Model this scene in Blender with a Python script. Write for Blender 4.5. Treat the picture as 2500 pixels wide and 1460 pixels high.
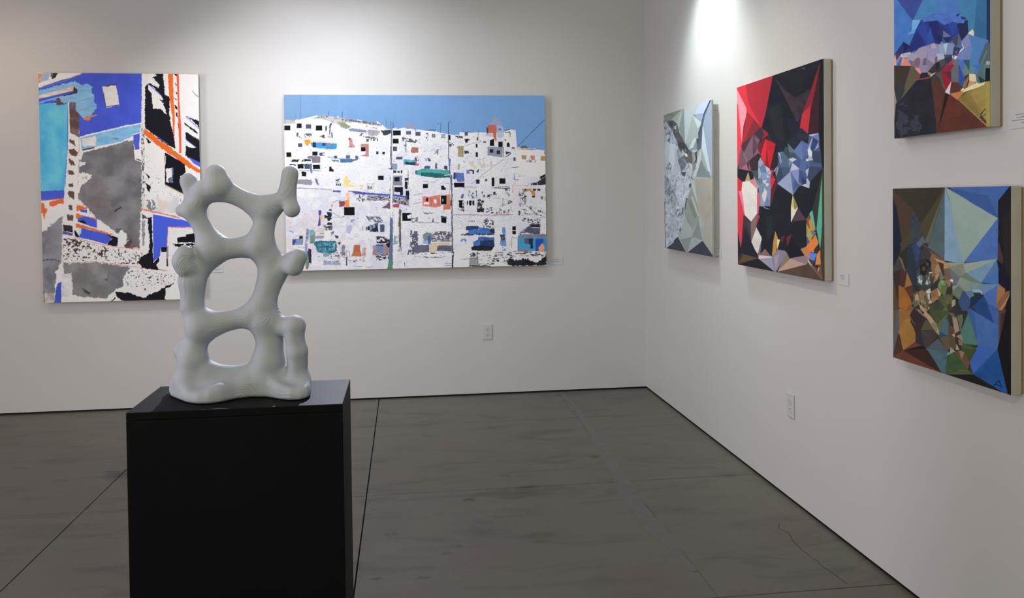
import bpy, bmesh, math, random
import numpy as np
from mathutils import Matrix, Vector

SC = bpy.context.scene
COL = SC.collection
for _o in list(bpy.data.objects):
    bpy.data.objects.remove(_o, do_unlink=True)

# ------------------------------------------------------------------ camera
# metres; the room corner is the origin: back wall on y=0 (x<0), right wall on x=0 (y<0)
IMG_W, IMG_H = 2500.0, 1460.0
FOC, PCX, PCY = 1977.61, 1237.08, 522.05
CAM = np.array([-1.8572, -6.1413, 1.50])
YAW, PITCH, ROLL = 0.1247, 0.0190, -0.0120


def cam_axes():
    sy, cy = math.sin(YAW), math.cos(YAW)
    f = np.array([sy * math.cos(PITCH), cy * math.cos(PITCH), -math.sin(PITCH)])
    r = np.array([cy, -sy, 0.0])
    u = np.cross(r, f)
    c, s = math.cos(ROLL), math.sin(ROLL)
    return c * r + s * u, -s * r + c * u, f


RX, UX, FX = cam_axes()
cam_data = bpy.data.cameras.new('camera')
cam = bpy.data.objects.new('camera', cam_data)
COL.objects.link(cam)
cam.matrix_world = Matrix(((RX[0], UX[0], -FX[0], CAM[0]), (RX[1], UX[1], -FX[1], CAM[1]),
                           (RX[2], UX[2], -FX[2], CAM[2]), (0, 0, 0, 1)))
cam_data.sensor_fit = 'HORIZONTAL'
cam_data.sensor_width = 36.0
cam_data.lens = FOC / IMG_W * 36.0
cam_data.shift_x = (IMG_W / 2 - PCX) / IMG_W
cam_data.shift_y = (PCY - IMG_H / 2) / IMG_W
cam_data.clip_start = 0.02
SC.camera = cam

# ------------------------------------------------------------------ exposure, world, lamps
SC.view_settings.view_transform = 'Standard'
SC.view_settings.look = 'None'
SC.view_settings.exposure = 0.0
SC.view_settings.gamma = 1.0
SC.view_settings.use_curve_mapping = False

world = bpy.data.worlds.new('world')
SC.world = world
world.use_nodes = True
world.node_tree.nodes['Background'].inputs[0].default_value = (1.0, 0.96, 0.92, 1)
world.node_tree.nodes['Background'].inputs[1].default_value = 0.0


def spot(loc, aim, watts, deg, blend, col, radius=0.03):
    d = bpy.data.lights.new('track_spot', 'SPOT')
    d.energy = watts
    d.spot_size = math.radians(deg)
    d.spot_blend = blend
    d.color = col
    d.shadow_soft_size = radius
    o = bpy.data.objects.new('track_spot', d)
    COL.objects.link(o)
    o.location = loc
    v = Vector(aim) - Vector(loc)
    o.rotation_euler = v.to_track_quat('-Z', 'Y').to_euler()
    return o


def area(loc, aim, watts, sx, sy, col):
    d = bpy.data.lights.new('fill_light', 'AREA')
    d.shape = 'RECTANGLE'
    d.size, d.size_y = sx, sy
    d.energy = watts
    d.color = col
    o = bpy.data.objects.new('fill_light', d)
    COL.objects.link(o)
    o.location = loc
    v = Vector(aim) - Vector(loc)
    o.rotation_euler = v.to_track_quat('-Z', 'Y').to_euler()
    return o


LAMP_GAIN = 1.48


def tint(r, g, b):
    m = max(r, g, b)
    return m * LAMP_GAIN, (r / m, g / m, b / m)


def lamp_spot(loc, aim, rgb, deg, blend=1.0, radius=0.03):
    e, c = tint(*rgb)
    return spot(loc, aim, e, deg, blend, c, radius)


def lamp_area(loc, aim, rgb, sx, sy):
    e, c = tint(*rgb)
    return area(loc, aim, e, sx, sy, c)


# track spots over the right wall (warm) and over the back wall
lamp_spot((-1.46, -2.00, 3.02), (0.0, -2.20, 1.60), (32, 29.5, 24), 60, 0.9)
lamp_spot((-2.30, -5.80, 2.85), (-1.30, -3.60, 1.10), (42, 36, 30), 100)
lamp_spot((-2.15, -1.00, 3.10), (-1.90, 0.0, 1.70), (17, 18, 19.5), 120)
lamp_spot((-2.75, -1.05, 3.10), (-2.50, 0.0, 1.80), (27, 27.5, 30), 120)
lamp_spot((-2.50, -1.50, 3.10), (-2.30, 0.0, 1.20), (17, 20, 26), 85)
lamp_spot((-3.30, -1.30, 3.10), (-3.10, 0.0, 1.50), (29, 27, 25.5), 80)
lamp_spot((-2.20, -1.15, 3.10), (-2.20, 0.0, 1.70), (9, 8.6, 7), 75)
lamp_spot((-0.95, -1.15, 3.00), (-1.00, 0.0, 1.50), (5, 4.7, 4.2), 110)
lamp_spot((-4.85, -1.17, 3.00), (-4.60, 0.0, 1.50), (16, 12, 8.5), 110)
lamp_spot((-0.55, -1.45, 3.15), (0.0, -1.45, 2.20), (43, 44, 44.5), 75)
lamp_spot((-0.65, -1.42, 3.10), (0.0, -1.42, 1.90), (14, 19, 18.5), 100)
# rear spot aimed at the sculpture
lamp_spot((-1.85, -1.00, 3.05), (-2.24, -4.22, 1.25), (300, 320, 355), 26, 0.5, 0.02)
# added soft fill: unseen panels at the front and left walls and under the ceiling
lamp_area((-4.0, -9.4, 1.9), (-4.0, 0, 1.9), (26, 30, 14), 5.0, 2.4)
lamp_area((-8.0, -5.0, 1.9), (0, -5.0, 1.9), (178, 160, 180), 2.4, 5.0)
lamp_area((-2.0, -3.0, 3.4), (-2.0, -3.0, 0), (13, 13.3, 14.3), 2.0, 2.0)


# ------------------------------------------------------------------ helpers
def srgb(c):
    out = []
    for v in c:
        v = v / 255.0
        out.append(v / 12.92 if v <= 0.04045 else ((v + 0.055) / 1.055) ** 2.4)
    return tuple(out)


class NT:
    """short-hand for building a node material"""

    def __init__(self, name, rough=0.6, spec=0.5):
        m = bpy.data.materials.new(name)
        m.use_nodes = True
        self.m, self.t = m, m.node_tree
        self.b = self.t.nodes['Principled BSDF']
        self.b.inputs['Roughness'].default_value = rough
        self.b.inputs['Specular IOR Level'].default_value = spec

    def n(self, typ, **kw):
        x = self.t.nodes.new(typ)
        for k, v in kw.items():
            setattr(x, k, v)
        return x

    def link(self, a, b):
        self.t.links.new(a, b)

    def coord(self, kind='Object'):
        return self.n('ShaderNodeTexCoord').outputs[kind]

    def noise(self, vec, scale, detail=4.0, rough=0.55, dist=0.0):
        x = self.n('ShaderNodeTexNoise')
        x.inputs['Scale'].default_value = scale
        x.inputs['Detail'].default_value = detail
        x.inputs['Roughness'].default_value = rough
        x.inputs['Distortion'].default_value = dist
        self.link(vec, x.inputs['Vector'])
        return x.outputs['Fac']

    def scale(self, vec, s):
        x = self.n('ShaderNodeMapping')
        x.inputs['Scale'].default_value = s
        self.link(vec, x.inputs['Vector'])
        return x.outputs['Vector']

    def ramp(self, fac, stops):
        x = self.n('ShaderNodeValToRGB')
        e = x.color_ramp.elements
        while len(e) < len(stops):
            e.new(0.5)
        for i, (p, c) in enumerate(stops):
            e[i].position = p
            e[i].color = (c[0], c[1], c[2], 1)
        self.link(fac, x.inputs['Fac'])
        return x.outputs['Color']

    def mix(self, fac, a, b, mode='MIX'):
        x = self.n('ShaderNodeMix', data_type='RGBA', blend_type=mode)
        for s, v in ((x.inputs[0], fac), (x.inputs[6], a), (x.inputs[7], b)):
            if hasattr(v, 'is_linked') or hasattr(v, 'links'):
                self.link(v, s)
            elif isinstance(v, (int, float)):
                s.default_value = v
            else:
                s.default_value = (v[0], v[1], v[2], 1)
        return x.outputs[2]

    def math(self, op, a, b=None, clamp=False):
        x = self.n('ShaderNodeMath', operation=op, use_clamp=clamp)
        for i, v in enumerate((a, b)):
            if v is None:
                continue
            if isinstance(v, (int, float)):
                x.inputs[i].default_value = v
            else:
                self.link(v, x.inputs[i])
        return x.outputs[0]

    def maprange(self, v, a, b, c=0.0, d=1.0):
        x = self.n('ShaderNodeMapRange')
        self.link(v, x.inputs[0])
        for i, q in enumerate((a, b, c, d)):
            x.inputs[i + 1].default_value = q
        return x.outputs[0]

    def color(self, v):
        s = self.b.inputs['Base Color']
        if isinstance(v, (tuple, list)):
            s.default_value = (v[0], v[1], v[2], 1)
        else:
            self.link(v, s)

    def bump(self, h, strength=0.2, dist=0.002):
        x = self.n('ShaderNodeBump')
        x.inputs['Strength'].default_value = strength
        x.inputs['Distance'].default_value = dist
        self.link(h, x.inputs['Height'])
        self.link(x.outputs['Normal'], self.b.inputs['Normal'])


def mesh_obj(name, verts, faces, mat, parent=None, smooth=False):
    me = bpy.data.meshes.new(name)
    me.from_pydata([tuple(v) for v in verts], [], [tuple(f) for f in faces])
    me.update()
    if mat:
        me.materials.append(mat)
    o = bpy.data.objects.new(name, me)
    COL.objects.link(o)
    if parent:
        o.parent = parent
    if smooth:
        for p in me.polygons:
            p.use_smooth = True
    return o


def bm_obj(name, bm, mat, parent=None, smooth=False):
    me = bpy.data.meshes.new(name)
    bmesh.ops.recalc_face_normals(bm, faces=bm.faces)
    bm.to_mesh(me)
    bm.free()
    if mat:
        me.materials.append(mat)
    o = bpy.data.objects.new(name, me)
    COL.objects.link(o)
    if parent:
        o.parent = parent
    if smooth:
        for p in me.polygons:
            p.use_smooth = True
    return o


def add_box(bm, lo, hi, bevel=0.0, seg=2):
    lo, hi = np.array(lo, float), np.array(hi, float)
    c, s = (lo + hi) / 2, hi - lo
    r = bmesh.ops.create_cube(bm, size=1.0, matrix=Matrix.Translation(Vector(c)) @ Matrix.Diagonal(Vector((s[0], s[1], s[2], 1))))
    if bevel > 0:
        es = {e for v in r['verts'] for e in v.link_edges}
        bmesh.ops.bevel(bm, geom=list(es), offset=bevel, segments=seg, profile=0.5, affect='EDGES')


def box(name, lo, hi, mat, parent=None, bevel=0.0, seg=2, smooth=False):
    bm = bmesh.new()
    add_box(bm, lo, hi, bevel, seg)
    return bm_obj(name, bm, mat, parent, smooth)


def thing(name, label, cat, loc=(0, 0, 0), group=None):
    o = bpy.data.objects.new(name, None)
    COL.objects.link(o)
    o.location = loc
    o.empty_display_size = 0.05
    o['label'] = label
    o['category'] = cat
    if group:
        o['group'] = group
    bpy.context.view_layer.update()
    return o


def adopt(o, parent):
    """parent o and keep it where it stands (things are translated only)"""
    o.parent = parent
    o.location = Vector(o.location) - parent.location
    return o


def structure(o):
    o['kind'] = 'structure'
    return o


# ------------------------------------------------------------------ materials of the room
def wall_material():
    k = NT('white_wall_paint', 0.55, 0.35)
    v = k.coord()
    f = k.noise(v, 1.1, 3)
    c = k.ramp(f, [(0.3, (0.592, 0.584, 0.570)), (0.7, (0.612, 0.604, 0.590))])
    k.color(c)
    k.bump(k.noise(v, 240.0, 3), 0.12, 0.001)
    return k.m


def ceiling_material():
    k = NT('ceiling_paint', 0.7, 0.2)
    k.color(k.ramp(k.noise(k.coord(), 2.0), [(0.3, (0.5, 0.49, 0.47)), (0.7, (0.54, 0.53, 0.51))]))
    return k.m


def reveal_material():
    k = NT('black_reveal', 0.7, 0.2)
    k.color(k.ramp(k.noise(k.coord(), 12.0), [(0.3, (0.008, 0.008, 0.007)), (0.7, (0.016, 0.015, 0.013))]))
    return k.m


# dark marks and stains worn into the concrete: x, y, half width x, half width y, strength
STAINS = [(-0.789, -1.580, .035, .034, .8), (-1.341, -1.814, .030, .018, .75), (-1.253, -2.006, .058, .022, .8),
          (-1.562, -2.135, .034, .024, .9), (-1.648, -2.662, .022, .016, .55), (-1.704, -2.727, .022, .016, .45),
          (-1.990, -2.916, .035, .008, .8), (-1.812, -2.936, .040, .007, .7), (-0.674, -0.574, .050, .012, .6),
          (-0.70, -0.10, .09, .018, .6), (-3.43, -1.46, .10, .085, .8), (-3.50, -1.40, .07, .02, .8),
          (-1.28, -2.08, .05, .02, .45), (-1.96, -2.50, .016, .02, .5), (-1.925, -2.50, .020, .022, .6),
          (-1.28, -2.68, .035, .02, .4), (-0.63, -0.33, .03, .02, .5), (-0.30, -0.30, .03, .02, .5),
          (-2.02, -1.47, .05, .03, .5), (-0.74, -1.72, .035, .025, .35), (-0.56, -0.66, .03, .02, .4),
          (-1.05, -0.7, .03, .01, .35), (-3.3, -1.62, .06, .05, .35), (-3.9, -1.64, .09, .04, .4)]


def concrete_material():
    k = NT('stained_concrete', 0.42, 0.45)
    geo = k.n('ShaderNodeNewGeometry')
    pos = geo.outputs['Position']
    big = k.noise(pos, 1.3, 5, 0.6, 0.6)
    streak = k.noise(k.scale(pos, (1.0, 3.2, 1.0)), 2.3, 5, 0.62, 0.8)
    fine = k.noise(pos, 55.0, 4, 0.7)
    grain = k.noise(pos, 260.0, 2, 0.7)
    base = k.ramp(big, [(0.30, (0.104, 0.094, 0.075)), (0.5, (0.124, 0.115, 0.093)), (0.72, (0.138, 0.121, 0.102))])
    dark = k.ramp(streak, [(0.33, (0.66, 0.63, 0.60)), (0.47, (0.98, 0.98, 0.97)), (0.72, (1.08, 1.05, 1.04))])
    c = k.mix(1.0, base, dark, 'MULTIPLY')
    pinkf = k.maprange(k.noise(pos, 2.1, 4, 0.6, 0.3), 0.52, 0.70)
    c = k.mix(k.math('MULTIPLY', pinkf, 0.55), c, (0.124, 0.094, 0.080))
    c = k.mix(k.maprange(fine, 0.40, 0.66, 0.0, 0.16), c, (0.19, 0.18, 0.155))
    c = k.mix(k.maprange(grain, 0.55, 0.75, 0.0, 0.30), c, (0.074, 0.068, 0.055))
    warp = k.n('ShaderNodeTexNoise')
    warp.inputs['Scale'].default_value = 26.0
    warp.inputs['Detail'].default_value = 3.0
    k.link(pos, warp.inputs['Vector'])
    off = k.n('ShaderNodeVectorMath', operation='MULTIPLY_ADD')
    off.inputs[1].default_value = (0.045, 0.045, 0.0)
    off.inputs[2].default_value = (-0.0225, -0.0225, 0.0)
    k.link(warp.outputs['Color'], off.inputs[0])
    wp = k.n('ShaderNodeVectorMath', operation='ADD')
    k.link(pos, wp.inputs[0])
    k.link(off.outputs[0], wp.inputs[1])
    total = None
    for (x, y, hx, hy, s) in STAINS:
        m = k.n('ShaderNodeMapping')
        m.inputs['Location'].default_value = (-x / hx, -y / hy, 0)
        m.inputs['Scale'].default_value = (1 / hx, 1 / hy, 0)
        k.link(wp.outputs[0], m.inputs['Vector'])
        ln = k.n('ShaderNodeVectorMath', operation='LENGTH')
        k.link(m.outputs['Vector'], ln.inputs[0])
        f = k.maprange(ln.outputs['Value'], 1.25, 0.45, 0.0, s)
        total = f if total is None else k.math('MAXIMUM', total, f)
    c = k.mix(total, c, (0.040, 0.037, 0.029))
    k.color(c)
    k.link(k.maprange(big, 0.3, 0.7, 0.36, 0.5), k.b.inputs['Roughness'])
    k.bump(k.noise(pos, 90.0, 5, 0.7), 0.10, 0.002)
    return k.m


M_WALL = wall_material()
M_CEIL = ceiling_material()
M_REVEAL = reveal_material()
M_CONC = concrete_material()

k = NT('joint_filler_grey', 0.5, 0.4)
k.color(k.ramp(k.noise(k.coord(), 16.0, 4), [(0.3, (0.118, 0.116, 0.111)), (0.7, (0.144, 0.142, 0.136))]))
M_FILL = k.m
k = NT('dark_joint', 0.9, 0.1)
k.color(k.ramp(k.noise(k.coord(), 20.0), [(0.3, (0.030, 0.026, 0.020)), (0.7, (0.055, 0.048, 0.038))]))
M_JOINT = k.m

# ------------------------------------------------------------------ room shell
X0R, Y0R, HR = -8.2, -9.6, 3.45
GAP = 0.014
structure(box('wall_back', (X0R, 0, GAP), (0.15, 0.15, HR), M_WALL))
structure(box('wall_right', (0, Y0R, GAP), (0.15, 0, HR), M_WALL))
structure(box('wall_left', (X0R - 0.15, Y0R, 0), (X0R, 0.15, HR), M_WALL))
structure(box('wall_front', (X0R - 0.15, Y0R - 0.15, 0), (0.15, Y0R, HR), M_WALL))
structure(box('ceiling', (X0R - 0.15, Y0R - 0.15, HR), (0.15, 0.15, HR + 0.1), M_CEIL))
structure(box('gap_strip_back', (X0R, 0.004, 0.0), (0.15, 0.15, GAP), M_REVEAL))  # black strips recessed in the wall gap, its shade put into their colour
structure(box('gap_strip_right', (0.004, Y0R, 0.0), (0.15, 0.004, GAP), M_REVEAL))

floor = structure(box('floor', (X0R - 0.15, Y0R - 0.15, -0.12), (0.15, 0.15, -0.016), M_JOINT))
XJ = [X0R - 0.1, -6.155, -4.795, -3.4356, -2.072, -0.715, 0.10]
YJ = [0.10, -0.745, -2.0032, -3.262, -4.52, -5.78, -7.04, -8.30, Y0R - 0.1]


def jit(n, seed, amp):
    r = np.random.RandomState(seed)
    a = r.uniform(-1, 1, n)
    a = np.convolve(np.pad(a, 1, mode='edge'), [0.25, 0.5, 0.25], 'valid')
    return a * amp


def slab(i, j):
    """one poured slab: a plate with slightly uneven, chamfered saw-cut edges"""
    gx0 = 0.0 if i == 5 else 0.0024
    gx1 = 0.0 if i == 4 else 0.0024
    gy0 = 0.0013 if j == 1 else 0.0021
    gy1 = 0.0013 if j == 0 else 0.0021
    x0, x1 = XJ[i] + gx0, XJ[i + 1] - gx1
    y1, y0 = YJ[j] - gy0, YJ[j + 1] + gy1
    n = 26
    ring = []
    for k_, (ax, ay, bx, by, nx, ny) in enumerate(((x0, y0, x1, y0, 0, 1), (x1, y0, x1, y1, -1, 0), (x1, y1, x0, y1, 0, -1), (x0, y1, x0, y0, 1, 0))):
        jt = jit(n, 31 * i + 7 * j + k_, 0.0011)
        for q in range(n):
            t = q / n
            w = abs(jt[q]) if q else 0.0
            if (k_ == 1 and i == 4) or (k_ == 3 and i == 5):
                w = 0.0
            ring.append((ax + (bx - ax) * t + nx * w, ay + (by - ay) * t + ny * w, nx, ny))
    bm = bmesh.new()
    top = [bm.verts.new((x + nx * 0.0012, y + ny * 0.0012, 0.0)) for x, y, nx, ny in ring]
    mid = [bm.verts.new((x, y, -0.0022)) for x, y, nx, ny in ring]
    low = [bm.verts.new((x, y, -0.0155)) for x, y, nx, ny in ring]
    bm.faces.new(top)
    L = len(ring)
    for q in range(L):
        r = (q + 1) % L
        bm.faces.new((mid[q], mid[r], top[r], top[q]))
        bm.faces.new((low[q], low[r], mid[r], mid[q]))
    return bm_obj('concrete_slab', bm, M_CONC, floor)


for j in range(len(YJ) - 1):
    for i in range(len(XJ) - 1):
        slab(i, j)

# patched joint: a pale ragged band of filler trowelled over the joint at x = -0.72
rs = np.random.RandomState(5)
yy = np.linspace(-0.02, -3.05, 70)
cx = np.interp(yy, [-3.05, -2.45, -1.9, -1.14, -0.37, -0.02], [-0.728, -0.765, -0.735, -0.690, -0.662, -0.69])
hw = np.interp(yy, [-3.05, -2.7, -2.2, -1.2, -0.6, -0.02], [0.012, 0.040, 0.048, 0.030, 0.020, 0.014])
ja, jb = jit(70, 2, 0.012), jit(70, 3, 0.012)
vs, fs = [], []
for q in range(70):
    vs += [(cx[q] - hw[q] - ja[q], yy[q], 0.0004), (cx[q], yy[q], 0.0012), (cx[q] + hw[q] + jb[q], yy[q], 0.0004)]
for q in range(69):
    a = 3 * q
    fs += [(a, a + 3, a + 4, a + 1), (a + 1, a + 4, a + 5, a + 2)]
mesh_obj('joint_filler', vs, fs, M_FILL, floor, True)

# hairline crack near the right wall: a narrow open groove wall-to-wall in the slab face
pts = [(-0.185, -2.655), (-0.206, -2.70), (-0.190, -2.75), (-0.198, -2.79), (-0.213, -2.86), (-0.2145, -2.935), (-0.204, -3.02),
       (-0.205, -3.10), (-0.193, -3.18), (-0.186, -3.25)]
vs, fs = [], []
rs = np.random.RandomState(9)
den = []
for (a, b) in zip(pts[:-1], pts[1:]):
    for t in np.linspace(0, 1, 6)[:-1]:
        den.append((a[0] + (b[0] - a[0]) * t + rs.normal(0, 0.0016), a[1] + (b[1] - a[1]) * t))
for q, (x, y) in enumerate(den):
    w = 0.0010 + 0.0007 * rs.rand()
    vs += [(x - w, y, 0.00025), (x + w, y, 0.00025)]
for q in range(len(den) - 1):
    fs.append((2 * q, 2 * q + 1, 2 * q + 3, 2 * q + 2))
mesh_obj('hairline_crack', vs, fs, M_JOINT, floor)


# ------------------------------------------------------------------ pedestal
k = NT('satin_black_paint', 0.5, 0.10)
v = k.coord()
k.color(k.ramp(k.noise(v, 6.0, 4), [(0.3, (0.0022, 0.0028, 0.0044)), (0.7, (0.0034, 0.0042, 0.0064))]))
k.link(k.maprange(k.noise(v, 3.0, 4), 0.3, 0.7, 0.55, 0.62), k.b.inputs['Roughness'])
k.bump(k.noise(v, 190.0, 3), 0.06, 0.001)
M_PED = k.m
PX0, PX1, PY0, PY1, PH = -2.4576, -2.0005, -4.325, -4.0755, 1.05
ped = thing('pedestal', 'black painted box pedestal carrying the pale grey pierced sculpture', 'pedestal',
            ((PX0 + PX1) / 2, (PY0 + PY1) / 2, 0))
adopt(box('box_body', (PX0, PY0, 0.0), (PX1, PY1, PH - 0.018), M_PED, None, 0.0016), ped)
adopt(box('top_panel', (PX0, PY0, PH - 0.0178), (PX1, PY1, PH), M_PED, None, 0.0016), ped)

# ------------------------------------------------------------------ sculpture (rounded limbs blended into one body)
k = NT('matte_grey_cast', 0.62, 0.35)
v = k.coord()
k.color(k.ramp(k.noise(v, 9.0, 4), [(0.3, (0.375, 0.410, 0.480)), (0.7, (0.405, 0.440, 0.515))]))
nz = k.n('ShaderNodeTexNoise')
nz.inputs['Scale'].default_value = 7.0
nz.inputs['Detail'].default_value = 1.0
k.link(v, nz.inputs['Vector'])
band = k.math('FRACT', k.math('MULTIPLY', nz.outputs['Fac'], 34.0))
tri = k.math('ABSOLUTE', k.math('SUBTRACT', band, 0.5))
mask = k.maprange(k.noise(k.scale(v, (1, 1, 1)), 13.0, 2), 0.52, 0.66)
h = k.math('MULTIPLY', tri, mask)
k.bump(h, 0.35, 0.004)
M_SCULPT = k.m

SN = {
    'A': (460.3, 443.0, 21.0), 'A2': (469.4, 477.7, 17.2), 'B': (444.5, 513.9, 15.6), 'L1': (471.5, 511.5, 24.9),
    'L2': (495.2, 556.3, 20.8), 'D0': (526.6, 425.8, 24.4), 'D1': (531.5, 451.6, 31.5), 'D2': (499.5, 468.0, 25.9),
    'T1': (560.3, 471.0, 22.2), 'T2': (616.3, 497.8, 22.5), 'T3': (653.0, 508.1, 32.6), 'E0': (708.4, 424.6, 20.3),
    'E1': (701.1, 470.8, 19.8), 'F': (712.8, 511.2, 20.0), 'F0': (702.5, 481.3, 16.5), 'R1': (647.8, 538.3, 23.6),
    'R2': (633.3, 598.2, 34.9), 'R3': (658.2, 634.1, 31.1), 'R4': (664.6, 671.8, 30.6), 'R5': (655.6, 696.7, 28.5),
    'R6': (641.0, 746.7, 31.0), 'R7': (649.0, 783.3, 38.9), 'R8': (658.8, 835.3, 30.7), 'R9': (654.1, 885.3, 39.6),
    'R10': (638.0, 914.5, 34.0), 'M0': (518.9, 607.9, 39.8), 'M1': (555.5, 607.1, 24.2), 'M2': (607.2, 601.6, 26.0),
    'C0': (451.1, 621.0, 21.7), 'C1': (446.1, 636.4, 23.3), 'C2': (455.0, 649.1, 25.4), 'L3': (487.9, 665.9, 19.0),
    'L4': (470.1, 687.8, 31.4), 'L5': (470.0, 746.9, 25.9), 'L6': (466.1, 750.4, 22.5), 'L7': (494.3, 795.6, 40.4),
    'L8': (479.0, 838.3, 24.0), 'H': (444.1, 857.3, 20.1), 'L9': (472.3, 878.1, 33.4), 'L10': (470.7, 915.5, 34.1),
    'B1': (522.6, 790.8, 28.7), 'B2': (584.8, 776.3, 23.5), 'B3': (612.0, 771.6, 31.1), 'G0': (728.4, 628.1, 21.2),
    'G1': (717.3, 650.8, 21.2), 'G2': (713.9, 631.3, 16.5), 'I0': (718.6, 796.4, 25.4), 'I1': (719.1, 821.5, 21.5),
    'I2': (725.4, 857.5, 24.4), 'I3': (726.3, 883.5, 22.8), 'I4': (724.1, 920.8, 26.2), 'I5': (683.5, 797.0, 22.2),
    'K0': (453.8, 917.9, 23.5), 'K1': (502.3, 912.7, 30.0), 'K2': (560.1, 918.7, 24.5), 'K3': (613.1, 914.7, 27.9),
    'K4': (665.0, 918.0, 30.0), 'K5': (721.9, 922.0, 28.0),
}
# how far each joint leans towards (+) or away from (-) the viewer, in the same units (1/1000 m or so)
SD = {'A': -14, 'A2': -8, 'B': -10, 'D0': 22, 'D1': 20, 'D2': 12, 'E0': 10, 'E1': 14, 'F': 24, 'F0': 14, 'C0': 26, 'C1': 24, 'C2': 18,
      'G0': 32, 'G1': 28, 'G2': 18, 'H': -8, 'I0': 26, 'I1': 26, 'I2': 26, 'I3': 20, 'I4': 14, 'I5': 12, 'R2': 4, 'R6': 3, 'T1': 6}
SE = [('A', 'A2'), ('A2', 'L1'), ('B', 'L1'), ('L1', 'L2'), ('L2', 'M0'), ('D0', 'D1'), ('D1', 'D2'), ('D2', 'T1'), ('T1', 'T2'),
      ('T2', 'T3'), ('T3', 'F0'), ('F0', 'E1'), ('E1', 'E0'), ('F0', 'F'), ('L1', 'D2'), ('T2', 'R1'), ('R1', 'R2'), ('R2', 'R3'),
      ('R3', 'R4'), ('R4', 'R5'), ('R5', 'R6'), ('R6', 'R7'), ('R7', 'R8'), ('R8', 'R9'), ('R9', 'R10'), ('M0', 'M1'), ('M1', 'M2'),
      ('M2', 'R2'), ('C0', 'C1'), ('C1', 'C2'), ('C2', 'L3'), ('M0', 'L3'), ('L3', 'L4'), ('L4', 'L5'), ('L5', 'L6'), ('L6', 'L7'),
      ('L7', 'L8'), ('L8', 'L9'), ('H', 'L8'), ('L9', 'L10'), ('L7', 'B1'), ('B1', 'B2'), ('B2', 'B3'), ('B3', 'R6'), ('G0', 'G1'),
      ('G1', 'G2'), ('G2', 'R4'), ('I0', 'I1'), ('I1', 'I2'), ('I2', 'I3'), ('I3', 'I4'), ('I0', 'I5'), ('I5', 'R7'), ('K0', 'K1'),
      ('K1', 'K2'), ('K2', 'K3'), ('K3', 'K4'), ('K4', 'K5'), ('L9', 'K0'), ('L10', 'K1'), ('I4', 'K5')]
SY = -4.195
SPX = 1050.0
o_, r_, u_, f_ = CAM, RX, UX, FX


def to_plane(px, py, ypl=SY):
    d = f_ + r_ * (px - PCX) / FOC - u_ * (py - PCY) / FOC
    t = (ypl - o_[1]) / d[1]
    p = o_ + d * t
    return p[0], p[2]


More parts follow.
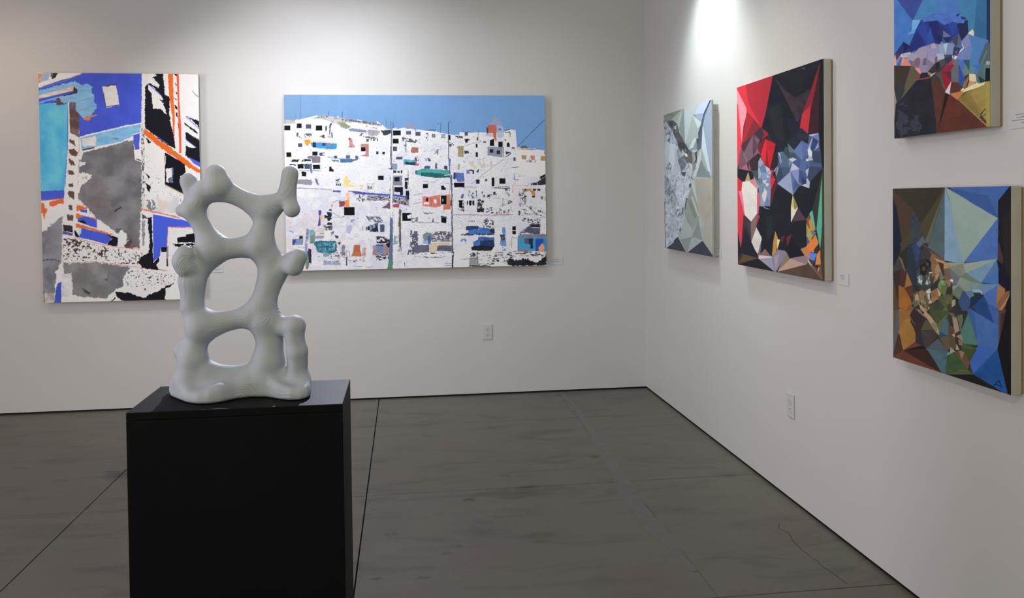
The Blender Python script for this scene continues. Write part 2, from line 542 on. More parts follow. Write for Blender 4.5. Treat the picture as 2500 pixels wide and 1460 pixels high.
def build_sculpture():
    nm = list(SN)
    ix = {n: i for i, n in enumerate(nm)}
    pos = np.zeros((len(nm), 3))
    rad = np.zeros(len(nm))
    for n, (px, py, rr) in SN.items():
        d = SD.get(n, 0) / SPX
        x, z = to_plane(px, py, SY - d)
        pos[ix[n]] = (x, SY - d, z)
        rad[ix[n]] = rr / SPX
    step = 0.0036
    lo = np.array([-2.455, -4.325, 1.040])
    hi = np.array([-2.040, -4.085, 1.625])
    nx, ny, nz_ = [int(v) + 1 for v in (hi - lo) / step]
    xs = lo[0] + step * np.arange(nx)
    ys = lo[1] + step * np.arange(ny)
    zs = lo[2] + step * np.arange(nz_)
    GX, GY, GZ = np.meshgrid(xs, ys, zs, indexing='ij')
    P = np.stack([GX, GY, GZ], -1).reshape(-1, 3).astype(np.float32)
    kk = 11.0 / SPX / 3.5
    acc = np.zeros(len(P), np.float32)
    for a_, b_ in SE:
        a, b = pos[ix[a_]].astype(np.float32), pos[ix[b_]].astype(np.float32)
        ra, rb = rad[ix[a_]], rad[ix[b_]]
        ba = b - a
        reach = max(ra, rb) + 0.03
        l3, h3 = np.minimum(a, b) - reach, np.maximum(a, b) + reach
        s = np.where(np.all((P > l3) & (P < h3), axis=1))[0]
        pa = P[s] - a
        h = np.clip(pa @ ba / (ba @ ba), 0, 1)
        d = np.linalg.norm(pa - h[:, None] * ba, axis=1) - (ra + h * (rb - ra))
        acc[s] += np.exp(np.clip(-d / kk, -60, 60))
    F = (-kk * np.log(acc + 1e-13)).astype(np.float64)
    # limbs keep a depth of about their width: flatten the broad swellings near the foot
    zz = P[:, 2].astype(np.float64)
    half = np.interp(zz, [1.05, 1.09, 1.14, 1.20, 1.7], [0.075, 0.070, 0.060, 0.065, 0.075])
    front = np.abs(P[:, 1] - (SY - 0.010)) - half

    def smax(a, b, q):
        h = np.clip(0.5 + 0.5 * (a - b) / q, 0, 1)
        return b + (a - b) * h + q * h * (1 - h)

    def smin(a, b, q):
        return -smax(-a, -b, q)

    F = smax(F, front, 0.02)
    # foot: a low plinth with a wavy outline seen in plan
    fr = [(-2.418, -4.150), (-2.4164, -4.1611), (-2.404, -4.195), (-2.3853, -4.2200), (-2.3536, -4.2607), (-2.3241, -4.2804), (-2.2954, -4.2835),
          (-2.269, -4.2717), (-2.2433, -4.2470), (-2.2136, -4.2345), (-2.1804, -4.2420), (-2.1512, -4.2662), (-2.1218, -4.2825),
          (-2.0968, -4.2813), (-2.0816, -4.2689), (-2.0753, -4.2476), (-2.078, -4.215), (-2.090, -4.170), (-2.105, -4.135), (-2.14, -4.122),
          (-2.20, -4.130), (-2.28, -4.122), (-2.36, -4.112), (-2.405, -4.122)]
    poly = np.array(fr)
    q2 = np.stack(np.meshgrid(xs, ys, indexing='ij'), -1).reshape(-1, 2)
    dd = np.full(len(q2), 1e9)
    ins = np.zeros(len(q2), bool)
    for i in range(len(poly)):
        a, b = poly[i], poly[(i + 1) % len(poly)]
        e = b - a
        w = q2 - a
        h = np.clip(w @ e / (e @ e), 0, 1)
        dd = np.minimum(dd, np.linalg.norm(w - h[:, None] * e, axis=1))
        c = ((a[1] > q2[:, 1]) != (b[1] > q2[:, 1])) & (q2[:, 0] < (b[0] - a[0]) * (q2[:, 1] - a[1]) / (b[1] - a[1] + 1e-12) + a[0])
        ins ^= c
    sd = np.where(ins, -dd, dd)
    sd = np.repeat(sd.reshape(nx, ny)[:, :, None], nz_, axis=2).reshape(-1)
    toph = 1.05 + 0.040 + 0.006 * np.sin(P[:, 0] * 31.0 + 1.0) + 0.005 * np.sin(P[:, 0] * 57 + P[:, 1] * 40)
    foot = smax(sd + 0.25 * np.clip(zz - 1.05 - 0.01, 0, 1), zz - toph, 0.022)
    F = smin(F, foot, 0.026)
    F = smax(F, (1.05 + 0.0003) - zz, 0.0005)
    F = smax(F, sd - np.interp(zz, [1.05, 1.075, 1.11, 1.2], [0.0, 0.004, 0.03, 0.3]), 0.012)
    return surface_nets(F.reshape(nx, ny, nz_), lo, step)


def surface_nets(F, lo, step):
    nx, ny, nz_ = F.shape
    S = F < 0
    cnt = np.zeros((nx - 1, ny - 1, nz_ - 1), np.int32)
    for dx in (0, 1):
        for dy in (0, 1):
            for dz in (0, 1):
                cnt += S[dx:nx - 1 + dx, dy:ny - 1 + dy, dz:nz_ - 1 + dz]
    act = (cnt > 0) & (cnt < 8)
    idx = -np.ones(act.shape, np.int64)
    cells = np.argwhere(act)
    idx[act] = np.arange(len(cells))
    sp = np.zeros((len(cells), 3))
    sn = np.zeros(len(cells))
    C = cells
    corners = [(0, 0, 0), (1, 0, 0), (0, 1, 0), (1, 1, 0), (0, 0, 1), (1, 0, 1), (0, 1, 1), (1, 1, 1)]
    for a in range(8):
        for ax in range(3):
            ca = corners[a]
            if ca[ax]:
                continue
            cb = list(ca)
            cb[ax] = 1
            fa = F[C[:, 0] + ca[0], C[:, 1] + ca[1], C[:, 2] + ca[2]]
            fb = F[C[:, 0] + cb[0], C[:, 1] + cb[1], C[:, 2] + cb[2]]
            m = (fa < 0) != (fb < 0)
            t = np.where(m, fa / np.where(m, fa - fb, 1), 0)
            p = np.tile(np.array(ca, float), (len(C), 1))
            p[:, ax] += t
            sp[m] += p[m]
            sn[m] += 1
    V = lo + step * (C + sp / sn[:, None])
    quads = []
    for ax in range(3):
        sl0 = [slice(1, n - 1) for n in F.shape]
        sl1 = [slice(1, n - 1) for n in F.shape]
        sl0[ax] = slice(0, F.shape[ax] - 1)
        sl1[ax] = slice(1, F.shape[ax])
        a, b = S[tuple(sl0)], S[tuple(sl1)]
        off = np.array([0 if i == ax else 1 for i in range(3)])
        for flip, m in ((False, a & ~b), (True, b & ~a)):
            e = np.argwhere(m) + off
            u, v = (ax + 1) % 3, (ax + 2) % 3
            du, dv = np.zeros(3, int), np.zeros(3, int)
            du[u] = 1
            dv[v] = 1
            q = [idx[tuple((e - du - dv).T)], idx[tuple((e - dv).T)], idx[tuple(e.T)], idx[tuple((e - du).T)]]
            if flip:
                q = q[::-1]
            quads.append(np.stack(q, -1))
    return V, np.concatenate(quads)


V, Q = build_sculpture()
me = bpy.data.meshes.new('pierced_sculpture')
base_loc = Vector((-2.245, -4.2, PH))
me.from_pydata([tuple(p) for p in (V - np.array(base_loc))], [], [tuple(q) for q in Q])
me.update()
me.materials.append(M_SCULPT)
for p in me.polygons:
    p.use_smooth = True
sculpt = bpy.data.objects.new('pierced_sculpture', me)
COL.objects.link(sculpt)
sculpt.location = base_loc
sm = sculpt.modifiers.new('smooth', 'SMOOTH')
sm.factor = 0.5
sm.iterations = 3
sculpt['label'] = 'pale grey abstract sculpture of rounded branching limbs with oval holes on black pedestal'
sculpt['category'] = 'sculpture'


# ------------------------------------------------------------------ painted pictures
# A picture is a flat painted face: a fine grid of points on the stretched canvas carrying paint colours.
# The brush work is described as patches of paint in the coordinates of the pictures as seen while copying them.


QP = [0, .02, .05, .1, .2, .35, .5, .65, .8, .9, .95, .98, .995, 1]
QV = [.1, .229, .275, .32, .379, .443, .5, .557, .621, .68, .724, .771, .82, .92]


def proj_px(P):
    d = P - CAM
    w = d @ FX
    return PCX + FOC * (d @ RX) / w, PCY - FOC * (d @ UX) / w


def _hash(ix, iy, seed):
    n = (ix * 374761393 + iy * 668265263 + seed * 974634777) & 0x7fffffff
    n = ((n ^ (n >> 13)) * 1274126177) & 0x7fffffff
    n = n ^ (n >> 16)
    return (n & 0xffff) / 65535.0


def vnoise(X, Y, seed=0):
    fx, fy = np.floor(X), np.floor(Y)
    ix, iy = fx.astype(np.int64), fy.astype(np.int64)
    tx, ty = X - fx, Y - fy
    tx, ty = tx * tx * (3 - 2 * tx), ty * ty * (3 - 2 * ty)
    a, b = _hash(ix, iy, seed), _hash(ix + 1, iy, seed)
    c, d = _hash(ix, iy + 1, seed), _hash(ix + 1, iy + 1, seed)
    return (a + (b - a) * tx) * (1 - ty) + (c + (d - c) * tx) * ty


def fbm(X, Y, seed=0, octs=3):
    s, a, t = 0.0, 1.0, 0.0
    for o in range(octs):
        s = s + a * vnoise(X * 2 ** o + 17.3 * o, Y * 2 ** o - 9.1 * o, seed + o)
        t += a
        a *= 0.55
    return s / t


GLYPH = {'A': '0e11111f111111', 'B': '1e11111e11111e', 'C': '0f10101010100f', 'D': '1e11111111111e', 'E': '1f10101e10101f', 'I': '0e04040404040e',
         'L': '1010101010101f', 'M': '111b1511111111', 'N': '11191513111111', 'O': '0e11111111110e', 'R': '1e11111e141211', 'T': '1f040404040404',
         ' ': '00000000000000'}


class Picture:
    def __init__(self, corners, nx, ny, light, seed):
        """corners TL, TR, BR, BL in the world; light: brightness falling on the canvas, to turn seen colours into paint colours"""
        self.c = [np.array(q, float) for q in corners]
        self.nx, self.ny, self.light, self.seed = nx, ny, np.array(light, float), seed
        SS = 2
        self.SS = SS
        u = (np.arange(nx * SS) + 0.5) / (nx * SS)
        v = (np.arange(ny * SS) + 0.5) / (ny * SS)
        U, V = np.meshgrid(u, v)
        P = self.at(U, V)
        self.X, self.Y = proj_px(P)
        self.col = np.zeros(U.shape + (3,), np.float32)
        self.cx0, self.cx1 = self.X.min(0), self.X.max(0)
        self.ry0, self.ry1 = self.Y.min(1), self.Y.max(1)
        self.ox, self.oy, self.s = 0.0, 0.0, 1.0
        self.k = seed * 1000
        self.grow = 0.0

    def at(self, U, V):
        TL, TR, BR, BL = self.c
        U, V = U[..., None], V[..., None]
        return (TL * (1 - U) + TR * U) * (1 - V) + (BL * (1 - U) + BR * U) * V

    def frame(self, ox, oy, s):
        self.ox, self.oy, self.s = ox, oy, s
        return self

    def paint(self, c):
        """a colour as seen in the picture -> paint (linear reflectance)"""
        return np.clip(np.array(srgb(c)) / self.light, 0.002, 0.90)

    def pts(self, pts):
        p = np.array(pts, float).reshape(-1, 2)
        return p * self.s + np.array([self.ox, self.oy])

    def window(self, lo, hi):
        i = np.where((self.cx1 >= lo[0]) & (self.cx0 <= hi[0]))[0]
        j = np.where((self.ry1 >= lo[1]) & (self.ry0 <= hi[1]))[0]
        if len(i) == 0 or len(j) == 0:
            return None
        return slice(j[0], j[-1] + 1), slice(i[0], i[-1] + 1)

    @staticmethod
    def inside(X, Y, p):
        ins = np.zeros(X.shape, bool)
        n = len(p)
        for i in range(n):
            x1, y1 = p[i]
            x2, y2 = p[(i + 1) % n]
            if y1 == y2:
                continue
            lo, hi = (y1, y2) if y1 < y2 else (y2, y1)
            m = (Y >= lo) & (Y < hi)
            ins ^= m & (X < x1 + (Y - y1) * ((x2 - x1) / (y2 - y1)))
        return ins

    def poly(self, c, pts, rough=0.0, rs=5.0, c2=None, ms=20.0, my=None, op=1.0, px=False, dens=None, ds=3.0, dy=None, raw=False):
        """one patch of paint. rough: ragged edge in px; c2/ms: mottled second colour; dens: broken, dabbed cover with dab size ds"""
        p = np.array(pts, float).reshape(-1, 2) if px else self.pts(pts)
        self.k += 1
        if self.grow and not rough:
            c0 = p.mean(0)
            r0 = np.linalg.norm(p - c0, axis=1, keepdims=True)
            p = c0 + (p - c0) * (1 + self.grow / np.maximum(r0, 2.0))
        m = rough + 1
        w = self.window(p.min(0) - m, p.max(0) + m)
        if w is None:
            return
        X, Y = self.X[w], self.Y[w]
        if rough:
            XX = X + (fbm(X / rs, Y / rs, self.k) - 0.5) * 3.0 * rough
            YY = Y + (fbm(X / rs + 31, Y / rs + 7, self.k + 5) - 0.5) * 3.0 * rough
        else:
            XX, YY = X, Y
        ins = self.inside(XX, YY, p)
        if dens is not None:
            f = fbm(X / ds, Y / (dy or ds), self.k + 11, 3)
            ins &= f > np.interp(1.0 - dens, QP, QV)
        if not ins.any():
            return
        col = np.array(c, float) if raw else self.paint(c)
        if c2 is not None:
            b = np.array(c2, float) if raw else self.paint(c2)
            f = np.clip((fbm(X[ins] / ms, Y[ins] / (my or ms), self.k + 3, 4) - 0.5) * 2.6 + 0.5, 0, 1)[:, None]
            col = col * (1 - f) + b * f
        sub = self.col[w]
        sub[ins] = sub[ins] * (1 - op) + col * op
        self.col[w] = sub

    def rect(self, c, x0, y0, x1, y1, **kw):
        self.poly(c, [(x0, y0), (x1, y0), (x1, y1), (x0, y1)], **kw)

    def rects(self, c, L, **kw):
        for r in L:
            self.rect(c, *r, **kw)

    def line(self, c, pts, width, **kw):
        p = self.pts(pts)
        h = width * self.s / 2
        for a, b in zip(p[:-1], p[1:]):
            d = (b - a) / (np.linalg.norm(b - a) + 1e-9)
            n = np.array([-d[1], d[0]]) * h
            e = d * h * 0.5
            self.poly(c, [a - e + n, b + e + n, b + e - n, a - e - n], px=True, **kw)

    def oval(self, c, x, y, rx, ry, **kw):
        self.poly(c, [(x + rx * math.cos(t), y + ry * math.sin(t)) for t in np.linspace(0, 2 * math.pi, 18)[:-1]], **kw)

    def facets(self, pal, pts, cw, ch, lean=0.25, jitter=0.06):
        """a patch broken into small triangular shards with colours from a palette"""
        p = self.pts(pts)
        self.k += 1
        w = self.window(p.min(0) - 1, p.max(0) + 1)
        if w is None:
            return
        X, Y = self.X[w], self.Y[w]
        ins = self.inside(X + (fbm(X / 6, Y / 6, self.k) - 0.5) * 4, Y + (fbm(X / 6 + 9, Y / 6, self.k + 1) - 0.5) * 4, p)
        gx = X / cw + (vnoise(X / (cw * 2.3), Y / (ch * 2.3), self.k) - 0.5) * 1.2 + lean * Y / ch
        gy = Y / ch + (vnoise(X / (cw * 2.3) + 5, Y / (ch * 2.3), self.k + 2) - 0.5) * 1.2
        ix, iy = np.floor(gx).astype(np.int64), np.floor(gy).astype(np.int64)
        fx, fy = gx - ix, gy - iy
        fl = _hash(ix, iy, self.k + 7) > 0.5
        half = np.where(fl, fx + fy > 1, fx > fy).astype(np.int64)
        h = _hash(ix * 2 + half, iy, self.k + 9)
        P_ = np.array([self.paint(q) for q in pal])
        idx = np.minimum((h * len(pal)).astype(int), len(pal) - 1)
        col = P_[idx] * (1 + (_hash(ix * 2 + half, iy, self.k + 13)[..., None] - 0.5) * 2 * jitter)
        sub = self.col[w]
        sub[ins] = col[ins]
        self.col[w] = sub

    def text(self, c, s, x, y, w, h, op=0.8):
        cw = w / len(s)
        for i, ch in enumerate(s):
            g = GLYPH[ch]
            for r in range(7):
                bits = int(g[2 * r:2 * r + 2], 16)
                for b in range(5):
                    if bits >> (4 - b) & 1:
                        xx, yy = x + i * cw + b * cw / 5.9, y + r * h / 7
                        self.rect(c, xx, yy, xx + cw / 5.4, yy + h / 6.5, op=op)

    def grain(self, amt=0.05, sc=2.2):
        f = fbm(self.X / sc, self.Y / sc, self.seed + 77, 3)
        g = fbm(self.X / 22, self.Y / 22, self.seed + 99, 3)
        self.col *= (1 + (f - 0.5) * 2 * amt + (g - 0.5) * 2 * amt)[..., None]

    def build(self, parent, offset, mat):
        nx, ny, SS = self.nx, self.ny, self.SS
        c = self.col.reshape(ny, SS, nx, SS, 3).mean((1, 3))
        u = np.linspace(0, 1, nx)
        v = np.linspace(0, 1, ny)
        U, V = np.meshgrid(u, v)
        P = self.at(U, V).reshape(-1, 3) - np.array(parent.location) + np.array(offset)
        i = np.arange(nx * ny).reshape(ny, nx)
        q = np.stack([i[1:, :-1], i[1:, 1:], i[:-1, 1:], i[:-1, :-1]], -1).reshape(-1, 4)
        me = bpy.data.meshes.new('painted_face')
        me.vertices.add(len(P))
        me.vertices.foreach_set('co', P.astype(np.float32).ravel())
        me.loops.add(q.size)
        me.loops.foreach_set('vertex_index', q.astype(np.int32).ravel())
        me.polygons.add(len(q))
        me.polygons.foreach_set('loop_start', np.arange(0, q.size, 4, dtype=np.int32))
        me.update()
        at = me.color_attributes.new('paint', 'FLOAT_COLOR', 'POINT')
        at.data.foreach_set('color', np.concatenate([np.clip(c, 0, 1).reshape(-1, 3), np.ones((nx * ny, 1))], 1).astype(np.float32).ravel())
        me.materials.append(mat)
        me.validate()
        o = bpy.data.objects.new('painted_face', me)
        COL.objects.link(o)
        o.parent = parent
        return o


def paint_material(name, rough, weave):
    k = NT(name, rough, 0.10)
    a = k.n('ShaderNodeVertexColor', layer_name='paint')
    k.color(a.outputs['Color'])
    v = k.coord()
    k.bump(k.math('ADD', k.noise(v, 420.0, 2), k.noise(k.scale(v, (1, 1, 1)), 60.0, 4)), weave, 0.001)
    return k.m


M_PAINT = paint_material('acrylic_paint', 0.5, 0.10)
M_OIL = paint_material('oil_paint', 0.42, 0.14)
k = NT('primed_canvas_edge', 0.75, 0.2)
v = k.coord()
k.color(k.ramp(k.noise(v, 14.0, 4), [(0.3, (0.455, 0.435, 0.395)), (0.7, (0.505, 0.485, 0.445))]))
k.bump(k.noise(v, 500.0, 2), 0.25, 0.001)
M_EDGE = k.m
k = NT('stretcher_wood', 0.7, 0.2)
k.color(k.ramp(k.noise(k.scale(k.coord(), (30, 30, 3)), 2.0, 4), [(0.3, (0.30, 0.20, 0.12)), (0.7, (0.40, 0.28, 0.17))]))
M_WOODBAR = k.m
k = NT('brushed_panel_edge', 0.35, 0.5)
k.color(k.ramp(k.noise(k.coord(), 20.0, 3), [(0.3, (0.36, 0.36, 0.35)), (0.7, (0.42, 0.42, 0.41))]))
M_PANEL = k.m

FACE = 0.045     # how far the painted face stands off the wall


def back_corners(x0, x1, z0, z1):
    return [(x0, -FACE, z1), (x1, -FACE, z1), (x1, -FACE, z0), (x0, -FACE, z0)]


def right_corners(y0, y1, z0, z1):
    return [(-FACE, y0, z1), (-FACE, y1, z1), (-FACE, y1, z0), (-FACE, y0, z0)]


def back_canvas(name, label, x0, x1, z0, z1, thick=0.036):
    t = thing(name, label, 'painting', ((x0 + x1) / 2, 0, z0))
    adopt(box('stretched_canvas', (x0, -FACE + 0.0006, z0), (x1, -FACE + thick, z1), M_EDGE, None, 0.003), t)
    w = 0.045
    for a, b, c, d in ((x0 + .004, x1 - .004, z0 + .004, z0 + w), (x0 + .004, x1 - .004, z1 - w, z1 - .004),
                       (x0 + .004, x0 + w, z0 + w + .001, z1 - w - .001), (x1 - w, x1 - .004, z0 + w + .001, z1 - w - .001)):
        adopt(box('stretcher_bar', (a, -FACE + thick + 0.0005, c), (b, -0.0012, d), M_WOODBAR), t)
    return t


def right_canvas(name, label, y0, y1, z0, z1, thick=0.036, edge=None):
    t = thing(name, label, 'painting', (0, (y0 + y1) / 2, z0))
    lo, hi = min(y0, y1), max(y0, y1)
    adopt(box('stretched_canvas', (-FACE + 0.0006, lo, z0), (-FACE + thick, hi, z1), edge or M_EDGE, None, 0.003), t)
    w = 0.045
    for a, b, c, d in ((lo + .004, hi - .004, z0 + .004, z0 + w), (lo + .004, hi - .004, z1 - w, z1 - .004),
                       (lo + .004, lo + w, z0 + w + .001, z1 - w - .001), (hi - w, hi - .004, z0 + w + .001, z1 - w - .001)):
        adopt(box('stretcher_bar', (-FACE + thick + 0.0005, a, c), (-0.0012, b, d), M_WOODBAR), t)
    return t


# light level on each canvas, so that the colours noted from the pictures become paint colours
LIGHT1 = (0.64, 0.61, 0.58)
LIGHT2 = (0.80, 0.79, 0.78)
LIGHT3 = (0.68, 0.67, 0.66)
LIGHT4 = (0.66, 0.635, 0.60)
LIGHT5 = (0.62, 0.60, 0.57)
LIGHT6 = (0.56, 0.54, 0.52)

# --- picture 1: street corner in royal blue, orange and grey (left on the back wall)
W_ = (228, 225, 224)
INK = (18, 19, 26)
ROY = (63, 80, 180)
ORG = (232, 92, 30)
t1 = back_canvas('canvas_painting', 'tall canvas of a blue and orange street corner, left on the back wall',
                 -4.4105, -3.3257, 0.7989, 2.4253)
g = Picture(back_corners(-4.4105, -3.3257, 0.7989, 2.4253), 400, 560, LIGHT1, 1)
g.frame(60, 160, 0.21915)
g.poly(W_, (100, 60, 2100, 60, 2100, 3000, 100, 3000), c2=(214, 212, 212), ms=40)
g.poly(ROY, (300, 190, 640, 84, 1308, 80, 1308, 640, 612, 800, 605, 540, 150, 560, 150, 260), c2=(58, 74, 172), ms=30)
g.poly((216, 212, 208), (140, 80, 655, 80, 560, 130, 420, 160, 280, 208, 140, 252))
g.poly((194, 186, 176), (862, 232, 940, 228, 1018, 222, 1058, 446, 912, 472, 900, 400), rough=1, c2=(208, 202, 194), ms=10)
g.poly((72, 70, 80), (862, 238, 960, 208, 1016, 200, 1022, 225, 960, 222, 930, 240), rough=1)
g.line((40, 36, 50), (905, 462, 1060, 440), 9)
g.line((70, 58, 62), (880, 300, 905, 460), 6)
g.line((96, 104, 138), (140, 264, 300, 216, 520, 142, 645, 96), 12, rough=1)
g.poly((130, 160, 190), (160, 195, 200, 84, 285, 84, 270, 160, 200, 185), rough=1, c2=(150, 150, 160), ms=8)
g.poly((205, 118, 48), (150, 84, 195, 84, 190, 125, 170, 150, 176, 190, 150, 200), rough=1.5)
g.poly((45, 35, 40), (312, 84, 372, 84, 348, 142, 300, 150), rough=1)
g.poly((70, 90, 150), (292, 84, 312, 84, 306, 132, 290, 130))
g.poly((122, 166, 206), (140, 285, 400, 215, 560, 178, 640, 215, 700, 205, 760, 240, 740, 290, 775, 340, 770, 400, 805, 450, 790, 500, 740, 550, 660, 590,
                         600, 545, 575, 540, 570, 420, 480, 420, 400, 440, 350, 380, 140, 430), rough=2, rs=4, c2=(108, 150, 192), ms=25, my=6)
g.line((96, 128, 158), (600, 400, 780, 350), 5)
g.line((96, 128, 158), (600, 500, 790, 452), 5)
g.poly((225, 110, 40), (645, 592, 740, 560, 812, 545, 800, 560, 735, 580, 722, 615, 690, 612), rough=1)
g.poly((204, 194, 186), (140, 345, 300, 300, 540, 235, 562, 262, 520, 292, 300, 340, 140, 378), rough=1.2, c2=(222, 150, 110), ms=18, my=4)
g.poly(ROY, (140, 378, 300, 342, 545, 280, 562, 308, 430, 338, 300, 368, 140, 414))
g.poly((50, 48, 55), (545, 235, 590, 270, 586, 310, 552, 318, 430, 345, 432, 335, 545, 300), rough=1)
g.poly((85, 65, 55), (345, 370, 395, 362, 402, 400, 446, 425, 430, 442, 350, 452, 342, 430, 368, 402), rough=1.2)
g.poly((64, 148, 198), (130, 440, 345, 415, 362, 452, 486, 420, 484, 860, 470, 1100, 448, 1400, 130, 1402), rough=1.5, c2=(92, 172, 218), ms=34, my=46)
g.poly(ROY, (130, 1398, 452, 1390, 440, 1475, 430, 1490, 130, 1500), rough=1)
g.line((72, 84, 178), (486, 440, 480, 900, 462, 1200, 448, 1480), 9)
g.poly((84, 62, 58), (508, 410, 568, 408, 575, 500, 610, 545, 612, 800, 560, 790, 498, 740, 505, 500), rough=2, c2=(108, 92, 88), ms=16)
g.line((222, 218, 214), (490, 415, 500, 750), 14)
BR = (88, 66, 62)
g.poly((212, 208, 204), (498, 742, 610, 806, 600, 1180, 580, 1500, 448, 1500, 470, 1100, 486, 850), rough=1.2, c2=W_, ms=14)
for b in ((500, 810, 560, 850, 572, 905, 545, 885, 498, 850), (495, 935, 560, 928, 595, 970, 590, 1008, 540, 1012, 498, 975),
          (495, 1035, 540, 1060, 566, 1112, 520, 1112, 495, 1080), (485, 1165, 540, 1170, 562, 1218, 488, 1218),
          (490, 1320, 540, 1308, 546, 1352, 498, 1352), (485, 1400, 560, 1420, 560, 1468, 488, 1450)):
    g.poly(BR, b, rough=1.8, rs=3)
g.line((150, 142, 138), (610, 800, 596, 1460), 5, rough=1)
g.poly((120, 167, 206), (625, 805, 1260, 645, 1300, 652, 1282, 745, 1210, 785, 1060, 852, 800, 905, 640, 950), rough=1, c2=(104, 152, 196), ms=20, my=5)
g.poly((202, 199, 194), (638, 815, 800, 785, 792, 890, 650, 908), rough=1.5, c2=(190, 184, 176), ms=10)
g.line(W_, (618, 798, 900, 730, 1150, 672, 1302, 645), 16, rough=1)
g.poly((45, 50, 62), (645, 935, 780, 908, 782, 922, 650, 950))
g.poly((92, 118, 150), (970, 815, 1010, 800, 1050, 815, 1040, 830), rough=1.5)
g.poly((120, 119, 122), (640, 962, 800, 925, 1090, 850, 1215, 825, 1220, 940, 1232, 1042, 1302, 1072, 1310, 2400, 1290, 2030, 1170, 2040, 1060, 1880, 800, 1700, 690, 1570, 600, 1480,
                         585, 1420, 640, 1330, 610, 1190, 605, 1000), rough=2.5, c2=(92, 88, 90), ms=46)
g.poly((104, 92, 90), (620, 1250, 900, 1300, 1010, 1700, 800, 1690, 660, 1540), rough=8, c2=(116, 112, 114), ms=18, op=0.6)
g.poly((82, 84, 86), (610, 1000, 720, 960, 780, 1150, 620, 1170), rough=6, op=0.5, c2=(110, 110, 112), ms=12)
g.line(W_, (620, 972, 800, 926, 1092, 850), 16, rough=1.4, rs=3)
for b in ((600, 1190, 690, 1200, 752, 1215, 740, 1250, 660, 1322, 620, 1332, 596, 1280), (610, 1070, 682, 1080, 670, 1112, 640, 1112, 612, 1130),
          (604, 985, 662, 958, 630, 1052, 604, 1050), (588, 1340, 640, 1330, 600, 1430, 580, 1440)):
    g.poly((218, 215, 213), b, rough=2, rs=3)
g.poly((90, 88, 88), (640, 1235, 720, 1225, 690, 1260, 640, 1262), rough=1.5, dens=0.5, ds=2)
g.line((52, 48, 50), (1000, 1625, 1080, 1575), 12, rough=2)
g.poly(ROY, (1208, 775, 1282, 750, 1276, 935, 1236, 942, 1214, 870), rough=1)
g.line(W_, (1208, 772, 1284, 748), 10)
g.poly(W_, (1218, 940, 1266, 938, 1272, 1042, 1300, 1075, 1228, 1052), rough=1)
g.line((40, 38, 44), (1240, 1040, 1300, 1060), 10, rough=1)
g.poly((204, 198, 186), (1308, 80, 1378, 80, 1366, 190, 1340, 230, 1352, 380, 1342, 640, 1300, 652, 1306, 300), rough=1.8, rs=3, c2=(214, 208, 198), ms=10)
g.poly((176, 172, 172), (1298, 645, 1340, 640, 1330, 900, 1336, 1500, 1300, 1500), rough=1.5, c2=(206, 203, 202), ms=7)
g.poly((70, 66, 68), (1300, 700, 1334, 700, 1336, 1600, 1300, 1600), dens=0.32, ds=2.2, dy=5)
g.poly(INK, (1344, 235, 1378, 205, 1440, 84, 1542, 84, 1552, 200, 1568, 330, 1612, 350, 1622, 470, 1604, 480, 1628, 640, 1665, 790, 1676, 930, 1560, 870, 1338, 690), rough=1.6, rs=3)
for b in ((1405, 150, 1420, 130, 1505, 222, 1490, 252, 1380, 190), (1376, 212, 1440, 245, 1545, 372, 1532, 392, 1430, 335, 1375, 260), (1416, 305, 1470, 350, 1545, 425, 1582, 552, 1512, 482, 1430, 482, 1420, 400)):
    g.poly((212, 212, 214), b, rough=1.3, rs=3)
g.line((84, 84, 176), (1374, 205, 1440, 262, 1522, 338), 8)
g.line((84, 84, 176), (1450, 770, 1600, 880), 6, rough=1)
g.poly((224, 221, 219), (1336, 80, 1450, 80, 1468, 120, 1420, 140, 1380, 200, 1340, 232), rough=1.5, c2=(196, 186, 172), ms=10)
g.poly(ORG, (1594, 84, 1652, 84, 1656, 300, 1672, 560, 1670, 700, 1664, 850, 1642, 560, 1608, 320), rough=1)
g.poly((224, 78, 46), (1690, 84, 1718, 84, 1724, 400, 1744, 700, 1746, 975, 1720, 975, 1714, 760, 1704, 400))
g.poly((222, 219, 218), (1658, 86, 1688, 130, 1704, 400, 1716, 760, 1722, 960, 1690, 960, 1672, 850, 1676, 560, 1660, 300))
for b in ((1655, 84, 1694, 88, 1690, 130), (1672, 185, 1695, 215, 1690, 235), (1680, 285, 1698, 310, 1690, 330), (1665, 360, 1696, 380, 1690, 395), (1664, 430, 1702, 465, 1700, 505, 1676, 475), (1684, 515, 1702, 530, 1702, 585, 1682, 560), (1700, 620, 1714, 660, 1712, 720)):
    g.poly(INK, b, rough=0.8)
g.line((226, 130, 104), (1690, 92, 1930, 100), 7, rough=1)
for b in ((1788, 558, 1860, 590, 1942, 622, 1946, 695, 1862, 612), (1778, 640, 1860, 690, 1932, 752, 1922, 764, 1780, 658), (1794, 740, 1872, 792, 1955, 842, 1958, 1078, 1902, 1072, 1830, 1042, 1794, 1000)):
    g.poly(INK, b, rough=1.5, rs=3)
for b in ((1796, 828, 1912, 915, 1850, 915, 1796, 890),):
    g.poly(W_, b, rough=1)
g.line((92, 96, 190), (1796, 828, 1905, 912), 6)
g.line((82, 84, 180), (1798, 572, 1944, 708), 8)
g.line(INK, (1870, 282, 1895, 322, 1935, 350), 6, rough=1)
g.line(INK, (1850, 780, 1950, 830), 7, rough=1)
g.poly((76, 82, 178), (1820, 1018, 1958, 1085, 1960, 1136, 1880, 1092))
g.poly(ORG, (1330, 700, 1420, 760, 1500, 830, 1640, 930, 1760, 1020, 1960, 1172, 1962, 1212, 1800, 1122, 1640, 1002, 1480, 892, 1334, 772), rough=1.8, rs=3)
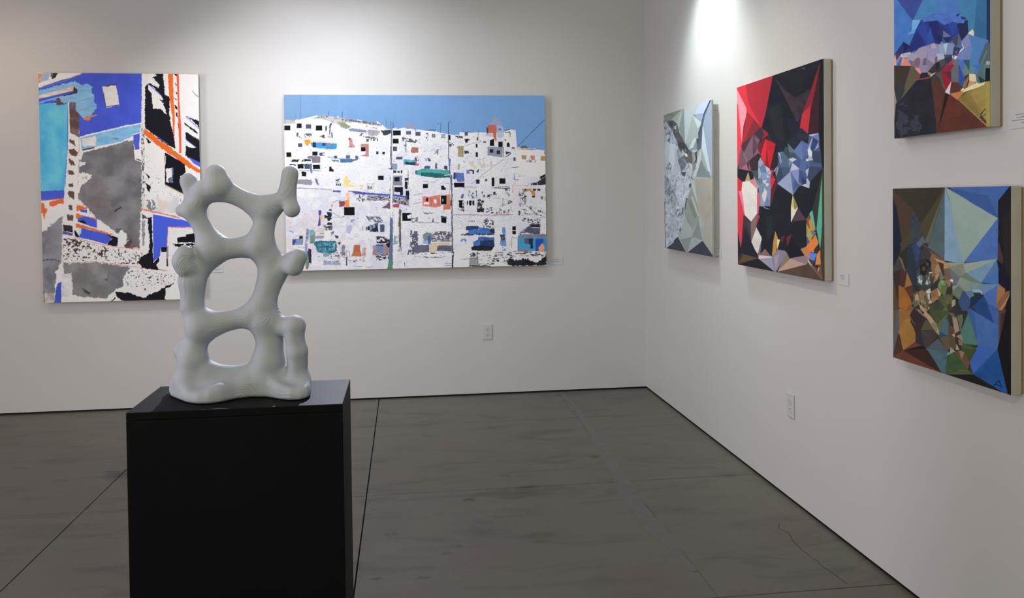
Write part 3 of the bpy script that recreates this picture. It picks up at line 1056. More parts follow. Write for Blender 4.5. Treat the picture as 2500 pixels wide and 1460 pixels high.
g.poly((150, 110, 40), (1620, 925, 1680, 960, 1770, 1030, 1700, 1010), rough=1.6, dens=0.7, ds=3)
g.poly(INK, (1350, 800, 1412, 855, 1372, 872), rough=1)
g.poly((14, 16, 24), (1560, 968, 1622, 1000, 1782, 1100, 1792, 1190, 1735, 1240, 1768, 1425, 1640, 1362, 1563, 1322), rough=1)
g.poly((200, 205, 210), (1578, 1150, 1636, 1148, 1645, 1232, 1602, 1262, 1606, 1302, 1574, 1292), rough=1.6)
g.poly((96, 104, 118), (1636, 1140, 1655, 1140, 1652, 1300, 1620, 1310, 1610, 1270, 1646, 1232), rough=1.5)
g.line((190, 190, 195), (1570, 1010, 1566, 1100), 6)
g.line((112, 104, 72), (1568, 1328, 1770, 1432), 10)
g.poly((20, 20, 24), (1345, 1190, 1402, 1240, 1375, 1262), rough=1.5)
g.poly((20, 20, 24), (1352, 1300, 1408, 1350, 1390, 1420, 1362, 1372), rough=1.5)
g.poly((44, 42, 46), (1336, 900, 1560, 1300, 1760, 1420, 1760, 1640, 1340, 1640), dens=0.022, ds=3)
# lower half
g.frame(60, 440, 0.23291)
g.poly((206, 201, 199), (120, 216, 415, 190, 405, 390, 392, 520, 120, 520), rough=2, c2=(218, 214, 212), ms=20)
for b in ((140, 235, 205, 238, 214, 290, 240, 300, 235, 342, 214, 352, 214, 402, 200, 402, 194, 350, 172, 340), (258, 226, 330, 205, 418, 192, 410, 252, 380, 240, 330, 260, 290, 282, 264, 266)):
    g.poly((222, 92, 46), b, rough=1.8, rs=3)
g.line((160, 96, 70), (160, 216, 415, 190), 7)
g.poly((126, 126, 130), (405, 380, 400, 520, 392, 850, 332, 960, 332, 1060, 312, 1190, 120, 1192, 120, 560, 240, 530, 270, 470), rough=4, c2=(98, 98, 101), ms=30)
g.line((66, 64, 68), (190, 835, 300, 830, 370, 850), 10, rough=2)
g.poly((58, 78, 168), (342, 1080, 388, 1056, 392, 1290, 308, 1290, 332, 1150), rough=1.5)
g.poly((184, 176, 166), (205, 1180, 322, 1192, 312, 1278, 200, 1285), rough=1.5, c2=(150, 142, 134), ms=8)
g.line((96, 66, 56), (205, 1165, 206, 1290), 10, rough=1)
g.poly((214, 209, 204), (425, 20, 455, 250, 440, 450, 412, 470, 404, 700, 430, 1000, 400, 1290, 388, 1290, 388, 860, 400, 470), rough=1, c2=W_, ms=9)
g.line((150, 142, 138), (400, 480, 392, 860), 4)
for b in ((455, 110, 530, 122, 526, 212, 480, 182, 458, 142), (460, 265, 502, 260, 502, 312, 470, 312), (448, 360, 516, 368, 512, 432, 452, 420)):
    g.poly(BR, b, rough=1.8, rs=3)
g.poly((46, 40, 40), (406, 465, 500, 475, 512, 552, 408, 530), rough=1)
g.poly((76, 76, 142), (400, 530, 506, 556, 500, 582, 400, 562), rough=1)
g.poly((212, 208, 205), (525, 40, 560, 100, 545, 260, 530, 560, 515, 560, 520, 300), rough=1.5)
for b in ((545, 253, 650, 284, 656, 300, 600, 312, 545, 322), (540, 345, 640, 374, 758, 400, 755, 416, 650, 402, 540, 404), (530, 448, 640, 480, 780, 520, 942, 570, 880, 582, 700, 522, 536, 494)):
    g.poly((222, 100, 40), b, rough=1.8, rs=3)
g.poly(ROY, (578, 305, 656, 310, 656, 342, 590, 332))
g.poly(ROY, (560, 395, 640, 376, 757, 416, 760, 502, 690, 482, 556, 432))
g.poly(ROY, (590, 495, 720, 530, 850, 560, 932, 600, 856, 672, 720, 632, 575, 600), rough=1)
g.poly(INK, (560, 428, 622, 420, 652, 462, 600, 452), rough=1.5)
g.poly(INK, (524, 520, 562, 560, 578, 602, 528, 597), rough=1)
g.poly(INK, (848, 563, 982, 600, 976, 697, 858, 672, 925, 612), rough=1.2)
g.poly((160, 188, 214), (572, 505, 598, 500, 592, 560, 570, 560))
g.poly((80, 62, 56), (1036, 690, 1112, 610, 1132, 642, 1092, 722), rough=1.5)
g.poly(W_, (978, 580, 1010, 520, 1072, 560, 1064, 640, 1100, 620, 1022, 702, 974, 697), rough=2, rs=3)
g.poly((72, 58, 56), (960, 500, 1010, 500, 1000, 540, 960, 550), rough=2, op=0.6)
g.poly(W_, (402, 600, 530, 592, 720, 662, 980, 702, 1205, 722, 1240, 920, 1000, 885, 720, 855, 408, 862), rough=1.5, c2=(218, 210, 206), ms=20)
g.poly((66, 48, 50), (408, 610, 530, 600, 720, 670, 980, 712, 1205, 760, 1210, 880, 1000, 876, 720, 845, 408, 852), dens=0.22, ds=4.2, dy=3.4)
g.poly((66, 48, 50), (408, 610, 560, 620, 680, 660, 700, 720, 600, 700, 408, 680), dens=0.45, ds=5.5, dy=4.0)
g.poly((66, 48, 50), (780, 720, 830, 730, 820, 790, 780, 790), dens=0.7, ds=4)
g.line((196, 70, 40), (524, 600, 720, 655, 980, 702, 1205, 722), 5, rough=1)
g.line((176, 96, 66), (410, 866, 720, 852, 1000, 884, 1240, 920, 1500, 950), 5, rough=1.5)
g.poly((126, 124, 122), (408, 872, 720, 857, 1000, 888, 1112, 912, 1042, 1000, 1032, 1102, 880, 1202, 860, 1242, 600, 1222, 500, 1192, 402, 1252), rough=3, c2=(104, 102, 102), ms=26)
g.poly((96, 95, 99), (882, 890, 1110, 918, 1036, 1110, 880, 1185, 860, 1050), rough=1.5, c2=(110, 108, 110), ms=14)
g.poly((206, 201, 198), (396, 985, 496, 965, 506, 1202, 396, 1290), rough=2.5, c2=(186, 180, 176), ms=14)
g.poly((216, 212, 208), (392, 1215, 560, 1222, 860, 1242, 1040, 1262, 1040, 1300, 392, 1300), rough=1.2)
g.poly((60, 60, 62), (610, 1130, 690, 1180, 680, 1205, 620, 1165), rough=2)
g.poly((60, 60, 62), (840, 1030, 875, 1040, 850, 1060), rough=1.5)
g.poly(W_, (1040, 1000, 1100, 925, 1300, 940, 1650, 990, 1900, 1000, 1900, 1300, 870, 1300, 880, 1220, 960, 1140, 1030, 1110), rough=2.5, rs=4)
g.poly(INK, (950, 1165, 1100, 1180, 1200, 1222, 1262, 1222, 1342, 1182, 1442, 1132, 1560, 1070, 1560, 1085, 1482, 1142, 1472, 1262, 1036, 1275, 960, 1205), rough=2.6, rs=5)
g.poly((40, 38, 42), (1050, 950, 1240, 935, 1600, 985, 1640, 1060, 1250, 1160, 1060, 1100), dens=0.09, ds=3)
g.line(INK, (900, 1275, 950, 1235), 12, rough=1.5)
g.poly((176, 173, 172), (1240, 180, 1610, 180, 1640, 350, 1300, 340, 1236, 300), rough=3, c2=(206, 198, 190), ms=24, my=40)
g.poly((106, 110, 114), (1250, 210, 1340, 200, 1392, 300, 1300, 322), rough=3, dens=0.6, ds=5, dy=9)
g.poly((212, 176, 152), (1410, 210, 1470, 215, 1480, 320, 1420, 320), rough=3, op=0.6)
g.poly(W_, (1214, 330, 1340, 345, 1330, 400, 1320, 640, 1310, 765, 1205, 760), rough=2)
g.poly((106, 106, 110), (1225, 420, 1262, 420, 1256, 690, 1236, 690), rough=1.5, c2=(150, 150, 152), ms=8)
g.poly((70, 70, 74), (1220, 335, 1290, 395, 1240, 410), rough=2)
g.poly(INK, (1288, 400, 1332, 383, 1342, 700, 1352, 862, 1402, 800, 1414, 832, 1384, 882, 1402, 932, 1490, 948, 1320, 930, 1230, 917, 1186, 855, 1230, 792, 1300, 762, 1312, 640), rough=1.6, rs=4)
g.poly(W_, (1185, 760, 1240, 790, 1232, 800, 1180, 775), rough=1)
g.poly((62, 82, 186), (1344, 355, 1590, 395, 1900, 490, 1502, 490, 1492, 702, 1426, 702, 1420, 792, 1350, 852))
g.line((222, 108, 72), (1222, 303, 1420, 345, 1620, 392), 14, rough=1.4)
g.line(W_, (1240, 335, 1420, 366, 1620, 408), 8)
g.poly(W_, (1508, 497, 1900, 500, 1900, 1000, 1530, 930, 1480, 905, 1490, 700))
g.poly((130, 128, 132), (1485, 690, 1508, 690, 1504, 902, 1484, 904), rough=1.2)
g.poly((40, 40, 46), (1484, 820, 1502, 820, 1500, 905, 1486, 905), rough=1)
g.poly((196, 196, 200), (1560, 520, 1800, 520, 1800, 580, 1600, 640, 1555, 640), rough=3, c2=(214, 214, 218), ms=9)
g.poly((12, 12, 18), (1600, 600, 1690, 590, 1690, 570, 1800, 550, 1800, 652, 1600, 652), rough=1)
g.poly(INK, (1545, 660, 1640, 668, 1800, 650, 1800, 725, 1700, 690, 1560, 705), rough=1.5, dens=0.7, ds=4)
g.line((206, 108, 70), (1502, 490, 1800, 500), 9, rough=1)
g.line((206, 108, 70), (1504, 490, 1492, 700), 6, rough=1)
g.poly(INK, (1428, 700, 1494, 700, 1486, 752, 1430, 752))
g.poly(W_, (1426, 754, 1482, 752, 1484, 905, 1388, 882, 1420, 835), rough=1.2)
g.grain(0.035)
g.build(t1, (0, 0, 0), M_PAINT)


# --- picture 2: white hillside town under a blue sky (centre of the back wall)
t2 = back_canvas('canvas_painting', 'wide canvas of a white hillside town under a blue sky, centre of the back wall', -2.7271, -0.7914, 0.9857, 2.2786)
g = Picture(back_corners(-2.7271, -0.7914, 0.9857, 2.2786), 645, 432, LIGHT2, 2)
K = (16, 18, 22)
SL = (72, 74, 90)
g.frame(0, 0, 1)
g.poly((226, 226, 234), (680, 220, 1345, 220, 1345, 670, 680, 670), c2=(212, 212, 224), ms=26)
g.poly((196, 196, 212), (690, 460, 1000, 470, 1000, 660, 690, 660), dens=0.5, ds=14, op=0.45)
g.poly((232, 228, 226), (690, 560, 1340, 540, 1340, 660, 690, 660), dens=0.5, ds=16, op=0.5)
g.poly((205, 205, 216), (960, 330, 1330, 400, 1330, 560, 960, 560), dens=0.42, ds=10, op=0.5)
g.poly((205, 180, 185), (690, 500, 800, 520, 860, 600, 700, 640), dens=0.40, ds=12, op=0.35)
# the thin clutter of marks over the houses
g.poly((60, 62, 74), (700, 300, 950, 310, 1250, 330, 1330, 380, 1330, 640, 700, 640), dens=0.006, ds=3.6, dy=2.0)
g.poly((92, 94, 110), (700, 310, 950, 320, 1250, 340, 1330, 390, 1330, 640, 700, 640), dens=0.011, ds=5.0, dy=1.6, op=0.6)
g.poly((44, 46, 56), (960, 330, 1260, 340, 1330, 390, 1330, 560, 960, 560), dens=0.010, ds=4.0, dy=2.2)
# sky
g.frame(0, 0, 1)
SKY = [(680, 220), (1345, 220), (1345, 372), (1331, 368), (1310, 365), (1280, 361), (1262, 358), (1258, 318), (1245, 316), (1232, 322), (1190, 324), (1122, 323), (1121, 331),
       (1096, 328), (1066, 322), (1010, 316), (985, 312), (946, 316), (933, 305), (889, 296), (854, 292), (828, 288), (792, 282), (762, 285), (738, 291), (721, 294), (680, 292)]
for i in range(14):
    a, b = 680 + i * 48, 680 + (i + 1) * 48
    f = i / 13.0
    c = (0.186 + 0.020 * f, 0.325 + 0.09 * f, 0.52 + 0.26 * f)
    xs_ = [(max(a, min(b, x)), y) for x, y in SKY]
    g.poly(c, xs_, px=True, raw=True, c2=(c[0] * 0.97, c[1] * 0.985, c[2]), ms=30)
g.frame(680, 210, 0.16441)
HILL = (150, 141, 140)
g.poly(HILL, (60, 500, 250, 512, 250, 560, 60, 572), rough=1, c2=(176, 168, 164), ms=6)
g.poly((232, 231, 236), (60, 572, 250, 572, 260, 520, 360, 490, 480, 480, 520, 455, 545, 500, 790, 520, 800, 900, 60, 900), rough=1)
g.poly(HILL, (480, 486, 520, 462, 680, 440, 900, 474, 1062, 500, 1272, 520, 1540, 578, 1530, 606, 1300, 572, 1130, 560, 1000, 545, 1080, 600, 1060, 632, 960, 630, 900, 570, 790, 548, 700, 505), rough=1.2, c2=(186, 176, 172), ms=9)
g.poly((100, 96, 98), (560, 462, 680, 440, 790, 455, 700, 470, 600, 480), rough=1, dens=0.6, ds=3)
g.poly((98, 94, 96), (930, 482, 1062, 500, 1272, 520, 1540, 575, 1530, 590, 1280, 560, 1100, 530, 950, 515), rough=1, dens=0.75, ds=4, dy=3)
g.poly((112, 128, 100), (870, 530, 1000, 545, 1090, 605, 1000, 640, 930, 610), rough=1.5, c2=(140, 146, 128), ms=6)
g.poly((230, 230, 236), (990, 552, 1140, 545, 1300, 572, 1540, 608, 1640, 645, 1560, 690, 1300, 650, 1080, 610), rough=1.2)
g.poly((150, 146, 150), (1140, 560, 1300, 580, 1500, 620, 1500, 650, 1250, 620), dens=0.2, ds=4)
g.poly((106, 116, 142), (1040, 636, 1120, 628, 1290, 655, 1320, 690, 1180, 688, 1060, 668), rough=1, c2=(132, 140, 156), ms=5)
g.poly((146, 140, 148), (1320, 645, 1520, 662, 1500, 700, 1470, 748, 1330, 735), rough=1, c2=(166, 160, 166), ms=9)
g.poly((92, 92, 102), (1180, 700, 1320, 700, 1330, 745, 1470, 765, 1440, 800, 1300, 770, 1200, 745), dens=0.5, ds=3, dy=5)
g.poly((52, 60, 64), (1520, 668, 1660, 645, 1690, 690, 1640, 720, 1560, 735), rough=1.5)
g.rects(K, [(88, 588, 180, 662), (272, 558, 348, 628), (555, 588, 652, 662), (118, 985, 194, 1056), (503, 975, 583, 1034), (1225, 912, 1293, 970), (1700, 660, 1815, 735), (1698, 785, 1784, 855), (1482, 1340, 1560, 1395), (1875, 1420, 1915, 1470)])
g.rects(SL, [(408, 568, 488, 636), (695, 595, 722, 668), (390, 705, 492, 765), (268, 695, 300, 735), (290, 850, 357, 906), (608, 988, 690, 1038), (1698, 900, 1760, 965), (1745, 1052, 1840, 1092)])
g.rects((84, 92, 118), [(1895, 670, 1968, 725), (2035, 682, 2072, 740), (1002, 1028, 1064, 1078)])
g.rects((34, 36, 46), [(1450, 970, 1485, 1015), (1542, 978, 1578, 1018), (1720, 1355, 1790, 1415)])
g.poly((232, 231, 236), (400, 700, 440, 745, 470, 720, 500, 765, 440, 790, 385, 765), rough=1, dens=0.6, ds=3)
g.rect((232, 231, 236), 655, 1003, 692, 1024, rough=1)
g.poly((70, 70, 80), (600, 745, 680, 725, 690, 770, 640, 765), rough=1.5)
g.poly((92, 92, 102), (260, 725, 360, 765, 350, 790, 270, 750), rough=1, dens=0.6, ds=3)
g.poly((70, 72, 84), (760, 560, 800, 545, 780, 610, 770, 730, 755, 730), rough=1)
g.poly((60, 84, 130), (780, 690, 800, 690, 810, 775, 785, 775), rough=1)
g.poly((170, 168, 160), (725, 735, 790, 735, 785, 775, 725, 770), rough=1)
g.poly((240, 150, 40), (386, 800, 480, 797, 472, 862, 430, 892, 395, 852), rough=1, c2=(222, 108, 30), ms=6)
g.poly((240, 214, 150), (480, 797, 510, 800, 505, 835, 478, 850), rough=1)
g.poly((62, 138, 192), (478, 838, 560, 838, 872, 850, 862, 935, 800, 945, 500, 908), rough=1, c2=(54, 126, 184), ms=12)
g.poly((204, 188, 162), (505, 805, 700, 815, 880, 840, 870, 856, 700, 842, 510, 838), rough=1.2)
g.rect((34, 40, 66), 510, 835, 558, 915)
g.poly((48, 62, 104), (645, 888, 650, 855, 676, 842, 700, 855, 704, 890))
g.poly((118, 120, 138), (720, 892, 722, 855, 755, 846, 790, 858, 792, 895))
g.poly((150, 170, 200), (500, 908, 800, 946, 780, 965, 640, 945), dens=0.5, ds=4)
g.poly((166, 86, 92), (1040, 915, 1060, 850, 1042, 800, 1090, 780, 1110, 855, 1140, 912), rough=1.2, c2=(196, 150, 156), ms=6)
g.poly((70, 60, 70), (1040, 770, 1075, 775, 1060, 805, 1040, 800), rough=1)
g.poly((170, 112, 106), (1223, 860, 1340, 862, 1342, 1050, 1215, 1040, 1290, 1015, 1300, 970, 1222, 910), c2=(182, 128, 124), ms=10)
g.rect(K, 1225, 912, 1293, 970)
g.line((92, 112, 150), (738, 1055, 920, 1080, 1180, 1096), 12, rough=1)
g.poly((64, 96, 146), (918, 1080, 1190, 1088, 1062, 1138, 920, 1138), rough=1, c2=(84, 114, 160), ms=6)
g.poly((80, 90, 116), (1140, 1030, 1190, 1045, 1180, 1090, 1145, 1080), rough=1)
g.poly((96, 118, 132), (780, 1095, 900, 1100, 895, 1125, 820, 1125), rough=1)
g.poly((44, 60, 76), (815, 1040, 872, 1040, 872, 1068, 828, 1066), rough=1)
g.poly((112, 106, 116), (432, 1040, 500, 1040, 618, 1045, 622, 1142, 500, 1142, 490, 1080, 432, 1078), rough=1, c2=(128, 122, 132), ms=8)
g.poly((40, 36, 30), (190, 1125, 210, 1095, 310, 1092, 290, 1130), rough=1)
g.poly((40, 36, 30), (325, 1120, 390, 1085, 480, 1095, 480, 1120, 380, 1120), rough=1)
g.rects(K, [(285, 1160, 376, 1226), (510, 1172, 622, 1235)], rough=1)
g.rect((44, 48, 66), 384, 1150, 482, 1232)
for x in (405, 432, 455):
    g.line((110, 150, 170), (x, 1140, x + 8, 1232), 6)
g.poly((236, 235, 238), (280, 1140, 360, 1080, 372, 1085, 300, 1150), rough=0.6)
g.line((236, 235, 238), (380, 1060, 384, 1232), 9)
g.line((206, 212, 200), (190, 1140, 400, 1150, 620, 1165), 12, rough=1)
g.poly((58, 74, 112), (165, 1155, 270, 1165, 260, 1178, 170, 1180), rough=1)
g.line((104, 134, 168), (300, 1252, 640, 1262), 9, rough=1)
g.poly((96, 104, 130), (470, 1150, 500, 1160, 502, 1300, 478, 1295), rough=1)
g.poly(K, (755, 1200, 785, 1200, 792, 1225, 822, 1245, 822, 1272, 752, 1268))
g.rect(K, 345, 1272, 415, 1342, rough=1)
g.poly((140, 135, 146), (300, 1385, 480, 1395, 498, 1425, 490, 1470, 260, 1455), rough=1.2)
g.poly((108, 105, 118), (540, 1370, 570, 1376, 602, 1470, 570, 1470), rough=1)
g.poly((226, 200, 108), (965, 1370, 1012, 1376, 1018, 1470, 980, 1470), rough=1)
g.poly((70, 72, 82), (850, 1395, 910, 1370, 905, 1410, 860, 1425), dens=0.7, ds=3)
g.line((74, 76, 98), (1682, 630, 1676, 900, 1680, 1220), 20, rough=1, c2=(136, 136, 152), ms=3, my=8)
g.line((44, 46, 66), (1666, 900, 1668, 1160), 10, rough=1)
g.poly((70, 70, 76), (1300, 795, 1340, 790, 1345, 828, 1305, 828), rough=1)
g.poly((80, 80, 88), (1370, 770, 1480, 770, 1480, 820, 1370, 815), dens=0.5, ds=3)
g.poly((82, 84, 96), (1830, 760, 2060, 800, 2050, 850, 1900, 830, 1895, 980, 1850, 860), dens=0.55, ds=4)
g.line((60, 62, 72), (1893, 810, 1893, 985), 8, rough=1)
g.poly((166, 108, 84), (1970, 950, 1990, 905, 2075, 915, 2075, 995, 1965, 985), rough=1.4, c2=(150, 96, 76), ms=8)
g.poly((70, 150, 160), (1855, 1085, 1960, 1100, 2062, 1100, 2052, 1170, 1862, 1166), rough=1.2, c2=(96, 164, 176), ms=8)
g.poly((38, 56, 76), (1870, 1128, 2042, 1132, 2042, 1178, 1890, 1172), rough=1.5)
g.rect((124, 142, 170), 1690, 1150, 1762, 1240)
g.poly((60, 62, 72), (1620, 1225, 1700, 1225, 1680, 1250), rough=1)
g.rects((40, 40, 50), [(1700, 1255, 1752, 1292), (1768, 1258, 1800, 1292), (1815, 1252, 1838, 1292)], rough=1.2)
g.line((44, 46, 56), (1922, 1260, 1925, 1460), 10, rough=1)
g.rect((132, 132, 142), 1700, 1330, 1840, 1345)
g.rect((122, 122, 134), 1795, 1370, 1836, 1460)
for (x, y0, y1, wd) in ((322, 126, 478, 6), (742, 378, 452, 8), (948, 388, 472, 8), (1600, 498, 642, 6), (1634, 590, 642, 6), (1662, 520, 645, 8), (1686, 538, 625, 8), (1708, 553, 630, 8), (256, 428, 470, 6)):
    g.line((66, 82, 124), (x, y0, x + 3, y1), wd)
g.oval((140, 136, 152), 1955, 600, 92, 36, rough=2.5, dens=0.75, ds=4)
g.frame(1010, 210, 0.16441)
g.rects(SL, [(25, 683, 102, 742), (755, 682, 803, 740), (1030, 822, 1075, 845), (1480, 1060, 1512, 1112), (1475, 830, 1495, 885)])
g.rects((116, 116, 132), [(268, 712, 322, 766)])
g.rect((142, 152, 168), 408, 712, 470, 765)
g.line((60, 62, 76), (408, 768, 470, 772), 8)
g.line((50, 52, 62), (170, 660, 330, 650), 10, rough=1.5)
g.poly((52, 54, 64), (180, 702, 215, 702, 215, 752, 205, 752, 205, 715, 180, 716), rough=0.6)
g.poly((52, 54, 64), (180, 755, 205, 760, 200, 785, 180, 780), rough=0.6)
g.rects(K, [(512, 730, 545, 805), (920, 860, 948, 915), (920, 985, 952, 1055), (1255, 828, 1320, 908), (1615, 1180, 1652, 1228), (1715, 1172, 1760, 1210), (1783, 1178, 1828, 1215), (1548, 1282, 1600, 1310), (1270, 1375, 1358, 1452), (1158, 1362, 1195, 1470), (1058, 1382, 1092, 1412), (595, 1436, 752, 1470)])
g.rect((48, 52, 76), 925, 1388, 978, 1452)
g.poly((58, 60, 72), (618, 738, 665, 740, 668, 785, 650, 782, 648, 760, 620, 760))
g.poly((58, 60, 72), (668, 740, 730, 750, 725, 778, 670, 768), rough=1)
g.poly((30, 32, 40), (745, 785, 850, 795, 805, 812, 800, 832, 770, 855, 760, 810), rough=1)
g.line((50, 52, 62), (800, 686, 880, 690), 8, rough=1)
g.poly((186, 106, 78), (1105, 578, 1225, 578, 1228, 830, 1205, 800, 1180, 750, 1178, 705, 1108, 702), rough=0.8, c2=(176, 98, 74), ms=10)
g.rect((86, 60, 76), 1080, 612, 1108, 708, rough=0.8)
g.oval((150, 152, 168), 1200, 505, 36, 48, rough=1)
g.poly((146, 154, 182), (1118, 545, 1170, 540, 1300, 525, 1322, 600, 1230, 600, 1225, 578, 1120, 578), rough=1, op=0.85)
g.poly((168, 176, 200), (1232, 590, 1325, 600, 1342, 705, 1330, 760, 1240, 770), rough=1, op=0.85)
g.rect((96, 112, 150), 1255, 628, 1298, 662, rough=1)
g.poly((178, 180, 196), (1060, 712, 1180, 705, 1175, 750, 1065, 745), rough=1)
g.poly((232, 231, 234), (1350, 690, 1430, 650, 1512, 664, 1515, 905, 1350, 905), rough=0.5)
g.line((44, 46, 56), (1362, 660, 1432, 645), 8, rough=0.6)
g.poly((60, 60, 66), (1355, 690, 1410, 680, 1430, 672, 1432, 760, 1424, 760, 1420, 690, 1360, 700), rough=0.5)
g.poly(K, (1130, 808, 1192, 782, 1195, 895, 1128, 890))
g.poly(K, (1380, 905, 1380, 862, 1392, 842, 1404, 838, 1416, 845, 1425, 865, 1425, 905))
g.poly((136, 140, 160), (1095, 902, 1140, 908, 1322, 905, 1316, 1062, 1092, 1030), rough=0.6)
g.rects((30, 34, 50), [(1127, 940, 1180, 992), (1230, 955, 1283, 1012)])
g.poly((108, 112, 128), (1350, 1060, 1440, 985, 1450, 1010, 1370, 1062), rough=1)
g.poly((40, 42, 50), (1360, 975, 1445, 985, 1400, 1010, 1375, 1020), rough=1)
g.line((44, 46, 54), (1328, 905, 1340, 1065), 9, rough=0.8)
g.poly((170, 152, 110), (640, 905, 650, 895, 745, 898, 740, 1058, 660, 1056, 655, 950), rough=1, c2=(152, 134, 100), ms=4, my=14)
g.poly((60, 60, 64), (752, 960, 800, 965, 830, 1000, 750, 1008), rough=1.4)
g.poly((60, 60, 70), (525, 840, 590, 850, 600, 900, 530, 905), dens=0.6, ds=3)
g.line((74, 84, 118), (1950, 495, 1740, 700, 1530, 915), 9)
g.line((104, 110, 130), (1328, 1092, 1100, 1260, 850, 1455), 6)
g.line((112, 116, 130), (750, 890, 880, 850, 1000, 822), 6, rough=0.8)
g.poly((230, 230, 234), (1525, 940, 1640, 935, 1960, 965, 1960, 1380, 1520, 1300), rough=0.6)
g.line((212, 122, 66), (1535, 936, 1640, 942, 1765, 948), 11, rough=1)
g.line((96, 72, 58), (1700, 940, 1820, 950), 8, rough=1)
g.poly((84, 110, 98), (1558, 922, 1610, 890, 1670, 895, 1710, 930, 1640, 932), rough=1.5)
g.rects((168, 142, 98), [(1600, 1030, 1672, 1088), (1882, 1040, 1960, 1112)], rough=0.8)
g.poly((196, 134, 102), (1728, 1035, 1790, 1030, 1798, 1098, 1760, 1100, 1735, 1092))
g.poly((128, 124, 128), (1930, 960, 1958, 980, 1958, 1040, 1935, 1000), rough=1)
g.poly((120, 120, 132), (1650, 1090, 1820, 1100, 1810, 1140, 1660, 1130), dens=0.45, ds=3)
g.poly((28, 30, 36), (1878, 1340, 1952, 1310, 1955, 1338, 1900, 1380, 1876, 1378), rough=0.8)
g.poly((46, 50, 58), (1840, 1420, 1960, 1340, 1960, 1470, 1830, 1470), rough=1)
g.poly((40, 42, 48), (1730, 1440, 1830, 1430, 1830, 1470, 1740, 1470), dens=0.7, ds=3)
g.line((50, 52, 60), (1490, 1300, 1492, 1398, 1560, 1392), 7, rough=0.6)
g.line((90, 92, 104), (1865, 1330, 1868, 1440), 6)
g.line((60, 62, 70), (1450, 1212, 1560, 1200), 7, rough=1)
g.poly((80, 158, 158), (18, 1262, 140, 1226, 528, 1250, 528, 1312, 120, 1332, 30, 1312), rough=0.8, c2=(66, 136, 140), ms=9)
g.poly((38, 108, 104), (112, 1280, 300, 1290, 528, 1312, 542, 1362, 300, 1362, 105, 1338), rough=1, c2=(28, 88, 90), ms=7)
g.poly((60, 70, 66), (20, 1268, 45, 1258, 40, 1310, 26, 1308), rough=0.8)
g.line((220, 226, 230), (450, 1330, 540, 1310), 8, rough=1)
g.poly((90, 116, 172), (610, 1285, 745, 1290, 752, 1422, 645, 1422, 625, 1370), rough=0.8, c2=(78, 102, 160), ms=9)
g.rect((52, 62, 100), 588, 1285, 622, 1382, rough=0.6)
g.rect((64, 80, 112), 160, 1186, 246, 1228)
g.poly((62, 64, 80), (448, 1180, 500, 1190, 505, 1240, 450, 1232), rough=1.2)
g.poly((62, 64, 80), (320, 1150, 345, 1150, 345, 1228, 318, 1225), rough=1)
g.rect((112, 126, 162), 780, 1245, 830, 1305)
g.poly((36, 38, 44), (830, 1240, 895, 1245, 895, 1312, 872, 1310, 868, 1268, 835, 1262), rough=0.8)
g.poly((60, 62, 70), (925, 1270, 970, 1225, 960, 1290), rough=1)
for b in ((620, 1170, 682, 1175, 680, 1242, 625, 1240), (850, 1182, 945, 1185, 945, 1216, 852, 1216), (985, 1150, 1052, 1150, 1052, 1202, 990, 1202), (1168, 1172, 1202, 1172, 1200, 1205, 1170, 1205)):
    g.poly((226, 198, 118), b, rough=1.6, c2=(220, 208, 180), ms=6)
g.poly((150, 146, 146), (660, 1150, 680, 1150, 680, 1240, 655, 1240), rough=1)
g.poly((196, 192, 184), (830, 1120, 1050, 1100, 1200, 1120, 1180, 1210, 840, 1210), dens=0.35, ds=6, dy=12)
g.poly((110, 110, 122), (240, 950, 380, 940, 370, 1030, 270, 1000), dens=0.3, ds=4)
g.poly((60, 62, 74), (165, 1075, 240, 1070, 260, 1120, 170, 1115), dens=0.6, ds=3)
g.poly((70, 74, 90), (0, 1040, 80, 1060, 80, 1120, 0, 1110), dens=0.6, ds=3, dy=6)
g.poly((190, 80, 120), (20, 1150, 80, 1155, 70, 1185, 30, 1180), rough=1)
g.line((56, 60, 84), (513, 545, 516, 800, 520, 1080, 538, 1300, 555, 1470), 13, rough=0.7, c2=(88, 92, 122), ms=3, my=9)
g.poly((98, 104, 180), (522, 1080, 550, 1080, 545, 1190, 522, 1185), rough=0.8)
g.oval((58, 66, 94), 540, 526, 10, 7)
g.line((66, 76, 110), (405, 545, 394, 705), 7)
g.oval((60, 72, 104), 360, 557, 8, 7)
g.line((74, 84, 120), (735, 645, 742, 690), 6)
g.line((74, 84, 120), (955, 650, 955, 745), 6)
g.rects((74, 76, 86), [(935, 760, 960, 812), (20, 800, 38, 845)], rough=1)
g.poly((60, 62, 72), (1350, 790, 1372, 795, 1372, 820, 1352, 812), rough=1)
g.poly((60, 62, 72), (1450, 905, 1500, 908, 1500, 930, 1450, 925), rough=1.2)
# lower left
g.frame(680, 430, 0.1712)
g.rects(K, [(1420, -5, 1502, 56), (935, 440, 1087, 557)])
g.poly((128, 128, 142), (1632, 10, 1765, 5, 1762, 135, 1630, 130))
g.rect((24, 26, 36), 1652, 12, 1726, 75)
g.poly((22, 24, 36), (1652, 155, 1776, 155, 1778, 272, 1735, 272, 1733, 228, 1652, 225))
g.line((128, 128, 142), (1632, 140, 1640, 260), 18)
g.rects((26, 28, 36), [(1802, 80, 1842, 186), (1812, 206, 1862, 332)], rough=1)
g.poly((38, 40, 54), (1800, 30, 1850, 20, 1852, 60, 1802, 70), rough=1)
g.line((60, 64, 100), (258, 170, 420, 176, 760, 192), 7, rough=0.6)
g.poly((74, 80, 162), (778, 203, 892, 206, 890, 232, 780, 226), rough=1)
g.line((40, 44, 80), (1000, 213, 1120, 224, 1260, 240), 11, rough=0.6)
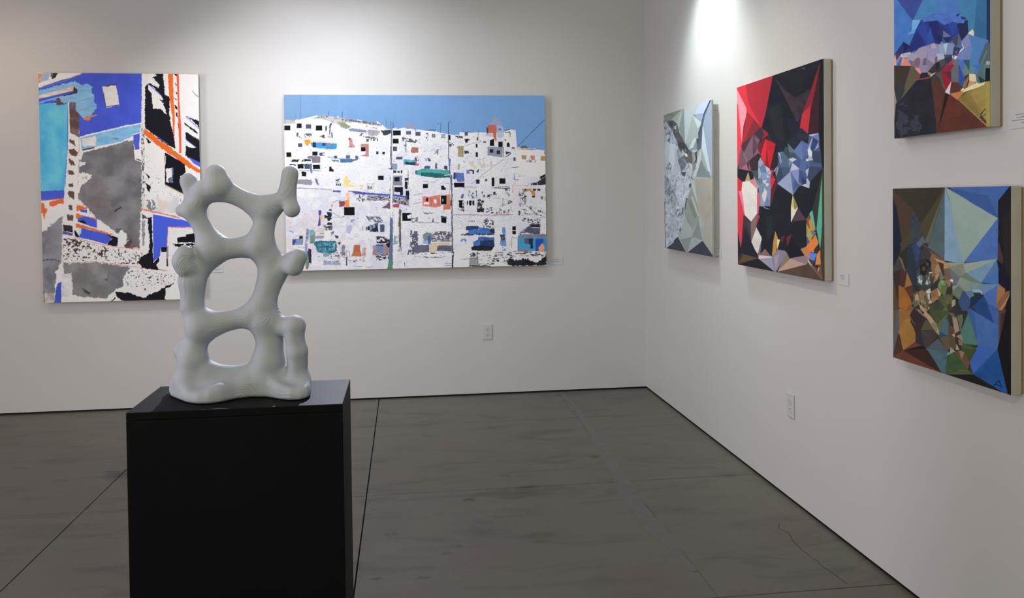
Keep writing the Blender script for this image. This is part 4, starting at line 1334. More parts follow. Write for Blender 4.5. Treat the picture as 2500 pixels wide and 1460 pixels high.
g.poly((66, 78, 166), (1050, 225, 1258, 235, 1590, 256, 1842, 285, 1832, 312, 1590, 282, 1258, 264, 1080, 250), rough=0.8)
g.poly((112, 108, 116), (1258, 272, 1590, 284, 1858, 325, 1862, 425, 1740, 400, 1560, 350, 1258, 350), c2=(200, 196, 204), ms=3, my=2.4)
g.poly((60, 58, 66), (1258, 272, 1590, 284, 1858, 325, 1862, 425, 1740, 400, 1560, 350, 1258, 350), dens=0.34, ds=3, dy=2.2)
g.poly((96, 92, 108), (1090, 240, 1240, 250, 1250, 330, 1200, 390, 1110, 340), dens=0.42, ds=3.5, dy=2.6)
g.poly((84, 92, 166), (1040, 225, 1140, 232, 1100, 262), rough=1.4)
g.poly((236, 178, 140), (960, 250, 1005, 225, 1020, 330, 985, 345), rough=1.4)
g.poly((196, 204, 222), (870, 310, 960, 280, 965, 340, 870, 355), rough=1.6)
g.poly((226, 126, 68), (930, 352, 1012, 332, 1014, 432, 900, 432), rough=1, c2=(238, 168, 120), ms=7)
g.poly((128, 74, 84), (864, 360, 935, 352, 955, 385, 930, 432, 866, 436), rough=0.8)
g.poly((226, 118, 104), (750, 410, 778, 405, 770, 445, 752, 445), rough=0.8)
g.line((108, 112, 128), (770, 380, 830, 350, 900, 350), 7, rough=1)
g.poly((236, 172, 130), (940, 120, 1060, 130, 1200, 120, 1250, 170, 1240, 210, 1100, 160, 950, 160), dens=0.30, ds=5)
g.poly((228, 202, 110), (950, 0, 985, 0, 1010, 125, 970, 130), rough=1)
g.poly((222, 196, 90), (960, 118, 1100, 128, 1100, 148, 970, 150), rough=1, op=0.8)
g.rects((70, 72, 84), [(820, 105, 842, 138), (850, 108, 870, 138), (876, 105, 892, 140)], rough=0.6)
g.poly((92, 94, 104), (815, 50, 880, 40, 880, 100, 820, 95), dens=0.5, ds=3)
g.rects((112, 116, 134), [(1272, 140, 1300, 190), (1310, 145, 1336, 190)], rough=0.8)
g.line((130, 134, 150), (1265, 105, 1350, 118, 1345, 190), 6, rough=0.6)
g.line((130, 134, 150), (1268, 105, 1268, 210), 6, rough=0.6)
g.poly((112, 84, 104), (1470, 452, 1530, 415, 1590, 355, 1592, 466), rough=0.8)
g.poly((166, 80, 86), (1632, 405, 1722, 390, 1716, 452, 1632, 442), rough=0.8)
g.poly(K, (1765, 520, 1896, 525, 1896, 637, 1765, 637))
g.poly((218, 218, 226), (1835, 560, 1890, 545, 1896, 600, 1840, 602), rough=1)
g.poly((110, 112, 128), (1880, 600, 1990, 580, 1990, 650, 1890, 670), dens=0.5, ds=3)
g.line((222, 220, 226), (1606, -10, 1606, 600), 36)
g.line((76, 74, 84), (1590, -10, 1592, 600), 7, rough=1, dens=0.7, ds=3, dy=9)
g.line((92, 90, 98), (1628, 300, 1624, 600), 8, rough=1, dens=0.7, ds=3, dy=6)
g.poly((96, 112, 142), (1590, 590, 1632, 590, 1630, 1100, 1626, 1330, 1562, 1330, 1580, 1000), rough=0.6, c2=(84, 100, 130), ms=5, my=20)
g.poly((76, 134, 112), (1568, 1190, 1628, 1200, 1628, 1335, 1560, 1335), rough=2.5)
g.line((118, 108, 106), (1735, 480, 1728, 700, 1738, 1010), 32, rough=1.4, c2=(78, 70, 70), ms=3, my=8)
g.line((226, 224, 228), (1680, 460, 1676, 820), 40, rough=0.6)
g.poly((72, 76, 152), (572, 485, 612, 480, 606, 600, 604, 702, 562, 712, 580, 600), rough=1)
g.poly((232, 178, 140), (590, 560, 630, 545, 640, 600, 605, 650), rough=1)
for b in ((700, 512, 758, 515, 755, 585, 765, 610, 700, 645, 690, 600, 655, 600, 655, 562, 700, 560), (690, 662, 768, 660, 765, 702, 692, 700), (680, 722, 760, 718, 758, 742, 682, 740)):
    g.poly((38, 38, 48), b, rough=1.4)
g.poly((60, 62, 72), (718, 470, 765, 465, 755, 500, 720, 495), rough=1)
g.line((96, 98, 112), (745, 510, 900, 590, 940, 575), 6, rough=0.8)
g.line((96, 98, 112), (650, 598, 930, 578), 5, rough=0.8)
g.poly((90, 90, 100), (610, 690, 770, 680, 800, 830, 760, 860, 700, 780, 620, 740), dens=0.35, ds=3)
g.poly((198, 194, 182), (562, 735, 650, 742, 652, 822, 560, 800), rough=1)
g.line((40, 40, 46), (600, 818, 655, 815), 7, rough=1)
g.poly((234, 234, 240), (660, 780, 740, 770, 745, 900, 655, 905), rough=1.2)
g.poly((112, 152, 158), (440, 770, 490, 752, 528, 812, 515, 960, 450, 955), rough=1.2, c2=(132, 168, 170), ms=6)
g.poly((84, 120, 116), (450, 850, 520, 830, 512, 960, 452, 955), rough=1.2, c2=(110, 144, 130), ms=5)
g.poly((96, 110, 158), (402, 740, 440, 762, 430, 905, 384, 955), rough=1.2, c2=(150, 160, 190), ms=5)
g.poly((138, 136, 174), (384, 955, 412, 958, 412, 1320, 392, 1340, 380, 1080), rough=0.8)
g.poly((108, 150, 106), (404, 1080, 440, 1060, 438, 1300, 400, 1310), rough=1, c2=(86, 120, 96), ms=4)
g.poly((58, 40, 50), (428, 1030, 472, 1040, 470, 1245, 432, 1235), rough=0.8)
g.poly((60, 60, 120), (420, 1040, 446, 1040, 440, 1140, 420, 1140), rough=1)
g.poly((166, 84, 84), (385, 1290, 428, 1290, 412, 1335), rough=0.8)
g.poly((124, 140, 168), (198, 895, 352, 890, 352, 975, 200, 980), rough=0.6)
g.poly((46, 72, 152), (198, 895, 262, 894, 230, 978, 200, 980), rough=2)
g.rect((24, 26, 34), 300, 850, 350, 892, rough=0.8)
g.line((140, 142, 156), (280, 1010, 380, 1012), 8)
g.poly((150, 152, 170), (130, 760, 360, 830, 300, 880, 160, 800), dens=0.30, ds=4)
g.poly((150, 145, 160), (525, 848, 650, 845, 650, 888, 520, 890), rough=1)
g.poly((60, 60, 70), (800, 830, 860, 860, 840, 890, 815, 885), rough=1.4)
g.poly((34, 96, 116), (512, 935, 560, 922, 822, 922, 832, 1000, 842, 1060, 750, 1102, 660, 1090, 560, 1090, 540, 1020, 515, 985), rough=1.8, rs=4, c2=(50, 116, 132), ms=7)
g.text((150, 196, 204), 'LO TRADICION', 572, 948, 250, 42)
g.text((140, 188, 196), 'IA DEL COMER', 572, 1022, 236, 38)
g.poly((170, 214, 226), (785, 970, 805, 960, 800, 1030, 790, 1040), rough=0.6)
g.line((120, 176, 186), (620, 1078, 700, 1076), 8)
g.poly((128, 148, 172), (640, 1090, 735, 1095, 720, 1145, 640, 1148), rough=1)
g.poly((122, 120, 134), (730, 1100, 860, 1080, 950, 1090, 960, 1150, 740, 1150), dens=0.6, ds=4)
g.poly((104, 100, 110), (905, 985, 945, 980, 955, 1130, 900, 1120), rough=1.5, c2=(150, 146, 156), ms=4)
g.poly((50, 50, 58), (845, 945, 890, 930, 870, 980), rough=1.4)
g.oval((216, 216, 226), 985, 1085, 26, 34)
g.line((120, 120, 128), (972, 1140, 970, 1060, 1010, 1080, 1020, 1130), 7, rough=1)
g.rect((52, 54, 60), 963, 1140, 982, 1272)
g.poly((166, 100, 74), (1075, 978, 1160, 975, 1175, 1080, 1196, 1142, 1036, 1142, 1064, 1080), rough=0.8, c2=(190, 116, 62), ms=6)
g.poly((168, 138, 142), (1200, 1018, 1252, 1020, 1250, 1140, 1185, 1140), rough=1.6, c2=(196, 170, 176), ms=5)
g.poly((196, 186, 196), (870, 1130, 1060, 1140, 1060, 1155, 870, 1150), rough=1)
g.poly((150, 140, 158), (1350, 985, 1420, 970, 1560, 972, 1578, 1090, 1560, 1125, 1340, 1128), rough=1)
g.poly((112, 128, 164), (1395, 1000, 1500, 1000, 1502, 1092, 1400, 1092), rough=1)
g.poly((164, 122, 116), (1510, 985, 1578, 1000, 1578, 1085, 1520, 1090), rough=1)
g.poly((160, 118, 122), (1350, 1040, 1392, 1040, 1395, 1120, 1345, 1120), rough=1)
g.poly((52, 70, 130), (1390, 975, 1490, 975, 1490, 998, 1390, 998), rough=1)
g.poly((44, 46, 56), (1395, 860, 1500, 855, 1592, 900, 1585, 1010, 1520, 960, 1400, 955), dens=0.55, ds=3.6)
g.poly((26, 28, 40), (1535, 960, 1592, 965, 1588, 1020, 1540, 1000), rough=1.4)
g.poly((56, 56, 62), (1385, 1125, 1560, 1100, 1575, 1180, 1400, 1205), dens=0.5, ds=4.5, dy=2)
g.poly((100, 102, 118), (1245, 568, 1440, 575, 1492, 640, 1490, 672, 1290, 640), dens=0.6, ds=4, dy=3)
g.poly((36, 42, 62), (1245, 735, 1300, 700, 1340, 690, 1420, 662, 1422, 792, 1300, 792, 1300, 772, 1245, 772), rough=1)
g.poly((150, 156, 176), (1290, 690, 1400, 680, 1400, 720, 1300, 760), dens=0.42, ds=3)
g.line((210, 212, 222), (1318, 690, 1320, 792), 6)
g.line((210, 212, 222), (1262, 690, 1264, 775), 6)
g.rect((74, 80, 104), 1450, 690, 1510, 795, rough=1)
g.line((50, 52, 64), (1202, 705, 1202, 775), 6)
g.poly((176, 176, 198), (975, 705, 1052, 690, 1048, 740, 1012, 825, 960, 800), rough=1.4)
g.poly((150, 146, 158), (1030, 610, 1092, 615, 1090, 675, 1035, 660), rough=1.4, dens=0.75, ds=4)
g.poly((150, 160, 186), (640, 1212, 760, 1210, 885, 1222, 882, 1262, 640, 1268), rough=1.6)
g.line((236, 236, 240), (762, 1180, 762, 1280), 7)
g.poly((66, 66, 72), (560, 1140, 1240, 1150, 1240, 1220, 560, 1210), dens=0.06, ds=6, dy=1.8)
g.poly((66, 66, 72), (1010, 1200, 1240, 1180, 1230, 1210, 1010, 1230), dens=0.26, ds=5, dy=2)
g.line((70, 70, 78), (1070, 1284, 1240, 1290, 1560, 1300), 5, rough=0.8, dens=0.5, ds=6)
g.poly((78, 80, 102), (1870, 760, 1990, 790, 1990, 1110, 1840, 1105, 1880, 950), dens=0.56, ds=3.6)
g.line((60, 60, 70), (1840, 1110, 1990, 1100), 12, rough=1.2, dens=0.7, ds=4)
g.poly((110, 158, 164), (1640, 850, 1690, 830, 1700, 960, 1632, 970), rough=1.4, dens=0.75, ds=4)
g.line((60, 60, 66), (1797, 1232, 1800, 1285), 8, rough=1)
g.poly((150, 152, 170), (1690, 1060, 1760, 1000, 1760, 1120, 1700, 1110), dens=0.5, ds=4)
# lower right
g.frame(1010, 430, 0.17125)
g.poly((206, 204, 219), (118, 165, 375, 165, 382, 265, 240, 290, 118, 290), rough=1.4, c2=(222, 218, 228), ms=9)
g.poly((204, 126, 106), (125, 290, 240, 292, 380, 262, 386, 432, 300, 446, 130, 425), rough=1.2, c2=(196, 110, 90), ms=8)
g.poly((192, 136, 96), (462, 262, 522, 266, 528, 405, 466, 405), rough=0.8)
g.poly((196, 116, 94), (420, 412, 470, 405, 525, 380, 532, 470, 425, 482), rough=0.8)
g.poly((228, 226, 232), (285, 335, 330, 335, 325, 390, 295, 385), rough=1)
g.poly((228, 226, 232), (145, 372, 220, 375, 215, 405, 145, 402), rough=1)
g.line((150, 96, 84), (246, 300, 250, 425), 8)
g.rects(K, [(130, 112, 205, 172), (390, 135, 456, 196), (175, 310, 206, 360), (388, 275, 467, 405), (392, 575, 467, 662), (1220, 32, 1306, 108), (1110, 20, 1150, 145), (575, 93, 723, 159), (1405, 715, 1455, 769), (1405, 778, 1455, 826)])
g.rects((30, 32, 50), [(525, 345, 552, 422), (890, 50, 938, 108)])
g.rect(SL, 1015, 42, 1048, 73)
g.poly((228, 226, 232), (425, 130, 460, 130, 460, 165, 432, 160), rough=1)
g.poly((230, 228, 232), (408, 325, 422, 335, 415, 365))
g.line((60, 62, 70), (130, 72, 300, 90, 520, 105), 5, rough=0.8, dens=0.6, ds=5)
g.line((110, 112, 128), (0, 275, 120, 245), 6, rough=0.6)
g.line((110, 112, 128), (0, 395, 120, 370), 6, rough=0.6)
g.poly((90, 92, 104), (140, 525, 200, 520, 280, 520, 270, 532, 160, 545), rough=1, dens=0.7, ds=4)
g.poly((112, 112, 116), (255, 655, 282, 590, 292, 655), rough=0.6)
g.poly((112, 112, 116), (0, 650, 45, 600, 62, 650), rough=1)
g.line((60, 60, 66), (0, 656, 260, 662, 470, 664), 7, rough=1, dens=0.7, ds=5)
g.poly((60, 62, 66), (388, 560, 470, 585, 468, 600, 390, 600), rough=1.2)
g.line((54, 54, 90), (536, -10, 545, 300, 545, 700, 556, 1080), 18, rough=1.1, c2=(96, 96, 132), ms=3, my=10)
g.line((24, 26, 44), (560, 1080, 552, 1310), 22, rough=0.8)
g.line((176, 60, 60), (520, 120, 512, 260), 6, rough=0.8)
g.line((150, 82, 76), (560, 548, 800, 550, 1100, 552, 1412, 552), 8, rough=1, c2=(70, 50, 60), ms=6)
g.line((70, 72, 84), (565, 158, 740, 155, 905, 160), 6, rough=0.6, dens=0.7, ds=6)
g.line((44, 44, 52), (1112, 165, 1250, 175, 1370, 178), 12, rough=1, dens=0.75, ds=6)
g.line((60, 60, 70), (1170, 148, 1370, 155), 8, rough=1, dens=0.7, ds=6)
g.line((206, 104, 88), (1400, 132, 1470, 128, 1610, 132), 7, rough=0.8)
g.line((206, 120, 110), (1412, 140, 1408, 230), 9, rough=1)
g.line((218, 206, 210), (1440, 140, 1440, 420), 60, rough=0.6)
g.poly((166, 142, 86), (1545, 178, 1705, 180, 1640, 205, 1560, 240), rough=1)
g.poly((208, 126, 68), (1640, 195, 1722, 210, 1732, 275, 1690, 272, 1665, 228), rough=0.8)
g.rect((40, 40, 46), 1580, 180, 1602, 205)
g.rects((26, 26, 32), [(1700, 180, 1742, 205), (1760, 182, 1805, 208)], rough=0.8)
g.rect((46, 46, 60), 1682, 275, 1726, 305, rough=0.8)
g.rects((22, 22, 28), [(1876, 170, 1892, 240), (1876, 285, 1892, 350)])
g.poly((96, 98, 130), (1810, 285, 1840, 285, 1838, 335, 1815, 330), rough=1)
g.poly((220, 196, 150), (1842, 290, 1872, 290, 1870, 350, 1845, 345), rough=1, op=0.7)
g.poly((60, 60, 64), (1490, 220, 1560, 240, 1610, 290, 1600, 400, 1500, 290), dens=0.5, ds=3)
g.poly((140, 140, 148), (1490, 300, 1600, 310, 1600, 400, 1500, 450), dens=0.42, ds=3.5)
FO = (58, 60, 66)
g.poly(FO, (900, 312, 960, 305, 1005, 360, 970, 420, 1000, 520, 905, 515, 905, 400), dens=0.62, ds=4)
g.rect((42, 46, 46), 905, 462, 1000, 512, rough=1.2)
g.poly(FO, (1040, 450, 1120, 440, 1142, 535, 1030, 535), dens=0.42, ds=3)
g.poly((130, 116, 118), (1170, 520, 1220, 460, 1400, 470, 1412, 548, 1180, 548), dens=0.46, ds=3)
g.poly(FO, (620, 345, 720, 340, 722, 510, 640, 480), dens=0.42, ds=3)
g.rects(K, [(645, 342, 694, 446), (788, 345, 824, 416), (836, 345, 863, 416), (758, 345, 774, 404)], rough=0.8)
g.poly((86, 88, 112), (770, 210, 860, 215, 905, 210, 900, 325, 780, 310), dens=0.36, ds=3, dy=4)
g.poly((84, 90, 150), (668, 300, 690, 255, 712, 252, 700, 318, 672, 318), rough=1)
g.line((58, 62, 110), (893, 205, 895, 270), 9)
g.poly(FO, (970, 215, 990, 220, 985, 250, 970, 248), rough=1)
g.poly((40, 40, 46), (1130, 230, 1170, 220, 1165, 265, 1140, 270), rough=1.2)
g.poly(FO, (980, 270, 1180, 250, 1180, 300, 980, 300), dens=0.42, ds=3)
g.line((60, 60, 66), (1270, 315, 1270, 430), 9, rough=0.8)
g.line((120, 120, 130), (1010, 310, 1240, 316), 6, rough=1, dens=0.6, ds=5)
g.line((84, 84, 92), (1210, 440, 1400, 365), 5, rough=0.6)
g.poly(FO, (1340, 340, 1400, 350, 1410, 420, 1345, 410), dens=0.62, ds=3.4)
g.poly(FO, (1300, 180, 1370, 180, 1370, 290, 1330, 270, 1300, 220), dens=0.45, ds=3)
g.poly((80, 82, 96), (1490, 470, 1700, 420, 1880, 480, 1880, 560, 1720, 570, 1500, 560), dens=0.20, ds=3.6)
g.rect((62, 64, 78), 1490, 498, 1512, 560, rough=1)
g.line((86, 88, 100), (1600, 420, 1750, 540, 1880, 590), 5, rough=0.6)
g.poly((64, 66, 78), (1535, 592, 1640, 595, 1720, 620, 1800, 590, 1800, 670, 1650, 665, 1550, 640), dens=0.42, ds=3.4)
g.poly((74, 76, 92), (1590, 810, 1590, 735, 1640, 690, 1700, 672, 1806, 682, 1800, 822, 1650, 815), rough=1.4, c2=(96, 98, 116), ms=6)
g.rect((30, 32, 42), 1670, 692, 1782, 722, rough=1.2)
g.line((200, 202, 214), (1680, 732, 1780, 735), 8)
g.poly((206, 208, 220), (1480, 640, 1660, 700, 1590, 740, 1500, 840, 1470, 760), rough=1)
g.poly((98, 100, 116), (1500, 800, 1590, 740, 1590, 810, 1510, 840), dens=0.62, ds=3)
g.poly((50, 66, 98), (742, 715, 770, 705, 922, 706, 922, 766, 742, 768), rough=1)
g.poly((76, 122, 188), (770, 765, 925, 760, 930, 728, 1000, 732, 1150, 760, 1150, 825, 672, 842, 780, 800), rough=1.4, c2=(64, 106, 172), ms=8)
g.poly((36, 48, 80), (1085, 765, 1152, 745, 1152, 822, 1090, 800), rough=1.4)
g.poly((44, 50, 74), (665, 835, 760, 812, 1150, 820, 1150, 838, 670, 848), rough=1, dens=0.75, ds=6)
g.poly((66, 68, 86), (965, 660, 1040, 590, 1145, 640, 1140, 770, 990, 740), dens=0.40, ds=3)
g.poly((96, 98, 108), (770, 635, 870, 630, 870, 650, 775, 650), dens=0.62, ds=3)
g.poly((76, 114, 184), (848, 930, 920, 900, 920, 862, 1145, 868, 1145, 1005, 845, 1005), rough=1.2, c2=(66, 100, 170), ms=8)
g.poly((34, 48, 92), (945, 920, 1145, 900, 1145, 1005, 950, 1005), rough=1.8, c2=(44, 62, 110), ms=6)
g.poly((70, 84, 116), (940, 868, 1145, 868, 1140, 920, 950, 910), dens=0.6, ds=3)
g.poly((28, 30, 40), (828, 1006, 960, 985, 1145, 1002, 1112, 1058, 820, 1058), rough=1.2, c2=(52, 46, 50), ms=6)
g.poly((96, 134, 196), (660, 920, 690, 890, 760, 900, 750, 960, 690, 940), rough=1.2, dens=0.7, ds=4)
g.poly((90, 130, 192), (1262, 725, 1308, 722, 1306, 830, 1316, 1005, 1240, 992, 1228, 940, 1262, 830), rough=1.2, c2=(112, 150, 204), ms=6)
g.poly((70, 74, 88), (1230, 835, 1300, 830, 1300, 900, 1235, 925), rough=1.5, dens=0.75, ds=4)
g.poly((96, 134, 196), (1230, 990, 1320, 1000, 1316, 1060, 1240, 1060), dens=0.35, ds=4)
g.poly((126, 132, 148), (1490, 848, 1530, 828, 1895, 822, 1895, 880, 1478, 882), rough=0.8, c2=(112, 118, 136), ms=6)
g.poly((72, 154, 194), (1478, 880, 1895, 876, 1895, 1078, 1478, 1050), c2=(62, 140, 184), ms=12)
g.poly((88, 92, 112), (1572, 886, 1642, 884, 1640, 970, 1580, 960))
g.poly((34, 46, 68), (1640, 886, 1698, 886, 1696, 1032, 1662, 1030, 1660, 970, 1640, 965), rough=0.6)
g.rect((40, 82, 176), 1735, 890, 1846, 1070)
g.poly((226, 140, 98), (1770, 1075, 1785, 1005, 1828, 955, 1856, 1000, 1852, 1080), rough=1.4, c2=(236, 176, 140), ms=5)
g.poly((150, 118, 124), (1478, 1040, 1560, 1045, 1640, 1055, 1640, 1075, 1480, 1075), rough=1)
g.poly((222, 220, 226), (1398, 840, 1478, 830, 1478, 1070, 1395, 1060))
g.line((128, 126, 130), (1398, 865, 1470, 885), 6, rough=0.8)
g.line((100, 98, 102), (1398, 870, 1396, 1010), 5, rough=0.6)
g.poly((118, 140, 144), (130, 840, 190, 790, 262, 825, 250, 952, 150, 955), rough=1.8, c2=(96, 118, 122), ms=5)
g.poly((128, 124, 138), (250, 800, 340, 785, 545, 780, 545, 930, 260, 935), dens=0.62, ds=3.4)
g.poly((76, 74, 86), (250, 800, 340, 785, 545, 780, 545, 930, 260, 935), dens=0.30, ds=3)
g.poly((96, 98, 116), (0, 780, 70, 820, 60, 930, 0, 930), dens=0.55, ds=3)
g.poly((102, 104, 128), (0, 960, 80, 980, 222, 975, 222, 1092, 0, 1112), rough=1, c2=(88, 88, 108), ms=9, my=3)
g.poly((202, 192, 160), (232, 945, 512, 940, 520, 975, 500, 985, 340, 990, 322, 1092, 222, 1092, 222, 985), rough=1)
g.poly((100, 102, 124), (330, 1005, 370, 985, 556, 985, 558, 1072, 325, 1062), rough=1, c2=(84, 84, 104), ms=9, my=3)
g.poly((66, 92, 158), (204, 850, 238, 850, 238, 972, 204, 972), rough=0.8)
g.poly((150, 168, 198), (130, 915, 205, 915, 205, 970, 130, 965), rough=1.4)
g.poly((236, 234, 238), (0, 1092, 558, 1075, 556, 1130, 0, 1140), rough=1.2)
g.poly((60, 60, 68), (0, 1095, 556, 1075, 556, 1095, 0, 1120), dens=0.40, ds=5, dy=2)
g.poly((66, 64, 70), (0, 1130, 556, 1120, 556, 1160, 0, 1170), dens=0.12, ds=6, dy=1.5)
g.line((60, 60, 64), (450, 1240, 540, 1245), 5, rough=0.6)
g.line((60, 60, 64), (455, 1268, 540, 1272), 5, rough=0.6)
g.poly((166, 166, 166), (790, 1160, 918, 1152, 922, 1272, 790, 1274), c2=(140, 140, 140), ms=8)
g.line((60, 60, 64), (665, 1180, 800, 1180, 912, 1178), 6, rough=0.8)
g.line((50, 50, 56), (910, 1080, 918, 1272), 8, rough=1)
g.poly((60, 60, 64), (800, 1090, 910, 1080, 910, 1150, 800, 1150), dens=0.30, ds=3)
g.poly((66, 66, 70), (920, 1060, 1330, 1080, 1330, 1250, 930, 1270), dens=0.14, ds=7, dy=2)
g.poly((40, 42, 46), (1090, 1180, 1220, 1185, 1210, 1220, 1110, 1215), dens=0.5, ds=7, dy=2)
g.poly((66, 66, 70), (1380, 1060, 1890, 1080, 1890, 1140, 1300, 1140), dens=0.26, ds=7, dy=2)
g.poly((28, 33, 38), (1325, 1185, 1400, 1170, 1480, 1205, 1560, 1165, 1640, 1190, 1700, 1215, 1760, 1230, 1895, 1130, 1895, 1272, 1360, 1280), rough=3.5, rs=4, c2=(44, 48, 58), ms=6)
g.poly((28, 33, 38), (1260, 1150, 1420, 1140, 1400, 1180, 1280, 1180), dens=0.5, ds=6, dy=2)
g.poly((60, 62, 64), (790, 1268, 940, 1268, 1100, 1275, 1100, 1290, 790, 1290), rough=1.4)
g.grain(0.03)
g.build(t2, (0, 0, 0), M_PAINT)


# --- picture 3: grey faceted bird on a thin floating panel (right wall, nearest the corner)
t3 = thing('panel_painting', 'pale grey faceted bird painting on a thin panel, nearest the corner', 'painting', (0, -1.0675, 1.1375))
adopt(box('panel', (-FACE + 0.0006, -1.5174, 1.1375), (-FACE + 0.010, -0.6176, 2.0712), M_PANEL, None, 0.0015), t3)
for a, b, c, d in ((-1.508, -0.626, 1.142, 1.185), (-1.508, -0.626, 2.010, 2.045), (-1.508, -1.463, 1.186, 2.009), (-0.671, -0.626, 1.186, 2.009)):
    adopt(box('mounting_frame', (-FACE + 0.0105, a, c), (-0.0012, b, d), M_PANEL), t3)
g = Picture(right_corners(-0.6176, -1.5174, 1.1375, 2.0712), 200, 420, LIGHT3, 3)
g.grow = 0.5
g.frame(0, 0, 1)
g.poly((138, 147, 146), (1600, 230, 1760, 230, 1760, 650, 1600, 650), c2=(148, 155, 152), ms=20)
g.frame(1615, 240, 0.13013)
P = g.poly
P((98, 106, 102), (20, 312, 410, 182, 200, 392, 80, 424), c2=(112, 118, 114), ms=12)
P((132, 146, 138), (195, 392, 410, 188, 290, 480, 240, 440))
P((118, 130, 126), (290, 480, 412, 188, 428, 190, 440, 850, 380, 725))
P((146, 158, 150), (270, 465, 400, 225, 330, 560, 310, 560))
P((164, 174, 174), (424, 182, 582, 312, 470, 805, 440, 850))
P((163, 171, 170), (424, 182, 720, 92, 622, 300, 582, 318))
P((170, 180, 196), (718, 92, 892, 33, 802, 290, 620, 302))
P((138, 153, 175), (618, 305, 802, 285, 752, 455))
P((176, 190, 182), (578, 320, 752, 462, 692, 562, 650, 545))
P((148, 160, 156), (578, 330, 692, 600, 662, 745, 490, 855, 468, 790))
P((134, 148, 166), (925, 20, 960, 20, 965, 1480, 905, 1460, 770, 485, 800, 300))
P((174, 187, 194), (772, 488, 905, 1310, 925, 1470, 885, 1390, 750, 925))
P((142, 150, 152), (740, 930, 890, 1420, 740, 1135))
P((110, 121, 122), (738, 1150, 885, 1450, 840, 1470, 655, 1470))
P((166, 176, 176), (660, 1180, 742, 945, 740, 1140, 648, 1470, 575, 1470, 640, 1320))
P((78, 88, 106), (912, 26, 934, 22, 808, 335, 766, 560, 748, 930, 672, 995, 690, 850, 688, 650, 742, 490, 800, 262))
P((40, 50, 66), (912, 26, 925, 24, 790, 330, 745, 490, 740, 478, 795, 280))
P((60, 64, 72), (690, 650, 745, 495, 728, 600, 700, 770))
P((176, 187, 192), (598, 760, 662, 744, 580, 935, 508, 955))
P((122, 130, 130), (662, 760, 692, 850, 672, 972, 588, 972))
P((64, 68, 76), (655, 755, 705, 770, 690, 850, 672, 960))
P((166, 178, 180), (570, 982, 672, 970, 602, 1024))
P((108, 134, 148), (518, 952, 590, 932, 570, 1004))
P((134, 137, 131), (568, 1008, 642, 1022, 602, 1205, 570, 1190))
P((56, 60, 64), (625, 1020, 668, 990, 662, 1200, 602, 1285, 575, 1255, 640, 1150), rough=0.3)
P((120, 122, 118), (575, 1260, 652, 1180, 640, 1325, 580, 1375))
P((60, 58, 58), (590, 305, 615, 318, 635, 355), rough=0.2)
P((74, 76, 78), (80, 430, 150, 412, 205, 408, 292, 480, 332, 640, 440, 850, 512, 960, 572, 1010, 582, 1225, 480, 1222, 400, 1060, 310, 925, 298, 830, 200, 605, 130, 520), rough=0.4)
g.facets([(70, 72, 75), (84, 85, 86), (60, 62, 66), (92, 94, 96), (78, 76, 76)], (90, 430, 205, 412, 292, 482, 335, 640, 440, 850, 512, 965, 572, 1015, 582, 1220, 480, 1218, 400, 1060, 310, 925, 200, 605), 5, 9)
P((58, 60, 64), (140, 440, 232, 430, 210, 560, 160, 520))
P((54, 56, 60), (300, 830, 420, 830, 500, 962, 420, 1000, 330, 920))
P((90, 84, 82), (400, 1092, 562, 1060, 572, 1205, 480, 1218))
P((164, 168, 170), (388, 950, 442, 1042, 400, 1080, 388, 1040))
P((196, 192, 190), (432, 1050, 472, 1035, 492, 1092, 450, 1088))
P((104, 104, 106), (430, 940, 470, 960, 460, 1030, 440, 1000))
P((150, 155, 158), (238, 540, 282, 505, 272, 582, 245, 580))
P((56, 58, 62), (20, 330, 72, 420, 62, 520, 42, 470))
P((130, 136, 134), (28, 330, 60, 380, 70, 470, 50, 430))
g.facets([(150, 160, 170), (128, 138, 152), (170, 178, 186), (92, 97, 106), (140, 148, 158), (160, 168, 176)], (40, 470, 90, 440, 130, 520, 205, 605, 300, 832, 312, 905, 160, 842, 100, 782, 66, 610), 5, 10)
P((92, 96, 104), (100, 790, 160, 750, 160, 840, 130, 820))
P((164, 174, 178), (100, 790, 160, 842, 310, 900, 320, 1160, 372, 1400, 330, 1480, 60, 1480, 56, 900), c2=(150, 160, 164), ms=9, my=24)
P((176, 184, 188), (160, 850, 240, 860, 250, 1200, 180, 1440, 140, 1200))
P((82, 90, 106), (308, 1150, 400, 1080, 462, 1255, 470, 1330, 400, 1420, 370, 1380), rough=0.4, c2=(104, 112, 126), ms=5)
P((120, 128, 142), (280, 960, 330, 960, 350, 1120, 310, 1140), rough=0.4)
g.facets([(120, 128, 134), (100, 108, 116), (142, 150, 156), (160, 168, 172)], (60, 1480, 80, 1290, 150, 1185, 192, 1290, 160, 1480), 4, 8)
g.facets([(160, 166, 170), (176, 182, 186), (140, 146, 152), (118, 122, 128)], (370, 1390, 470, 1260, 500, 1200, 570, 1240, 580, 1370, 590, 1480, 380, 1480), 4, 8)
g.frame(1615, 420, 0.14381)
LT = [(164, 172, 182), (146, 156, 166), (176, 182, 189), (134, 142, 152), (156, 162, 172), (170, 178, 186), (158, 166, 174), (118, 126, 136)]
P((152, 162, 168), (45, 0, 505, 0, 500, 250, 430, 470, 392, 720, 342, 965, 272, 1105, 90, 1295, 62, 1290, 58, 700))
g.facets(LT, (50, 60, 200, 0, 500, 0, 500, 245, 432, 470, 392, 720, 342, 965, 275, 1102, 92, 1292, 62, 1290, 60, 700), 4.2, 8.5)
g.facets([(104, 112, 120), (126, 134, 142), (150, 158, 166), (96, 102, 112), (138, 146, 152), (144, 150, 158)], (50, 20, 130, 120, 180, 260, 250, 200, 262, 420, 200, 620, 110, 480, 60, 380), 3.5, 7)
